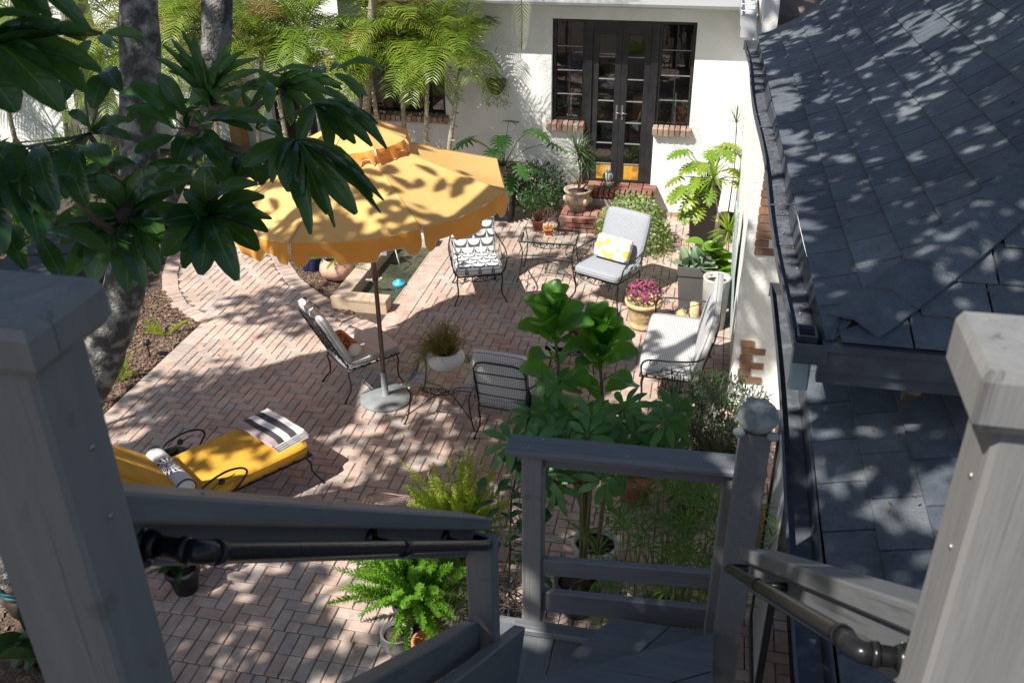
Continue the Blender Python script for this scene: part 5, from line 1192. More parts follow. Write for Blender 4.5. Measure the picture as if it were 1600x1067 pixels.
# papyrus / bamboo-like clump
random.seed(41)
pb=thing('umbrella_sedge','clump of thin stemmed umbrella sedge with narrow leaves seen through the landing rail','plant',(.02,4.75,0)); m=MB(); sm=MB()
for k in range(78):
    x,y=rnd(-.38,.40),rnd(-.30,.35); h=rnd(.55,1.42); tx,ty=x*1.25+rnd(-.12,.12),y+rnd(-.15,.1); sm.tube([(x*.6,y*.6,.1),((x+tx)*.45,(y+ty)*.45,h*.55),(tx,ty,h)],.0028,4)
    for q in range(13): d=dirv(q*.48+rnd(-.2,.2),rnd(-.25,.65)); m.blade((tx,ty,h),Vector((tx,ty,h))+d*rnd(.10,.21),.014,droop=.12)
    for q in range(5): zz=rnd(.3,.9); p_=Vector((x*.6,y*.6,.1)).lerp(Vector((tx,ty,h)),zz); d=dirv(rnd(0,6.3),rnd(.0,.9)); m.blade(p_,p_+d*rnd(.1,.2),.010)
m.build('leaves','leaf_bamboo',pb,True); sm.build('stems','stem_green',pb); pot(pb,classic(.24,.30),'grey_planter',soil=(.22,.26))
gr=thing('spider_plant','low arching bright green grassy plant beyond the landing rail at the newel','plant',(.10,6.1,0)); m=MB()
for k in range(130):
    az=rnd(0,6.3); L=rnd(.2,.42); p0=Vector((rnd(-.08,.08),rnd(-.08,.08),.26)); d=dirv(az,rnd(.4,1.2)); p1=p0+d*L*.6; p2=p1+Vector((d.x,d.y,-.35))*L*.6; m.add([p0-d.cross(UPV)*.004,p0+d.cross(UPV)*.004,p1+d.cross(UPV)*.006,p1-d.cross(UPV)*.006,p2],[(0,1,2,3),(3,2,4)],0,[(0,0,.5)]*5,True)
m.build('leaves','leaf_bright',gr,True); pot(gr,classic(.15,.26),'dark_planter',soil=(.13,.23))
# dense shrub at right
random.seed(51)
sh_=thing('dense_shrub','dense dark green twiggy shrub in a pot between the loveseat and the turtle post','shrub',(.30,6.75,0)); m=MB()
for k in range(3600):
    a=rnd(0,6.3); r_=rnd(0,1)**.5*.47; zz=rnd(.25,1.0)*(1-.35*r_); b=Vector((r_*math.cos(a)*.95-.05,r_*math.sin(a),zz)); d=dirv(rnd(0,6.3),rnd(-.2,1.3)); m.blade(b,b+d*rnd(.05,.12),rnd(.009,.018))
m.build('foliage','leaf_shrub',sh_,True); m=MB()
for k in range(14): a=k*.45; m.tube([(0,0,.2),(.2*math.cos(a),.2*math.sin(a),.5),(.36*math.cos(a),.36*math.sin(a),.8)],.006,4)
m.build('stems','stem_brown',sh_); pot(sh_,classic(.20,.30),'terra_round',soil=(.18,.27))
# mums
def mums(name,label,loc,r,seed,potprof,potm,zc,rz=.75):
    random.seed(seed); t=thing(name,label,'flowers',loc); pot(t,potprof,potm,28)
    m=MB(); lf=MB()
    for k in range(330):
        d=dirv(rnd(0,6.3),math.asin(rnd(-.15,1))); c=Vector((0,0,zc))+Vector((d.x*r,d.y*r,d.z*r*rz))*rnd(.88,1.03)
        u=d.orthogonal().normalized(); v=d.cross(u); R0=rnd(.014,.021); vs=[c+d*.006]
        for q in range(9): a=q*.698; vs.append(c+(u*math.cos(a)+v*math.sin(a))*R0*(1 if q%2 else .62)+d*rnd(-.003,.004))
        vs=[c+d*.007]+[c+(u*math.cos(q*.628)+v*math.sin(q*.628))*R0*(1 if q%2 else .62) for q in range(10)]
        m.add(vs,[(0,1+q,1+(q+1)%10) for q in range(10)])
    for k in range(220):
        d=dirv(rnd(0,6.3),math.asin(rnd(-.4,.9))); c=Vector((0,0,zc))+Vector((d.x*r,d.y*r,d.z*r*rz))*rnd(.75,.95); lf.blade(c,c+(d+Vector((rnd(-.6,.6),rnd(-.6,.6),0)))*.04,.02)
    m.build('flowers','magenta',t,True); lf.build('foliage','leaf_mid',t,True); return t
urn=[(.12,0),(.155,.03),(.13,.05),(.15,.10),(.175,.20),(.18,.27),(.21,.29),(.215,.33),(.19,.335),(.17,.30)]
mums('chrysanthemum','ball of magenta chrysanthemums in a tan urn between the blue-grey armchair and the loveseat',(-.54,9.48,0),.20,61,urn,'tanpot',.42)
mums('chrysanthemum','magenta chrysanthemums in shade half hidden behind the schefflera leaves',(-.34,6.35,0),.19,62,classic(.16,.28),'terracotta',.40)
# white bowl with rhipsalis on the glass table
random.seed(71)
wb_=thing('succulent_bowl','spilling olive green thin stemmed succulent in a round white bowl on the front glass table','plant',(-2.26,7.42,.436))
pot(wb_,[(.055,0),(.07,.012),(.14,.055),(.162,.11),(.148,.155),(.12,.178),(.10,.178),(.11,.14)],'white_bowl',28,soil=(.09,.145)); m=MB()
wb_.scale=(1.15,1.15,1.15)
for k in range(360):
    az=rnd(0,6.3) if k<220 else rnd(2.2,3.9); el=rnd(.55,1.5) if k<220 else rnd(-.1,.9); L=rnd(.12,.30); p0=Vector((rnd(-.06,.06),rnd(-.06,.06),.15)); d=dirv(az,el); p1=p0+d*L*.55; p2=p1+Vector((d.x,d.y,d.z-(.9 if k>=220 else .25))).normalized()*L*.5
    rr=.0026; m.tube([p0,p1,p2],[rr,rr,rr*.8],3)
    for q in range(2): e=p1.lerp(p2,rnd(.2,.9)); dd=dirv(rnd(0,6.3),rnd(-.3,1)); m.tube([e,e+dd*rnd(.02,.05)],rr*.8,3)
m.build('stems','leaf_rhip',wb_,True)
# red flower pot on the stone table
ro=thing('red_flower_bowl','small low bowl of red-brown flowers on the stone topped table','plant',(-1.08,8.22,.465)); m=MB()
for k in range(26): d=dirv(rnd(0,6.3),rnd(.2,1.4)); m.ell(Vector((d.x*.12,d.y*.10,.05+d.z*.05)),.022,.022,.018,7,4)
m.build('flowers','redflower',ro,True); pot(ro,[(.07,0),(.12,.05),(.11,.05)],'dark_planter',20); m=MB()
for k in range(30): d=dirv(rnd(0,6.3),rnd(.1,1)); m.blade((0,0,.05),d*.17+Vector((0,0,.03)),.03)
m.build('leaves','leaf_shrub',ro,True)
random.seed(77)
m=MB()
for k in range(230):
    x,y=(rnd(-5.3,.3),rnd(4.4,12.8)) if k<130 else (rnd(-.6,.4),rnd(10.6,12.0))
    a=rnd(0,6.3); L=rnd(.015,.05); m.blade((x,y,.004),(x+L*math.cos(a),y+L*math.sin(a),.006+rnd(0,.008)),L*.45)
m.build('fallen_leaves','chip',None,True)
# pots on two tier table
random.seed(81)
def smallpot(name,label,loc,r,h): 
    t=thing(name,label,'plant',loc); pot(t,classic(r,h),'terracotta',20,soil=(r*.85,h*.85)); m=MB(); m.lathe([(r*.95,0),(r*1.15,.004),(r*1.18,.014),(r*1.05,.012)],20); m.build('saucer','terra_round',t); return t
jp=smallpot('jade_plant','plant with reddish stems in the larger terracotta pot on the two tier table',(-1.98,10.72,.565),.072,.14); m=MB(); l_=MB()
for k in range(12):
    a=rnd(0,6.3); e=Vector((.13*math.cos(a),.13*math.sin(a),rnd(.25,.42))); m.tube([(0,0,.1),e*.6+Vector((0,0,.05)),e],[.010,.008,.005],5)
    for q in range(34): b=e+Vector((rnd(-.10,.10),rnd(-.10,.10),rnd(-.03,.20))); l_.blade(b,b+dirv(rnd(0,6.3),rnd(-.2,1))*.055,.022)
m.build('stems','twig_red',jp); l_.build('leaves','leaf_phil',jp,True)
tp=smallpot('topiary_frame_pot','little terracotta pot with orange leaves and a wire ball on the two tier table','' if False else (-1.82,10.56,.565),.052,.10); m=MB()
m.tube([(0,0,.08),(0,0,.22)],.003,4)
for q in range(4): a=q*math.pi/4; m.tube([(.075*math.cos(t*.42)*math.cos(a),.075*math.cos(t*.42)*math.sin(a),.295+.075*math.sin(t*.42)) for t in range(15)],.0025,3,closed=True)
m.tube([(.01,0,.08),(.05,.02,.22),(.10,.05,.30)],.004,4); m.build('wire_ball','twig_red',tp); m=MB()
for k in range(34): a=rnd(0,6.3); m.blade((0,0,.11),Vector((.08*math.cos(a),.08*math.sin(a),.10+rnd(-.02,.03))),.025)
m.build('leaves','leaf_orange',tp,True)
# dracaena in stone pot on step
def dracaena(t,z0,heads,L,w_,n,mt='leaf_drac',stem=.010):
    m=MB(); l_=MB()
    for hx,hy,hz in heads:
        m.tube([(0,0,z0),(hx*.3+.03,hy*.3,z0+(hz-z0)*.5),(hx,hy,hz)],[stem,stem*.9,stem*.7],6)
        for k in range(n):
            d=dirv(rnd(0,6.3),rnd(-.5,1.35)); p0=Vector((hx,hy,hz)); p1=p0+d*L*.55; p2=p1+(d-UPV*.35).normalized()*L*rnd(.35,.5); s=d.cross(UPV); s=s.normalized() if s.length>.1 else Vector((1,0,0)); rn=random.random()
            l_.add([p0-s*w_*.3,p0+s*w_*.3,p1+s*w_*.5,p1-s*w_*.5,p2],[(0,1,2,3),(3,2,4)],0,[(0,0,rn)]*5,True)
    m.build('stem','stem_brown',t); l_.build('leaves',mt,t,True)
random.seed(91)
d1=thing('dracaena','spiky dracaena in a carved beige stone pot on the left end of the brick steps','plant',(-1.72,12.36,.245)); pot(d1,[(.13,0),(.10,.03),(.16,.09),(.18,.17),(.155,.24),(.19,.27),(.20,.30),(.17,.30),(.15,.26)],'stonepot',22,soil=(.15,.26))
m=MB()
for k in range(8): a=k*.785; m.ell((.175*math.cos(a),.175*math.sin(a),.15),.035,.035,.05,8,5)
m.build('relief','stonepot',d1); dracaena(d1,.25,[(.02,.03,.72),(.10,0,.62),(-.02,-.02,.86)],.34,.016,60,stem=.011)
# small statue on the top step
s1=thing('stone_statue','small rough grey stone cherub statue on the top brick step against the door','statue',(-1.36,12.86,.44)); m=MB(); m.lathe([(.07,0),(.075,.03),(.05,.06)],14); m.build('base','statue',s1); m=MB(); m.ell((0,0,.13),.06,.05,.085,12,8); m.ell((-.055,-.01,.14),.02,.02,.055,8,6); m.ell((.055,-.01,.14),.02,.02,.055,8,6); m.ell((0,0,.235),.045,.045,.05,12,8); m.build('figure','statue',s1)
# creeping bush on the ground by the steps
random.seed(95)
cb_=thing('trailing_bush','rounded pale green small leaved trailing bush in front of the brick steps','shrub',(-.90,11.85,0)); m=MB(); sm=MB()
for k in range(2600):
    d=dirv(rnd(0,6.3),math.asin(rnd(-.0,1))); rr=rnd(.7,1.02); b=Vector((d.x*.52+.16*max(0,-d.y),d.y*.52,.03+d.z*.66))*rr; m.blade(b,b+(d*.4+Vector((rnd(-1,1),rnd(-1,1),rnd(-.7,.8)))).normalized()*rnd(.035,.06),rnd(.028,.045),up=d)
for k in range(160):
    a=rnd(-2.6,.4); r_=rnd(.35,.85); b=Vector((r_*math.cos(a),r_*math.sin(a),rnd(.0,.10))); m.blade(b,b+dirv(rnd(0,6.3),rnd(0,.6))*.04,.026)
for k in range(26): a=k*.24; sm.tube([(0,0,.05),(.25*math.cos(a),.25*math.sin(a),.45),(.5*math.cos(a),.5*math.sin(a),.15)],.004,4)
m.build('foliage','leaf_creep',cb_,True); sm.build('stems','stem_brown',cb_); pot(cb_,classic(.15,.25),'terracotta',soil=(.13,.22))
# split-leaf philodendrons
def philleaf(m,b,d,L,mi=0,nl=6,upv=UPV):
    """lobed blade: solid centre plus finger lobes on both sides, drooping at the tip"""
    d=Vector(d).normalized(); s=d.cross(upv); s=s.normalized() if s.length>.05 else Vector((1,0,0)); nz=s.cross(d); rn=random.random()
    b=Vector(b)
    def C(u): return b+d*(L*u)-nz*(.30*L*u*u)
    def Wd(u): return L*.20*math.sin(math.pi*min(1,.22+u*.78))**.7
    K=nl
    for i in range(K):
        u0,u1=i/K,(i+1)/K
        for sg in (-1,1):
            m.add([C(u0),C(u1),C(u1)+s*sg*Wd(u1)-nz*.02*L,C(u0)+s*sg*Wd(u0)-nz*.02*L],[(0,1,2,3)],mi,[(0,u0,rn),(0,u1,rn),(sg,u1,rn),(sg,u0,rn)],True)
            um=(u0+u1)/2; ln=L*.40*(math.sin(math.pi*(um*.70+.27)))**.8*rnd(.85,1.1); sweep=-.55+1.45*um; dd=(s*sg*math.cos(sweep)+d*math.sin(sweep)).normalized()
            r0=C(u0+.02)+s*sg*Wd(u0)*.9; r1=C(u1-.02)+s*sg*Wd(u1)*.9; e=(r0+r1)/2+dd*ln-nz*ln*.4; pd=(r1-r0).normalized(); mid=(r0+r1)/2+dd*ln*.55-nz*ln*.08; hw=(r1-r0).length*.50
            m.add([r0,r1,mid+pd*hw,e,mid-pd*hw],[(0,1,2,4),(4,2,3)],mi,[(sg,um,rn)]*5,True)
    c=C(.95); e=C(1.15); m.add([c-s*L*.07,c+s*L*.07,e],[(0,1,2)],mi,[(0,1,rn)]*3)
def philodendron(t,z0,leaves,mt,rstem=.008):
    sm=MB()
    for az,el,L,bl in leaves:
        d=dirv(az,el); e=Vector((0,0,z0))+d*L; mid=Vector((0,0,z0))+d*L*.5+UPV*L*.10; sm.tube([(0,0,z0-.03),mid,e],[rstem,rstem*.8,rstem*.6],6)
        m=MB(); dd=(Vector((d.x,d.y,0)).normalized()*.8+Vector((0,0,-.35+.3*el))).normalized(); philleaf(m,e-dd*bl*.05,dd,bl); m.build('leaf',mt,t)
    sm.build('leaf_stems','stem_green',t)
random.seed(101)
ph1=thing('split_leaf_philodendron','dark green split leaf philodendron in a tall dark planter left of the steps','plant',(-2.80,12.45,0)); 
def squarepot(t,w0,w1,h,mt,lip=.02):
    m=MB(); a,b=w0/2,w1/2; P=lambda r,z:[(-r,-r,z),(r,-r,z),(r,r,z),(-r,r,z)]
    vs=P(a,0)+P(b,h)+P(b-.02,h)+P(b-.03,h-.06); m.add(vs,[(4*j+i,4*j+(i+1)%4,4*j+4+(i+1)%4,4*j+4+i) for j in range(3) for i in range(4)]+[(3,2,1,0)]); m.build('planter',mt,t)
    m=MB(); m.add(P(b-.025,h-.05),[(0,1,2,3)]); m.build('soil','soil',t)
    m=MB(); k=a+(b-a)*.80
    for r_,z_ in ((k+.003,h*.80),): m.add(P(r_,z_)+P(r_+.001,z_+.012),[(i,(i+1)%4,4+(i+1)%4,4+i) for i in range(4)])
    m.build('band','black_plastic',t)
squarepot(ph1,.26,.36,.80,'dark_planter')
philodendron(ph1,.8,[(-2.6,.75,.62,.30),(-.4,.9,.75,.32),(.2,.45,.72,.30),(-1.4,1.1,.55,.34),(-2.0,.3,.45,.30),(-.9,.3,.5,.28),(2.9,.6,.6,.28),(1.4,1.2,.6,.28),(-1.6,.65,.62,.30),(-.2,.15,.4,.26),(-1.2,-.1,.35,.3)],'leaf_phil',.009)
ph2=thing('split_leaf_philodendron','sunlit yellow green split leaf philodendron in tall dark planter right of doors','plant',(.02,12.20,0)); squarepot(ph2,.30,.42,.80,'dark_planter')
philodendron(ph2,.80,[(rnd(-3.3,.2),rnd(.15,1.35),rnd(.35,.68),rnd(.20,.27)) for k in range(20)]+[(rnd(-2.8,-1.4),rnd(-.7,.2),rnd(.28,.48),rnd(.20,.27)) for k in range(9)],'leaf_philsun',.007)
# dark leafy shrub in front of the wall, left of the steps
random.seed(111)
js=thing('jade_shrub','bushy dark green shrub against the white wall between the tall planter and the steps','shrub',(-2.32,12.55,0)); m=MB()
for k in range(1100):
    d=dirv(rnd(0,6.3),math.asin(rnd(-.3,1))); b=Vector((d.x*.40,d.y*.30,.42+d.z*.42))*rnd(.6,1.02); m.blade(b,b+(d+Vector((rnd(-1,1),rnd(-1,1),rnd(-.5,.8)))).normalized()*rnd(.05,.09),rnd(.018,.035),up=d)
m.build('foliage','leaf_mid',js,True); m=MB()
for k in range(7): a=k*.9; m.tube([(0,0,0),(.1*math.cos(a),.08*math.sin(a),.3),(.25*math.cos(a),.18*math.sin(a),.6)],.012,5)
m.build('stems','stem_brown',js)
# planter with paddle leaves (grey square) near the loveseat
random.seed(121)
kp=thing('paddle_plant','pale green paddle leaved succulent in a tall grey tapered planter beside the loveseat','plant',(-.03,9.98,0)); squarepot(kp,.25,.36,.62,'grey_planter')
def paddle(t,items,mt,prof=None):
    for b,d,L,w_ in items:
        m=MB(); m.leaf((0,0,0),(0,1,0),1,n=7,droop=.08,fold=.25,prof=prof or (lambda u: max(.04,math.sin(math.pi*(u*.93+.035))**.55)),rnd=random.random()); me=m.data('leaf',mt)
        d=Vector(d).normalized(); b=Vector(b); o=inst(me,'leaf',t,leafM(b+t.location,b+t.location+d*L,w_,(UPV-d*d.z) if abs(d.z)<.85 else Vector((-d.x,-d.y-.3,.3))))
paddle(kp,[((rnd(-.13,.13),rnd(-.13,.13),.58),dirv(rnd(0,6.3),rnd(.0,1.4)),rnd(.13,.24),rnd(.09,.14)) for k in range(34)],'leaf_succ')
bg_=thing('begonia','broad leaved bright lime green plant in a terracotta pot behind the grey planter','plant',(.16,10.45,0)); pot(bg_,classic(.17,.34),'terracotta',soil=(.15,.3))
paddle(bg_,[((rnd(-.12,.12),rnd(-.12,.12),.32+rnd(0,.3)),dirv(rnd(0,6.3),rnd(-.2,1.3)),rnd(.16,.26),rnd(.15,.22)) for k in range(34)],'leaf_bright',lambda u: max(.05,math.sin(math.pi*(u*.85+.12))**.5))
m=MB()
for k in range(14): m.tube([(0,0,.28),(rnd(-.14,.14),rnd(-.14,.14),.62)],.005,4)
m.build('stems','stem_green',bg_)
cy=thing('cylinder_planter','tall pale cement cylinder planter against the white wall by the loveseat','planter',(.235,9.62,0)); pot(cy,[(.13,0),(.15,.60),(.152,.62),(.128,.62),(.12,.55)],'cement',32,soil=(.125,.56))
random.seed(131)
d2=thing('dracaena','thin trunked dracaena leaning in front of the right hand tall dark planter','plant',(.22,11.2,0)); pot(d2,classic(.12,.22),'terracotta',soil=(.10,.19)); dracaena(d2,.2,[(-.12,.1,1.18)],.34,.020,60,'leaf_philsun'); 
d3=thing('dracaena','yellow green spiky dracaena low beside the pale cement cylinder planter','plant',(.33,10.75,0)); pot(d3,classic(.12,.22),'dark_planter',soil=(.10,.19)); dracaena(d3,.2,[(.0,.0,.72)],.30,.018,60,'leaf_philsun')
d4=thing('dracaena','thin grey green dracaena at the far right wall corner high beside the roof gutter','plant',(.36,12.6,0)); pot(d4,classic(.12,.22),'dark_planter',soil=(.10,.19)); dracaena(d4,.2,[(-.02,.0,1.52)],.34,.010,46,'leaf_drac')
ls_=thing('leaning_slab','dark green weathered board leaning against the white side wall','board',(.40,9.6,0)); m=MB(); m.obox((0,0,.72),(1,0,.06),(0,1,0),(-.06,0,1),.012,.22,.72,0,.004); m.obox((.0,.3,.5),(1,0,.05),(0,1,0),(-.05,0,1),.01,.12,.5,0,.004); m.build('board','spout_pale',ls_)
wh=thing('log_slices','two pale round log slices beside the grey tapered planter','logs',(-.10,9.35,0)); m=MB(); m.lathe([(.06,0),(.06,.34)],18,(-.02,-.05,0)); m.lathe([(.05,0),(.05,.40)],18,(.12,.02,0)); m.build('log','tanpot',wh)
# hanging basket on wall
random.seed(141)
hb=thing('hanging_basket','wire basket with trailing plants hanging on the white wall beside the palms','basket',(-2.98,12.86,1.80)); m=MB()
m.lathe([(.02,-.14),(.09,-.08),(.14,.02),(.15,.08)],16); m.build('basket','root_dark',hb); m=MB(); m.tube([(0,.12,.5),(0,.0,.48)],.004,4); m.tube([(0,0,.48),(-.13,0,.08)],.002,3); m.tube([(0,0,.48),(.13,0,.08)],.002,3); m.build('hanger','black_iron',hb); m=MB()
for k in range(260): b=Vector((rnd(-.18,.18),rnd(-.14,.1),rnd(-.28,.16))); m.blade(b,b+dirv(rnd(0,6.3),rnd(-1.2,.6))*rnd(.04,.09),.014)
m.build('foliage','leaf_creep',hb,True)
# succulent cup beside the chaise
cg=thing('glass_bowl_plant','dark round bowl with green plants on the bricks behind the white bolster','plant',(-4.30,5.85,0)); pot(cg,[(.10,0),(.17,.10),(.19,.20),(.185,.21),(.17,.205),(.16,.15)],'dark_planter',28,soil=(.165,.16)); m=MB()
for k in range(130): b=Vector((rnd(-.13,.13),rnd(-.13,.13),.17)); m.blade(b,b+dirv(rnd(0,6.3),rnd(.1,1.3))*rnd(.04,.09),.022)
m.build('leaves','leaf_mid',cg,True); m=MB(); m.tube([(.16,0,.2),(.26,.05,.25),(.30,.10,.16),(.22,.14,.05)],.004,4); m.build('wire_handle','black_iron',cg)

# ================================================= PALMS
def frond(m,b,az,el,L,nl,ll,droop=.9,mi=0,dry=0,lw=.019,twist=0):
    b=Vector(b); d=dirv(az,el); h=dirv(az,0); pts=[]
    p=b.copy(); dd=d.copy(); N_=14
    for i in range(N_+1):
        pts.append(p.copy()); p=p+dd*(L/N_); dd=(dd-UPV*(droop*1.6/N_)*(.35+i/N_)).normalized()
    m.tube(pts[::2],[.010-.0011*i for i in range(8)],4,mi)
    rn=random.random()*.5
    for i in range(nl):
        u=.14+.86*i/nl; f=u*N_; a=int(min(N_-1,f)); c=pts[a].lerp(pts[a+1],f-a); tg=(pts[a+1]-pts[a]).normalized(); s=tg.cross(UPV); s=s.normalized() if s.length>.05 else Vector((1,0,0)); nz=s.cross(tg)
        l=ll*(math.sin(math.pi*(u*.78+.18)))**.6*rnd(.85,1.08)
        for sg in (-1,1):
            e=(s*sg*.80+tg*.62+nz*rnd(.05,.35)).normalized(); p1=c+e*l*.55; p2=p1+(e-UPV*rnd(.5,.9)).normalized()*l*.5; w_=lw
            q=tg*w_*.5; r1=rn+rnd(0,.5)
            m.add([c-q*.5,c+q*.5,p1+q,p1-q,p2],[(0,1,2,3),(3,2,4)],mi,[(0,0,r1)]*5,True)
def areca(name,label,loc,stems,nf,L,ll,group,seed,mats=('leaf_palm','leaf_palmdry'),dryp=.05,elr=(.15,1.3),azr=(0,6.283)):
    random.seed(seed); t=thing(name,label,'palm',loc,0,group)
    m=MB(); fr=MB()
    for x,y,h,tx,ty in stems:
        tp=Vector((x+tx,y+ty,h)); tm=MB(); tm.tube([(x,y,0),(x+tx*.3,y+ty*.3,h*.5),tp],[.042,.036,.03],8)
        for q in range(9): zz=h*(q+1)/10; c=Vector((x,y,0)).lerp(tp,zz/h*.9); tm.tube([c-UPV*.004,c+UPV*.004],.043,8)
        tm.build('trunk','palmbark',t)
        cs=MB(); cs.tube([tp,tp+Vector((tx*.1,ty*.1,.35))],[.040,.022],8); cs.build('crownshaft','stem_green',t)
        for k in range(nf):
            dry=random.random()<dryp; frond(fr,tp+UPV*rnd(.1,.35),rnd(*azr),rnd(*elr),L*rnd(.7,1.05),30,ll,droop=rnd(.8,1.5),mi=1 if dry else 0)
    fr.build('fronds',list(mats),t,True); return t
areca('areca_palm','clump of areca palms with ringed trunks in front of the brick-silled left window','' if False else (-3.95,12.35,0),[(-.58,.0,1.95,-.10,0),(-.28,.1,2.25,.0,0),(.02,-.02,2.05,.12,0),(.30,.05,2.1,.28,.0)],17,1.35,.36,'areca palms along the facade',201,elr=(-.1,1.15))
areca('areca_palm','yellowing areca palm clump at the white house corner, left of the brick-silled window',(-5.75,12.3,0),[(-.3,.2,2.0,-.1,0),(.1,.0,2.35,.1,0),(.35,.3,1.9,.2,0)],24,1.45,.36,'areca palms along the facade',202,dryp=.10,elr=(-.1,1.15))
areca('areca_palm','areca palm clump in front of the ochre column and recessed wall',(-7.7,12.8,0),[(-.3,.2,2.1,-.1,0),(.3,.0,2.3,.2,0),(.8,.3,2.0,.3,0)],20,1.6,.46,'areca palms along the facade',203,dryp=.10,elr=(-.1,1.2))
# single hanging frond from the eave palm
hf=thing('palm_tree','tall palm whose single pale drooping frond tips hang past the house eave','palm',(-3.3,11.2,0)); m=MB(); m.tube([(-1.7,1.25,0),(-1.3,1.15,2.4),(-.9,.8,4.4),(-.5,.6,6.2)],[.07,.06,.055,.05],8); m.build('trunk','palmbark',hf); m=MB(); random.seed(7)
for k in range(16):
    frond(m,(-.5,.6,6.2),k*.39+rnd(-.1,.1),rnd(.1,.9),2.4,34,.42,droop=1.4)
PT=[Vector(q) for q in ((-.5,.6,6.2),(-.05,.75,6.0),(.35,.85,5.2),(.62,.95,4.2),(.80,1.05,3.3),(.80,1.10,2.42))]; PT=cr(PT,6); m.tube(PT[::3],[.012]*4+[.009]*3+[.006]*(len(PT[::3])-7),5)
for i in range(64):
    u=.42+.58*i/64; f=u*(len(PT)-1); a=int(min(len(PT)-2,f)); c=PT[a].lerp(PT[a+1],f-a); tg=(PT[a+1]-PT[a]).normalized()
    for sg in (-1,1):
        e=(Vector((sg*.75,-.25,0))+tg*.7).normalized(); l=.30*math.sin(math.pi*(.25+.72*(i/64)))+.06; p1=c+e*l*.5; p2=p1+(e*.6-UPV*.8).normalized()*l*.55; q=tg*.010; m.add([c-q*.5,c+q*.5,p1+q,p1-q,p2],[(0,1,2,3),(3,2,4)],2,[(0,0,rnd(0,1))]*5,True)
leafmat('leaf_palmpale',(.40,.42,.28),(.50,.50,.38),.5,.3)
m.build('fronds',['leaf_palm','leaf_palmdry','leaf_palmpale'],hf,True)
# bottle palm trunk at the upper left
random.seed(205)
bp_=thing('royal_palm','palm with a pale swollen smooth trunk at the upper left behind the big leaves','palm',(-10.2,14.0,0)); m=MB(); m.lathe([(.34,0),(.36,.3),(.33,1.0),(.26,1.9),(.20,2.8),(.17,3.4)],18); m.build('trunk','palmtrunk_pale',bp_); m=MB(); m.lathe([(.16,3.4),(.17,3.6),(.10,4.4),(.05,4.8)],14); m.build('crownshaft','stem_green',bp_); m=MB()
for k in range(15): frond(m,(0,0,4.5),k*.42,rnd(-.5,.8),2.6,36,.5,droop=1.5,mi=1 if k%4==0 else 0,lw=.03)
m.build('fronds',['leaf_palm','leaf_palmdry'],bp_,True)
fanp=thing('areca_palm','palm clump with fan of fronds between the pale trunk and the grey foreground trunk','palm',(-9.0,13.2,0),0,'areca palms along the facade') ; m=MB(); m.tube([(0,0,0),(.1,0,2.4)],[.06,.045],8); m.build('trunk','palmbark',fanp); m=MB(); random.seed(66)
for k in range(13): frond(m,(.1,0,2.4),k*.5,rnd(0,1.1),1.7,34,.42,droop=1.2,mi=1 if k%3==0 else 0,lw=.02)
m.build('fronds',['leaf_palm','leaf_palmdry'],fanp,True)
areca('areca_palm','dense areca clump at the far upper left between the pale swollen trunk and the wall',(-11.0,12.6,0),[(-.4,.2,1.6,-.1,0),(.2,.0,1.9,.1,0),(.9,.3,1.7,.2,0)],16,1.7,.46,'areca palms along the facade',207,dryp=.08,elr=(-.1,1.2))
areca('areca_palm','yellow green areca clump between the grey trunk and the ochre column',(-8.6,12.9,0),[(-.2,.2,1.5,-.1,0),(.5,.0,1.8,.2,0)],16,1.4,.44,'areca palms along the facade',208,dryp=.08,elr=(-.1,1.2))
# background walls and shrubs at upper left
gw=thing('garden_wall','white stucco garden wall at the upper left behind the shrubs','wall',(-13,16.5,0)); m=MB(); m.box(-8,6,0,.2,0,2.6); m.box(-8.0,6.0,-.03,.23,2.6,2.68); m.build('wall_panel','stucco',gw)
def shrub(name,label,loc,rx,ry,rz,n,mt,L,w_,seed,group=None):
    random.seed(seed); t=thing(name,label,'shrub',loc,0,group); m=MB()
    for k in range(n):
        d=dirv(rnd(0,6.3),math.asin(rnd(-.1,1))); b=Vector((d.x*rx,d.y*ry,.05+d.z*rz))*rnd(.45,1.03); m.blade(b,b+(d+Vector((rnd(-.8,.8),rnd(-.8,.8),rnd(-.3,1.0)))).normalized()*rnd(L*.6,L),w_,up=d)
    m.build('foliage',mt,t,True); sm=MB()
    for k in range(8): a=k*.8; sm.tube([(0,0,0),(rx*.5*math.cos(a),ry*.5*math.sin(a),rz*.6)],.01,4)
    sm.build('stems','stem_brown',t); return t
shrub('garden_shrub','sunlit yellow green strappy shrub in front of the upper left garden wall',(-9.6,12.4,0),.7,.6,.8,900,'leaf_bright',.28,.03,301)
shrub('garden_shrub','small bright green shrub beside the path behind the big dark leaves',(-7.9,13.4,0),.5,.5,.55,600,'leaf_creep',.16,.03,302)
shrub('garden_shrub','green leafy shrub at the left picture edge beyond the dark low cover',(-9.6,10.2,0),.6,.7,.8,700,'leaf_bright',.22,.05,303)
shrub('garden_shrub','bright green shrub near the path between the grey trunk and the palms',(-7.9,11.2,0),.35,.4,.5,500,'leaf_bright',.2,.04,304)
shrub('garden_shrub','low green groundcover bush behind the umbrella under the palm trunks',(-5.5,11.7,0),.6,.5,.45,700,'leaf_creep',.15,.03,305)
pp_=thing('pale_pot','squat pale round pot beside the path at the left','pot',(-9.35,10.9,0)); pot(pp_,[(.25,0),(.30,.3),(.32,.42),(.30,.45),(.27,.44),(.25,.35)],'cement',28,soil=(.26,.38))
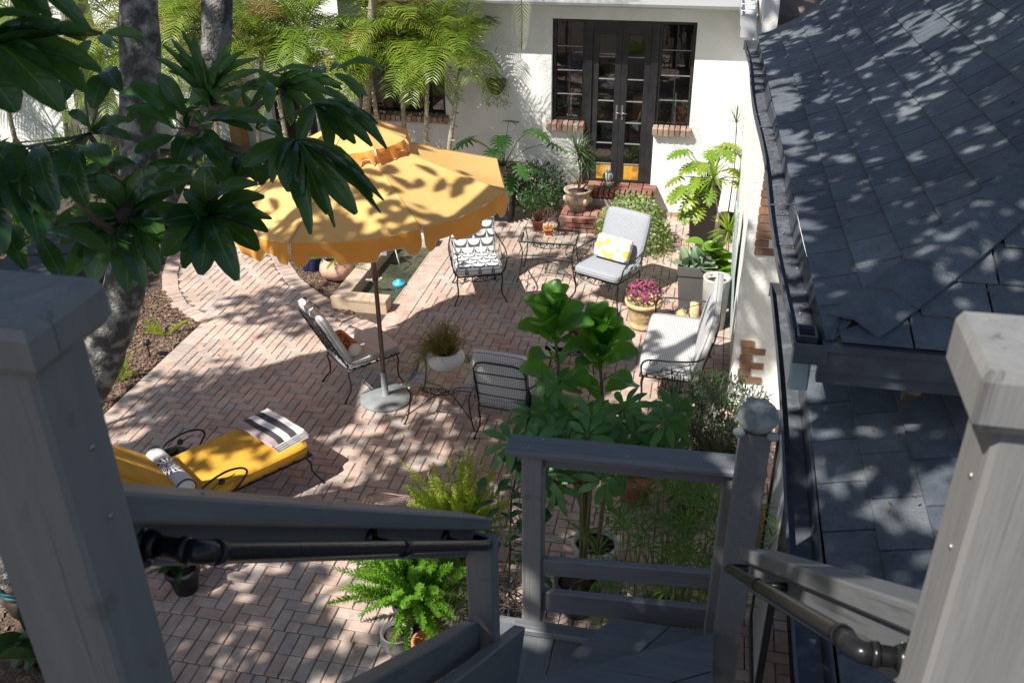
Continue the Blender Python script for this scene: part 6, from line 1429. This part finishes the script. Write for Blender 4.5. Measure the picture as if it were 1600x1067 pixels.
dc=thing('low_dark_cover','low dark blue grey covered platform among the plants left of the path','cover',(-7.75,9.35,0)); m=MB(); m.obox((0,0,.20),(1,0,0),(0,1,0),(0,0,1),.62,.80,.19,0,.03); m.build('cover','dark_cover',dc); m=MB(); m.tube([(-.6,-.2,.395),(0,-.1,.40),(.6,.2,.395)],.008,5); m.build('seam','black_plastic',dc)
# broad leaves bottom left
random.seed(151)
bl=thing('broad_leaf_plant','low plant with broad blue green and bright green leaves at the lower left corner','plant',(-4.15,3.75,0))
paddle(bl,[((rnd(-.15,.15),rnd(-.15,.2),.08),dirv(rnd(-2.5,2.2),rnd(.1,.9)),rnd(.28,.42),rnd(.12,.18)) for k in range(16)],'leaf_mid')
hs=thing('garden_hose','loop of teal garden hose by the tree trunk at the lower left','hose',(-4.55,4.25,0)); m=MB(); m.tube([(.26*math.cos(a*.35),.18*math.sin(a*.35),.25+.01*math.sin(a)) for a in range(18)],.012,8,closed=True); m.tube([(.26*math.cos(a*.35)+.02,.18*math.sin(a*.35),.22) for a in range(18)],.012,8,closed=True); m.build('hose','teal',hs); m=MB(); m.lathe([(.16,0),(.2,.16),(.18,.17)],18); m.build('stand','root_dark',hs)

lw=thing('low_wall','low white stucco wall segment at the upper left behind the bright shrub','wall',(-12,13.6,0)); m=MB(); m.box(-1.2,1.4,0,.2,0,1.15); m.build('wall_panel','stucco',lw); m=MB(); m.box(-1.25,1.45,-.03,.23,1.153,1.22); m.build('coping','stucco',lw)
shrub('garden_shrub','dark leafy shrub under the fan palm at the far left','' if False else (-11.2,11.8,0),1.0,.8,.9,900,'leaf_mid',.3,.06,306)
# ================================================= FOREGROUND UMBRELLA TREE
ut=thing('umbrella_tree','large umbrella tree with lichen spotted trunk and big dark glossy leaves at the left','tree',(-4.85,4.37,0))
TP=[(-4.95,4.30,-.1),(-4.62,4.5,.62),(-4.29,4.62,1.18),(-3.83,4.66,1.89),(-3.5,4.72,2.5),(-3.3,4.75,3.1),(-3.23,4.85,3.65),(-3.23,5.01,4.15),(-3.28,5.25,4.79),(-3.4,5.63,5.71),(-3.5,5.6,7.2)]
def rough_tube(pts,rs,n=26,sub=7,amp=.10):
    m=MB(); P=[];RS=[]
    for i in range(len(pts)-1):
        for k in range(sub):
            u=k/sub; P.append(Vector(pts[i]).lerp(Vector(pts[i+1]),u)); RS.append(rs[i]+(rs[i+1]-rs[i])*u)
    # smooth
    for it in range(3): P=[P[0]]+[(P[i-1]+P[i]*2+P[i+1])/4 for i in range(1,len(P)-1)]+[P[-1]]
    m.tube(P,RS,n)
    for i,v in enumerate(m.v):
        v=Vector(v); c=P[min(len(P)-1,i//n)]; d=v-c; k=1+amp*noise.noise(v*5)+amp*.7*noise.noise(v*14)+amp*.4*noise.noise(v*34); m.v[i]=tuple(c+d*k)
    return m
wbuild(rough_tube(TP,[.25,.20,.165,.150,.130,.118,.110,.108,.105,.10,.08],amp=.13),'trunk','bark',ut)
wbuild(rough_tube([(-3.45,4.71,2.56),(-3.08,4.7,3.13),(-2.76,4.71,3.63),(-2.62,4.72,4.01),(-2.62,4.88,4.5),(-2.68,5.24,5.38),(-2.8,5.3,6.6)],[.07,.075,.078,.08,.08,.075,.06]),'limb','bark_lichen',ut)
def uprof(u): return max(.03,math.sin(math.pi*min(1,u*.95+.03))**.62*(.72+.42*u))
LM=[]
for mt in ('leaf_dark','leaf_young'):
    for bend in (.06,.13,.20):
        m=MB(); m.leaf((0,0,0),(0,1,0),1,n=10,droop=bend,fold=.16,prof=uprof,rnd=0)
        for i,v in enumerate(m.v): m.v[i]=(v[0],v[1],v[2]+.012*math.sin(m.lc[i][1]*20+v[0]*4))
        LM.append(m.data('leaf',mt))
random.seed(77)
def orient(b,t): 
    b,t=Vector(b),Vector(t); d=(t-b).normalized(); tocam=(Vector((0,0,5))-b).normalized(); n_=(UPV*.9+tocam*.8+Vector((rnd(-.35,.35),rnd(-.35,.35),rnd(-.2,.2)))); return n_
LEAVES=[((-1.33,1.56,4.66),(-1.15,1.48,4.55),0.074,0),((-1.33,1.56,4.66),(-1.11,1.50,4.58),0.066,0),((-1.33,1.56,4.66),(-1.09,1.53,4.61),0.054,0),((-1.33,1.56,4.66),(-1.13,1.55,4.66),0.046,0),((-1.33,1.56,4.66),(-1.17,1.55,4.68),0.036,0),((-1.36,1.54,4.63),(-1.23,1.46,4.55),0.084,0),((-1.36,1.54,4.63),(-1.27,1.45,4.54),0.060,0),((-1.36,1.54,4.63),(-1.09,1.56,4.67),0.036,0),((-1.36,1.54,4.63),(-1.21,1.55,4.70),0.036,0),((-1.39,1.68,4.78),(-1.22,1.60,4.69),0.055,0),((-1.39,1.68,4.78),(-1.14,1.60,4.66),0.043,0),((-1.39,1.68,4.78),(-1.24,1.58,4.66),0.049,0),((-1.98,2.57,4.10),(-1.95,2.42,4.00),0.092,0),((-1.96,2.58,4.11),(-1.83,2.48,4.08),0.094,0),((-2.05,2.55,4.09),(-1.99,2.38,3.96),0.092,0),((-2.15,2.53,4.11),(-2.06,2.35,3.93),0.113,0),((-2.10,2.55,4.11),(-1.96,2.39,3.96),0.082,0),((-2.19,2.53,4.12),(-2.13,2.33,3.92),0.103,0),((-2.01,2.56,4.09),(-1.87,2.41,3.97),0.074,0),((-2.24,2.52,4.12),(-2.09,2.41,4.04),0.123,0),((-2.18,2.50,4.06),(-2.01,2.33,3.87),0.103,0),((-2.23,2.47,4.02),(-2.12,2.29,3.84),0.123,0),((-2.19,2.41,3.89),(-2.04,2.28,3.80),0.062,0),((-2.11,2.51,4.05),(-1.97,2.37,3.93),0.082,0),((-2.34,2.50,4.11),(-2.15,2.38,4.01),0.123,0),((-2.01,2.69,4.11),(-1.82,2.65,4.18),0.051,0),((-2.01,2.69,4.11),(-1.81,2.62,4.12),0.055,0),((-1.97,2.79,4.28),(-1.95,2.65,4.21),0.072,0),((-2.00,2.69,4.12),(-2.02,2.62,4.20),0.072,0),((-1.98,2.80,4.30),(-1.86,2.69,4.26),0.064,0),((-2.05,2.78,4.30),(-2.04,2.64,4.23),0.064,0),((-1.96,3.13,4.05),(-2.07,3.06,4.19),0.081,0),((-1.97,3.11,4.02),(-2.08,3.01,4.11),0.053,0),((-1.96,3.09,3.99),(-2.03,2.94,3.97),0.062,0),((-1.90,3.11,3.99),(-1.88,2.96,3.93),0.081,0),((-1.88,3.11,3.99),(-1.72,3.00,3.94),0.091,0),((-1.93,3.14,4.06),(-1.98,3.10,4.22),0.072,0),((-1.87,3.11,3.98),(-1.70,2.97,3.89),0.081,0),((-1.87,3.13,4.02),(-1.62,3.07,4.03),0.067,0),((-1.85,3.14,4.03),(-1.56,3.10,4.05),0.072,0),((-1.91,3.12,4.01),(-1.80,3.07,4.11),0.060,0),((-1.99,3.45,4.01),(-2.16,3.39,4.21),0.036,1),((-1.99,3.45,4.01),(-2.14,3.42,4.25),0.036,1),((-1.99,3.45,4.01),(-2.11,3.44,4.27),0.036,1),((-1.99,3.45,4.01),(-2.07,3.46,4.30),0.036,1),((-1.99,3.45,4.01),(-2.02,3.47,4.29),0.042,1),((-1.99,3.45,4.01),(-1.87,3.49,4.27),0.039,1),((-1.99,3.45,4.01),(-1.81,3.48,4.23),0.039,1),((-1.99,3.45,4.01),(-1.76,3.48,4.20),0.042,1),((-1.99,3.45,4.01),(-1.74,3.46,4.16),0.039,1),((-1.99,3.45,4.01),(-1.81,3.40,4.10),0.042,1),((-2.00,3.52,4.14),(-1.91,3.36,4.06),0.049,1),((-2.02,3.51,4.13),(-2.05,3.39,4.16),0.057,1),((-2.02,3.50,4.10),(-1.96,3.44,4.21),0.052,1),((-1.99,3.45,4.01),(-2.01,3.36,4.10),0.042,1),((-1.99,3.45,4.01),(-2.11,3.38,4.16),0.036,1),((-1.99,3.45,4.01),(-1.86,3.43,4.16),0.042,1),((-1.99,3.45,4.01),(-1.90,3.45,4.22),0.039,1),((-1.99,3.45,4.01),(-2.08,3.42,4.22),0.039,1),((-1.67,3.45,4.09),(-1.47,3.40,4.16),0.041,1),((-1.67,3.45,4.09),(-1.43,3.37,4.09),0.046,1),((-1.67,3.45,4.09),(-1.53,3.40,4.18),0.035,1),((-1.67,3.45,4.09),(-1.49,3.32,4.03),0.046,1),((-1.67,3.45,4.09),(-1.57,3.29,4.00),0.046,1),((-1.71,3.45,4.11),(-1.66,3.29,4.04),0.051,1),((-1.67,3.45,4.09),(-1.39,3.40,4.13),0.041,1),((-1.67,3.45,4.09),(-1.72,3.36,4.18),0.038,1),((-1.67,3.45,4.09),(-1.43,3.35,4.06),0.046,1),((-1.67,3.45,4.09),(-1.58,3.39,4.18),0.035,1),((-1.67,3.45,4.09),(-1.65,3.39,4.20),0.035,1),((-1.59,3.45,4.07),(-1.35,3.37,4.05),0.051,1),((-1.45,3.26,4.09),(-1.14,3.14,3.97),0.053,0),((-1.45,3.26,4.09),(-1.19,3.13,3.98),0.057,0),((-1.45,3.26,4.09),(-1.25,3.12,3.99),0.062,0),((-1.45,3.26,4.09),(-1.29,3.12,4.00),0.067,0),((-1.45,3.26,4.09),(-1.18,3.18,4.05),0.053,0),((-1.45,3.26,4.09),(-1.45,3.09,3.99),0.062,0),((-1.45,3.26,4.09),(-1.34,3.09,3.96),0.057,0),((-1.47,3.09,4.00),(-1.60,2.92,3.95),0.084,0),((-1.47,3.09,4.00),(-1.43,2.91,3.87),0.084,0),((-1.47,3.09,4.00),(-1.39,2.89,3.82),0.065,0),((-1.47,3.09,4.00),(-1.34,2.85,3.74),0.056,0),((-1.47,3.09,4.00),(-1.29,2.90,3.80),0.065,0),((-1.47,3.09,4.00),(-1.19,2.92,3.80),0.088,0),((-1.47,3.09,4.00),(-1.14,2.95,3.85),0.088,0),((-1.47,3.09,4.00),(-1.11,2.94,3.80),0.035,0),((-1.47,3.09,4.00),(-1.26,2.88,3.76),0.035,0),((-1.47,3.09,4.00),(-1.10,2.96,3.84),0.037,0),((-1.47,3.09,4.00),(-1.49,2.91,3.90),0.051,0),((-1.61,3.08,4.04),(-1.47,2.99,4.04),0.047,0),((-2.09,2.92,3.73),(-2.29,2.77,3.75),0.086,0),((-2.09,2.92,3.73),(-2.26,2.73,3.68),0.101,0),((-2.09,2.92,3.73),(-2.23,2.68,3.57),0.110,0),((-2.09,2.92,3.73),(-2.14,2.69,3.55),0.115,0),((-2.09,2.92,3.73),(-2.01,2.70,3.53),0.110,0),((-2.09,2.92,3.73),(-1.91,2.75,3.58),0.077,0),((-2.09,2.92,3.73),(-1.95,2.94,3.92),0.115,0),((-2.09,2.92,3.73),(-1.81,2.94,3.88),0.096,0),((-2.09,2.92,3.73),(-1.88,2.91,3.84),0.091,0),((-2.09,2.92,3.73),(-2.16,2.88,3.90),0.081,0),((-2.09,2.92,3.73),(-1.78,2.88,3.75),0.091,0),((-2.09,2.92,3.73),(-2.12,2.86,3.85),0.072,0),((-2.09,2.92,3.73),(-2.20,2.72,3.64),0.091,0),((-2.09,2.92,3.73),(-1.95,2.72,3.54),0.081,0),((-2.09,2.92,3.73),(-1.90,2.81,3.68),0.096,0),((-1.77,2.94,3.75),(-1.88,2.81,3.77),0.104,0),((-1.77,2.94,3.75),(-1.87,2.75,3.66),0.109,0),((-1.77,2.94,3.75),(-1.73,2.74,3.60),0.104,0),((-1.77,2.94,3.75),(-1.60,2.76,3.58),0.094,0),((-1.77,2.94,3.75),(-1.54,2.83,3.67),0.094,0),((-1.77,2.94,3.75),(-1.51,2.86,3.73),0.080,0),((-1.77,2.94,3.75),(-1.56,2.94,3.88),0.080,0),((-1.77,2.94,3.75),(-1.68,2.90,3.86),0.071,0),((-1.77,2.94,3.75),(-1.75,2.93,3.94),0.104,0),((-1.77,2.94,3.75),(-1.56,2.89,3.80),0.090,0),((-1.77,2.94,3.75),(-1.50,2.89,3.77),0.052,0),((-1.77,2.94,3.75),(-1.82,2.87,3.86),0.085,0),((-1.77,2.94,3.75),(-1.79,2.74,3.62),0.071,0),((-1.77,2.94,3.75),(-1.53,2.92,3.84),0.071,0),((-1.79,3.19,3.89),(-1.75,3.04,3.83),0.084,0),((-1.75,3.21,3.90),(-1.70,3.06,3.85),0.064,0),((-1.72,3.20,3.88),(-1.63,3.07,3.84),0.074,0)]
for b,t,w_,k in LEAVES:
    inst(LM[k*3+random.randrange(3)],'leaf',ut,leafM(b,t,w_*1.06,orient(b,t)))
WC=[(-1.35,1.57,4.67),(-2.12,2.54,4.11),(-2.01,2.69,4.11),(-1.91,3.12,4.01),(-1.99,3.45,4.01),(-1.67,3.45,4.09),(-1.45,3.26,4.09),(-1.47,3.09,4.0),(-2.09,2.92,3.73),(-1.77,2.94,3.75)]
m=MB()
for c,fr_ in ((3,(-2.76,4.71,3.63)),(4,(-2.76,4.71,3.63)),(8,(-3.3,4.75,3.0)),(9,(-2.09,2.92,3.73)),(5,(-1.99,3.45,4.01)),(6,(-1.67,3.45,4.09)),(7,(-1.91,3.12,4.01)),(2,(-3.3,4.75,3.0)),(1,(-2.09,2.92,3.6)),(0,(-2.2,2.6,4.9))):
    a=Vector(fr_);b=Vector(WC[c]); m.tube([a,a.lerp(b,.5)+Vector((0,0,-.06)),b],[.020,.014,.009],7)
wbuild(m,'branches','stem_brown',ut)
m=MB()
for c in range(10):
    for b,t,w_,k in LEAVES:
        b=Vector(b); 
        if (b-Vector(WC[c])).length<.26: m.tube([Vector(WC[c]),b],.0035,4)
wbuild(m,'petioles','stem_green',ut,True)
c=Vector(WC[8]); m=MB(); m.ell(c+Vector((0,0,-.03)),.07,.07,.10,12,8); wbuild(m,'stub','root_dark',ut)
def extra(c,n,L,w_,k,seed,dn=.25):
    random.seed(seed); c=Vector(c)
    for q in range(n):
        a=q*6.283/n+rnd(-.2,.2); d=Vector((math.cos(a),math.sin(a),rnd(-.6,.3)-dn)).normalized(); b=c+d*.04; t=b+d*L*rnd(.75,1.1)
        inst(LM[k*3+random.randrange(3)],'leaf',ut,leafM(b,t,w_*rnd(.85,1.15),orient(b,t)))
for i_,(c,n_,L_,w_,k_) in enumerate((((-2.02,3.75,4.02),9,.22,.05,1),((-1.80,3.85,4.05),9,.22,.05,0),((-2.35,3.7,3.95),8,.20,.06,0),((-1.60,3.75,4.10),9,.20,.045,1),((-2.25,3.3,3.80),8,.20,.065,0),((-1.95,3.2,3.86),8,.20,.065,0),((-2.45,3.05,3.80),9,.22,.07,0),((-2.20,2.55,3.82),8,.22,.075,0),((-1.70,3.35,3.85),8,.18,.055,0),((-2.55,3.6,4.25),8,.2,.05,1))): extra(c,n_,L_,w_,k_,500+i_)
# fallen orange leaf caught in the branches
m=MB(); m.leaf((0,0,0),(0,1,0),1,n=8,droop=.1,fold=.3,prof=uprof,rnd=.5); o=m.build('orange_leaf','leaf_orange'); o.matrix_world=leafM((-2.22,2.6,4.12),(-2.16,2.56,4.07),.035,(0,-1,.6)); o['label']='single orange dying leaf among the dark glossy leaves'; o['category']='leaf'

# ================================================= CROWNS ABOVE THE PICTURE, AND UNSEEN TREES ADDED TO CAST SHADE
def crown(t,spots,n,size,name='crown',mt='leaf_tree',seed=1):
    """leaf clumps spread in the crown; spots = (x,y,z,rx,ry,rz,weight)"""
    random.seed(seed); m=MB(); tot=sum(s[6] for s in spots)
    for x,y,z,rx,ry,rz,w_ in spots:
        k=int(n*w_/tot); cl=max(1,k//14)
        for c in range(cl):
            while True:
                q=Vector((rnd(-1,1),rnd(-1,1),rnd(-1,1)))
                if q.length<1: break
            c0=Vector((x+q.x*rx,y+q.y*ry,z+q.z*rz))
            for j in range(14):
                b=c0+Vector((rnd(-.22,.22),rnd(-.22,.22),rnd(-.15,.15)))
                if b.z<5.9: b.z=5.9+rnd(0,.3)
                d=dirv(rnd(0,6.3),rnd(-.9,.4)); L=size*rnd(.7,1.2); m.blade(b,b+d*L,L*.42)
    m.v=[(a-t.location.x,b_-t.location.y,c_-t.location.z) for a,b_,c_ in m.v]
    m.build(name,mt,t,True)
def boxes(t,B,seed,size=.24):
    random.seed(seed); m=MB()
    for x0,x1,y0,y1,pz,h,dens in B:
        for c in range(int(dens*(x1-x0)*(y1-y0)/7)):
            s_=h-pz; x,y=rnd(x0,x1)-LV.x*s_,rnd(y0,y1)-LV.y*s_; z=h+rnd(-.35,.5)
            x-=LV.x*(z-h); y-=LV.y*(z-h)
            for j in range(7):
                b=Vector((x+rnd(-.14,.14),y+rnd(-.14,.14),max(5.85,z+rnd(-.08,.08)))); d=dirv(rnd(0,6.3),rnd(-.7,.4)); L=size*rnd(.65,1.2); m.leaf(b,b+d*L,L*.44,n=3,fold=.1)
    m.v=[(a-t.location.x,b_-t.location.y,c_-t.location.z) for a,b_,c_ in m.v]
    m.build('crown','leaf_tree',t,True)
def shade(px,py,pz,h,rx,ry,w_,rz=.8):  # crown blob that shades the point (px,py,pz)
    s=h-pz; return (px-LV.x*s,py-LV.y*s,h,rx,ry,rz,w_)
def trunk(t,x,y,h,r_=.16):
    m=MB(); m.tube([(x-t.location.x,y-t.location.y,0),(x-t.location.x+.1,y-t.location.y,h*.5),(x-t.location.x,y-t.location.y+.1,h)],[r_,r_*.8,r_*.5],12); 
    for a in range(6): m.tube([(x-t.location.x,y-t.location.y,h*.7),(x-t.location.x+1.4*math.cos(a),y-t.location.y+1.4*math.sin(a),h)],[r_*.35,r_*.15],6)
    m.build('trunk','bark',t)
# the umbrella tree's own upper crown
crown(ut,[shade(-1.9,3.2,4.0,6.6,1.3,1.2,1.6),shade(-.8,.55,4.0,6.5,.55,.6,.75),shade(-3.4,4.9,3.4,7.2,1.2,1.2,.8),shade(-5.0,6.9,0,7.4,.55,.9,.22),shade(-4.6,9.2,0,7.6,.7,.35,.20),shade(-3.7,5.7,.4,7.0,.6,.6,.12)],5200,.22,seed=401)
t1=thing('added_shade_tree','added unseen tall tree behind the viewer whose crown dapples the roofs and stairs','tree',(-2.4,-3.2,0)); trunk(t1,-2.4,-3.2,9.5,.2)  # added out of view; leaves placed up-sun to dapple roofs and stairs
boxes(t1,[(.45,3.4,3.6,8.6,3.25,7.7,205),(.2,3.4,8.6,11.6,3.4,7.9,205),(.4,.85,1.9,4.4,2.4,8.0,150),(.95,1.8,3.05,4.4,2.4,8.2,175),(.25,.50,.75,1.0,4.2,6.8,45),(-1.95,-1.15,6.95,7.5,.55,7.2,150),(-.95,.45,1.7,3.5,2.4,6.7,270),(-.9,-.4,.5,1.9,3.9,6.7,190),(.3,1.0,7.4,8.4,1.0,7.0,120)],402)
t2=thing('added_shade_tree_small','added unseen leafy tree off to the left whose crown dapples the lower patio and the umbrella','tree',(-6.9,-.6,0)); trunk(t2,-6.9,-.6,7.5,.15)  # unseen addition, its leaf boxes aimed at the lower patio and umbrella
boxes(t2,[(-4.4,-2.35,2.7,4.95,0,6.8,250),(-2.35,-1.3,2.7,4.25,0,6.8,240),(-1.4,-.9,4.8,5.9,.2,6.6,70),(-.9,.5,4.2,5.9,1.0,6.6,60),(-2.2,.5,5.9,6.5,.2,6.7,45),(-3.9,-2.0,6.5,8.7,2.15,6.6,55),(-.3,.5,6.6,8.4,.3,6.9,70),(-2.9,-1.3,11.0,12.3,0,7.3,50),(-3.9,-3.1,5.3,6.2,.4,6.6,50)],403)
t3=thing('added_shade_tree_far','added unseen leafy tree at the far left outside the picture for shading the dark cover','tree',(-11.6,4.4,0)); trunk(t3,-11.6,4.4,7,.14); boxes(t3,[(-8.5,-7.0,8.4,10.3,.4,7.4,230)],404)  # added off-frame only to keep sun off the dark cover
# shade sail on posts outside the frame, added and cut to cast the patio shadow
sl=thing('shade_blocker','added unseen beige fabric shade sail on steel posts left of the viewer','shade sail',(-7,2.4,0))
H_=5.9; SP=[(-5.05,6.0),(-4.6,5.75),(-3.97,6.0),(-3.52,6.6),(-3.24,6.72),(-3.06,6.99),(-3.20,7.5),(-3.32,8.3),(-3.68,8.40),(-4.06,8.13),(-4.75,7.50),(-4.9,6.7)]
m=MB(); q=[(x-LV.x*H_+7,y-LV.y*H_-2.4,H_) for x,y in SP]; q2=[(a,b,c+.01) for a,b,c in q]; n_=len(q); m.add(q+q2,[tuple(range(n_-1,-1,-1)),tuple(range(n_,2*n_))]+[(i,(i+1)%n_,n_+(i+1)%n_,n_+i) for i in range(n_)]); m.build('fabric','blocker',sl)
for k in (0,3,7,9): a=q[k]; m=MB(); m.tube([(a[0]-.3,a[1]-.6,0),(a[0]-.02,a[1]-.02,H_)],.03,8); m.build('post','steel',sl)
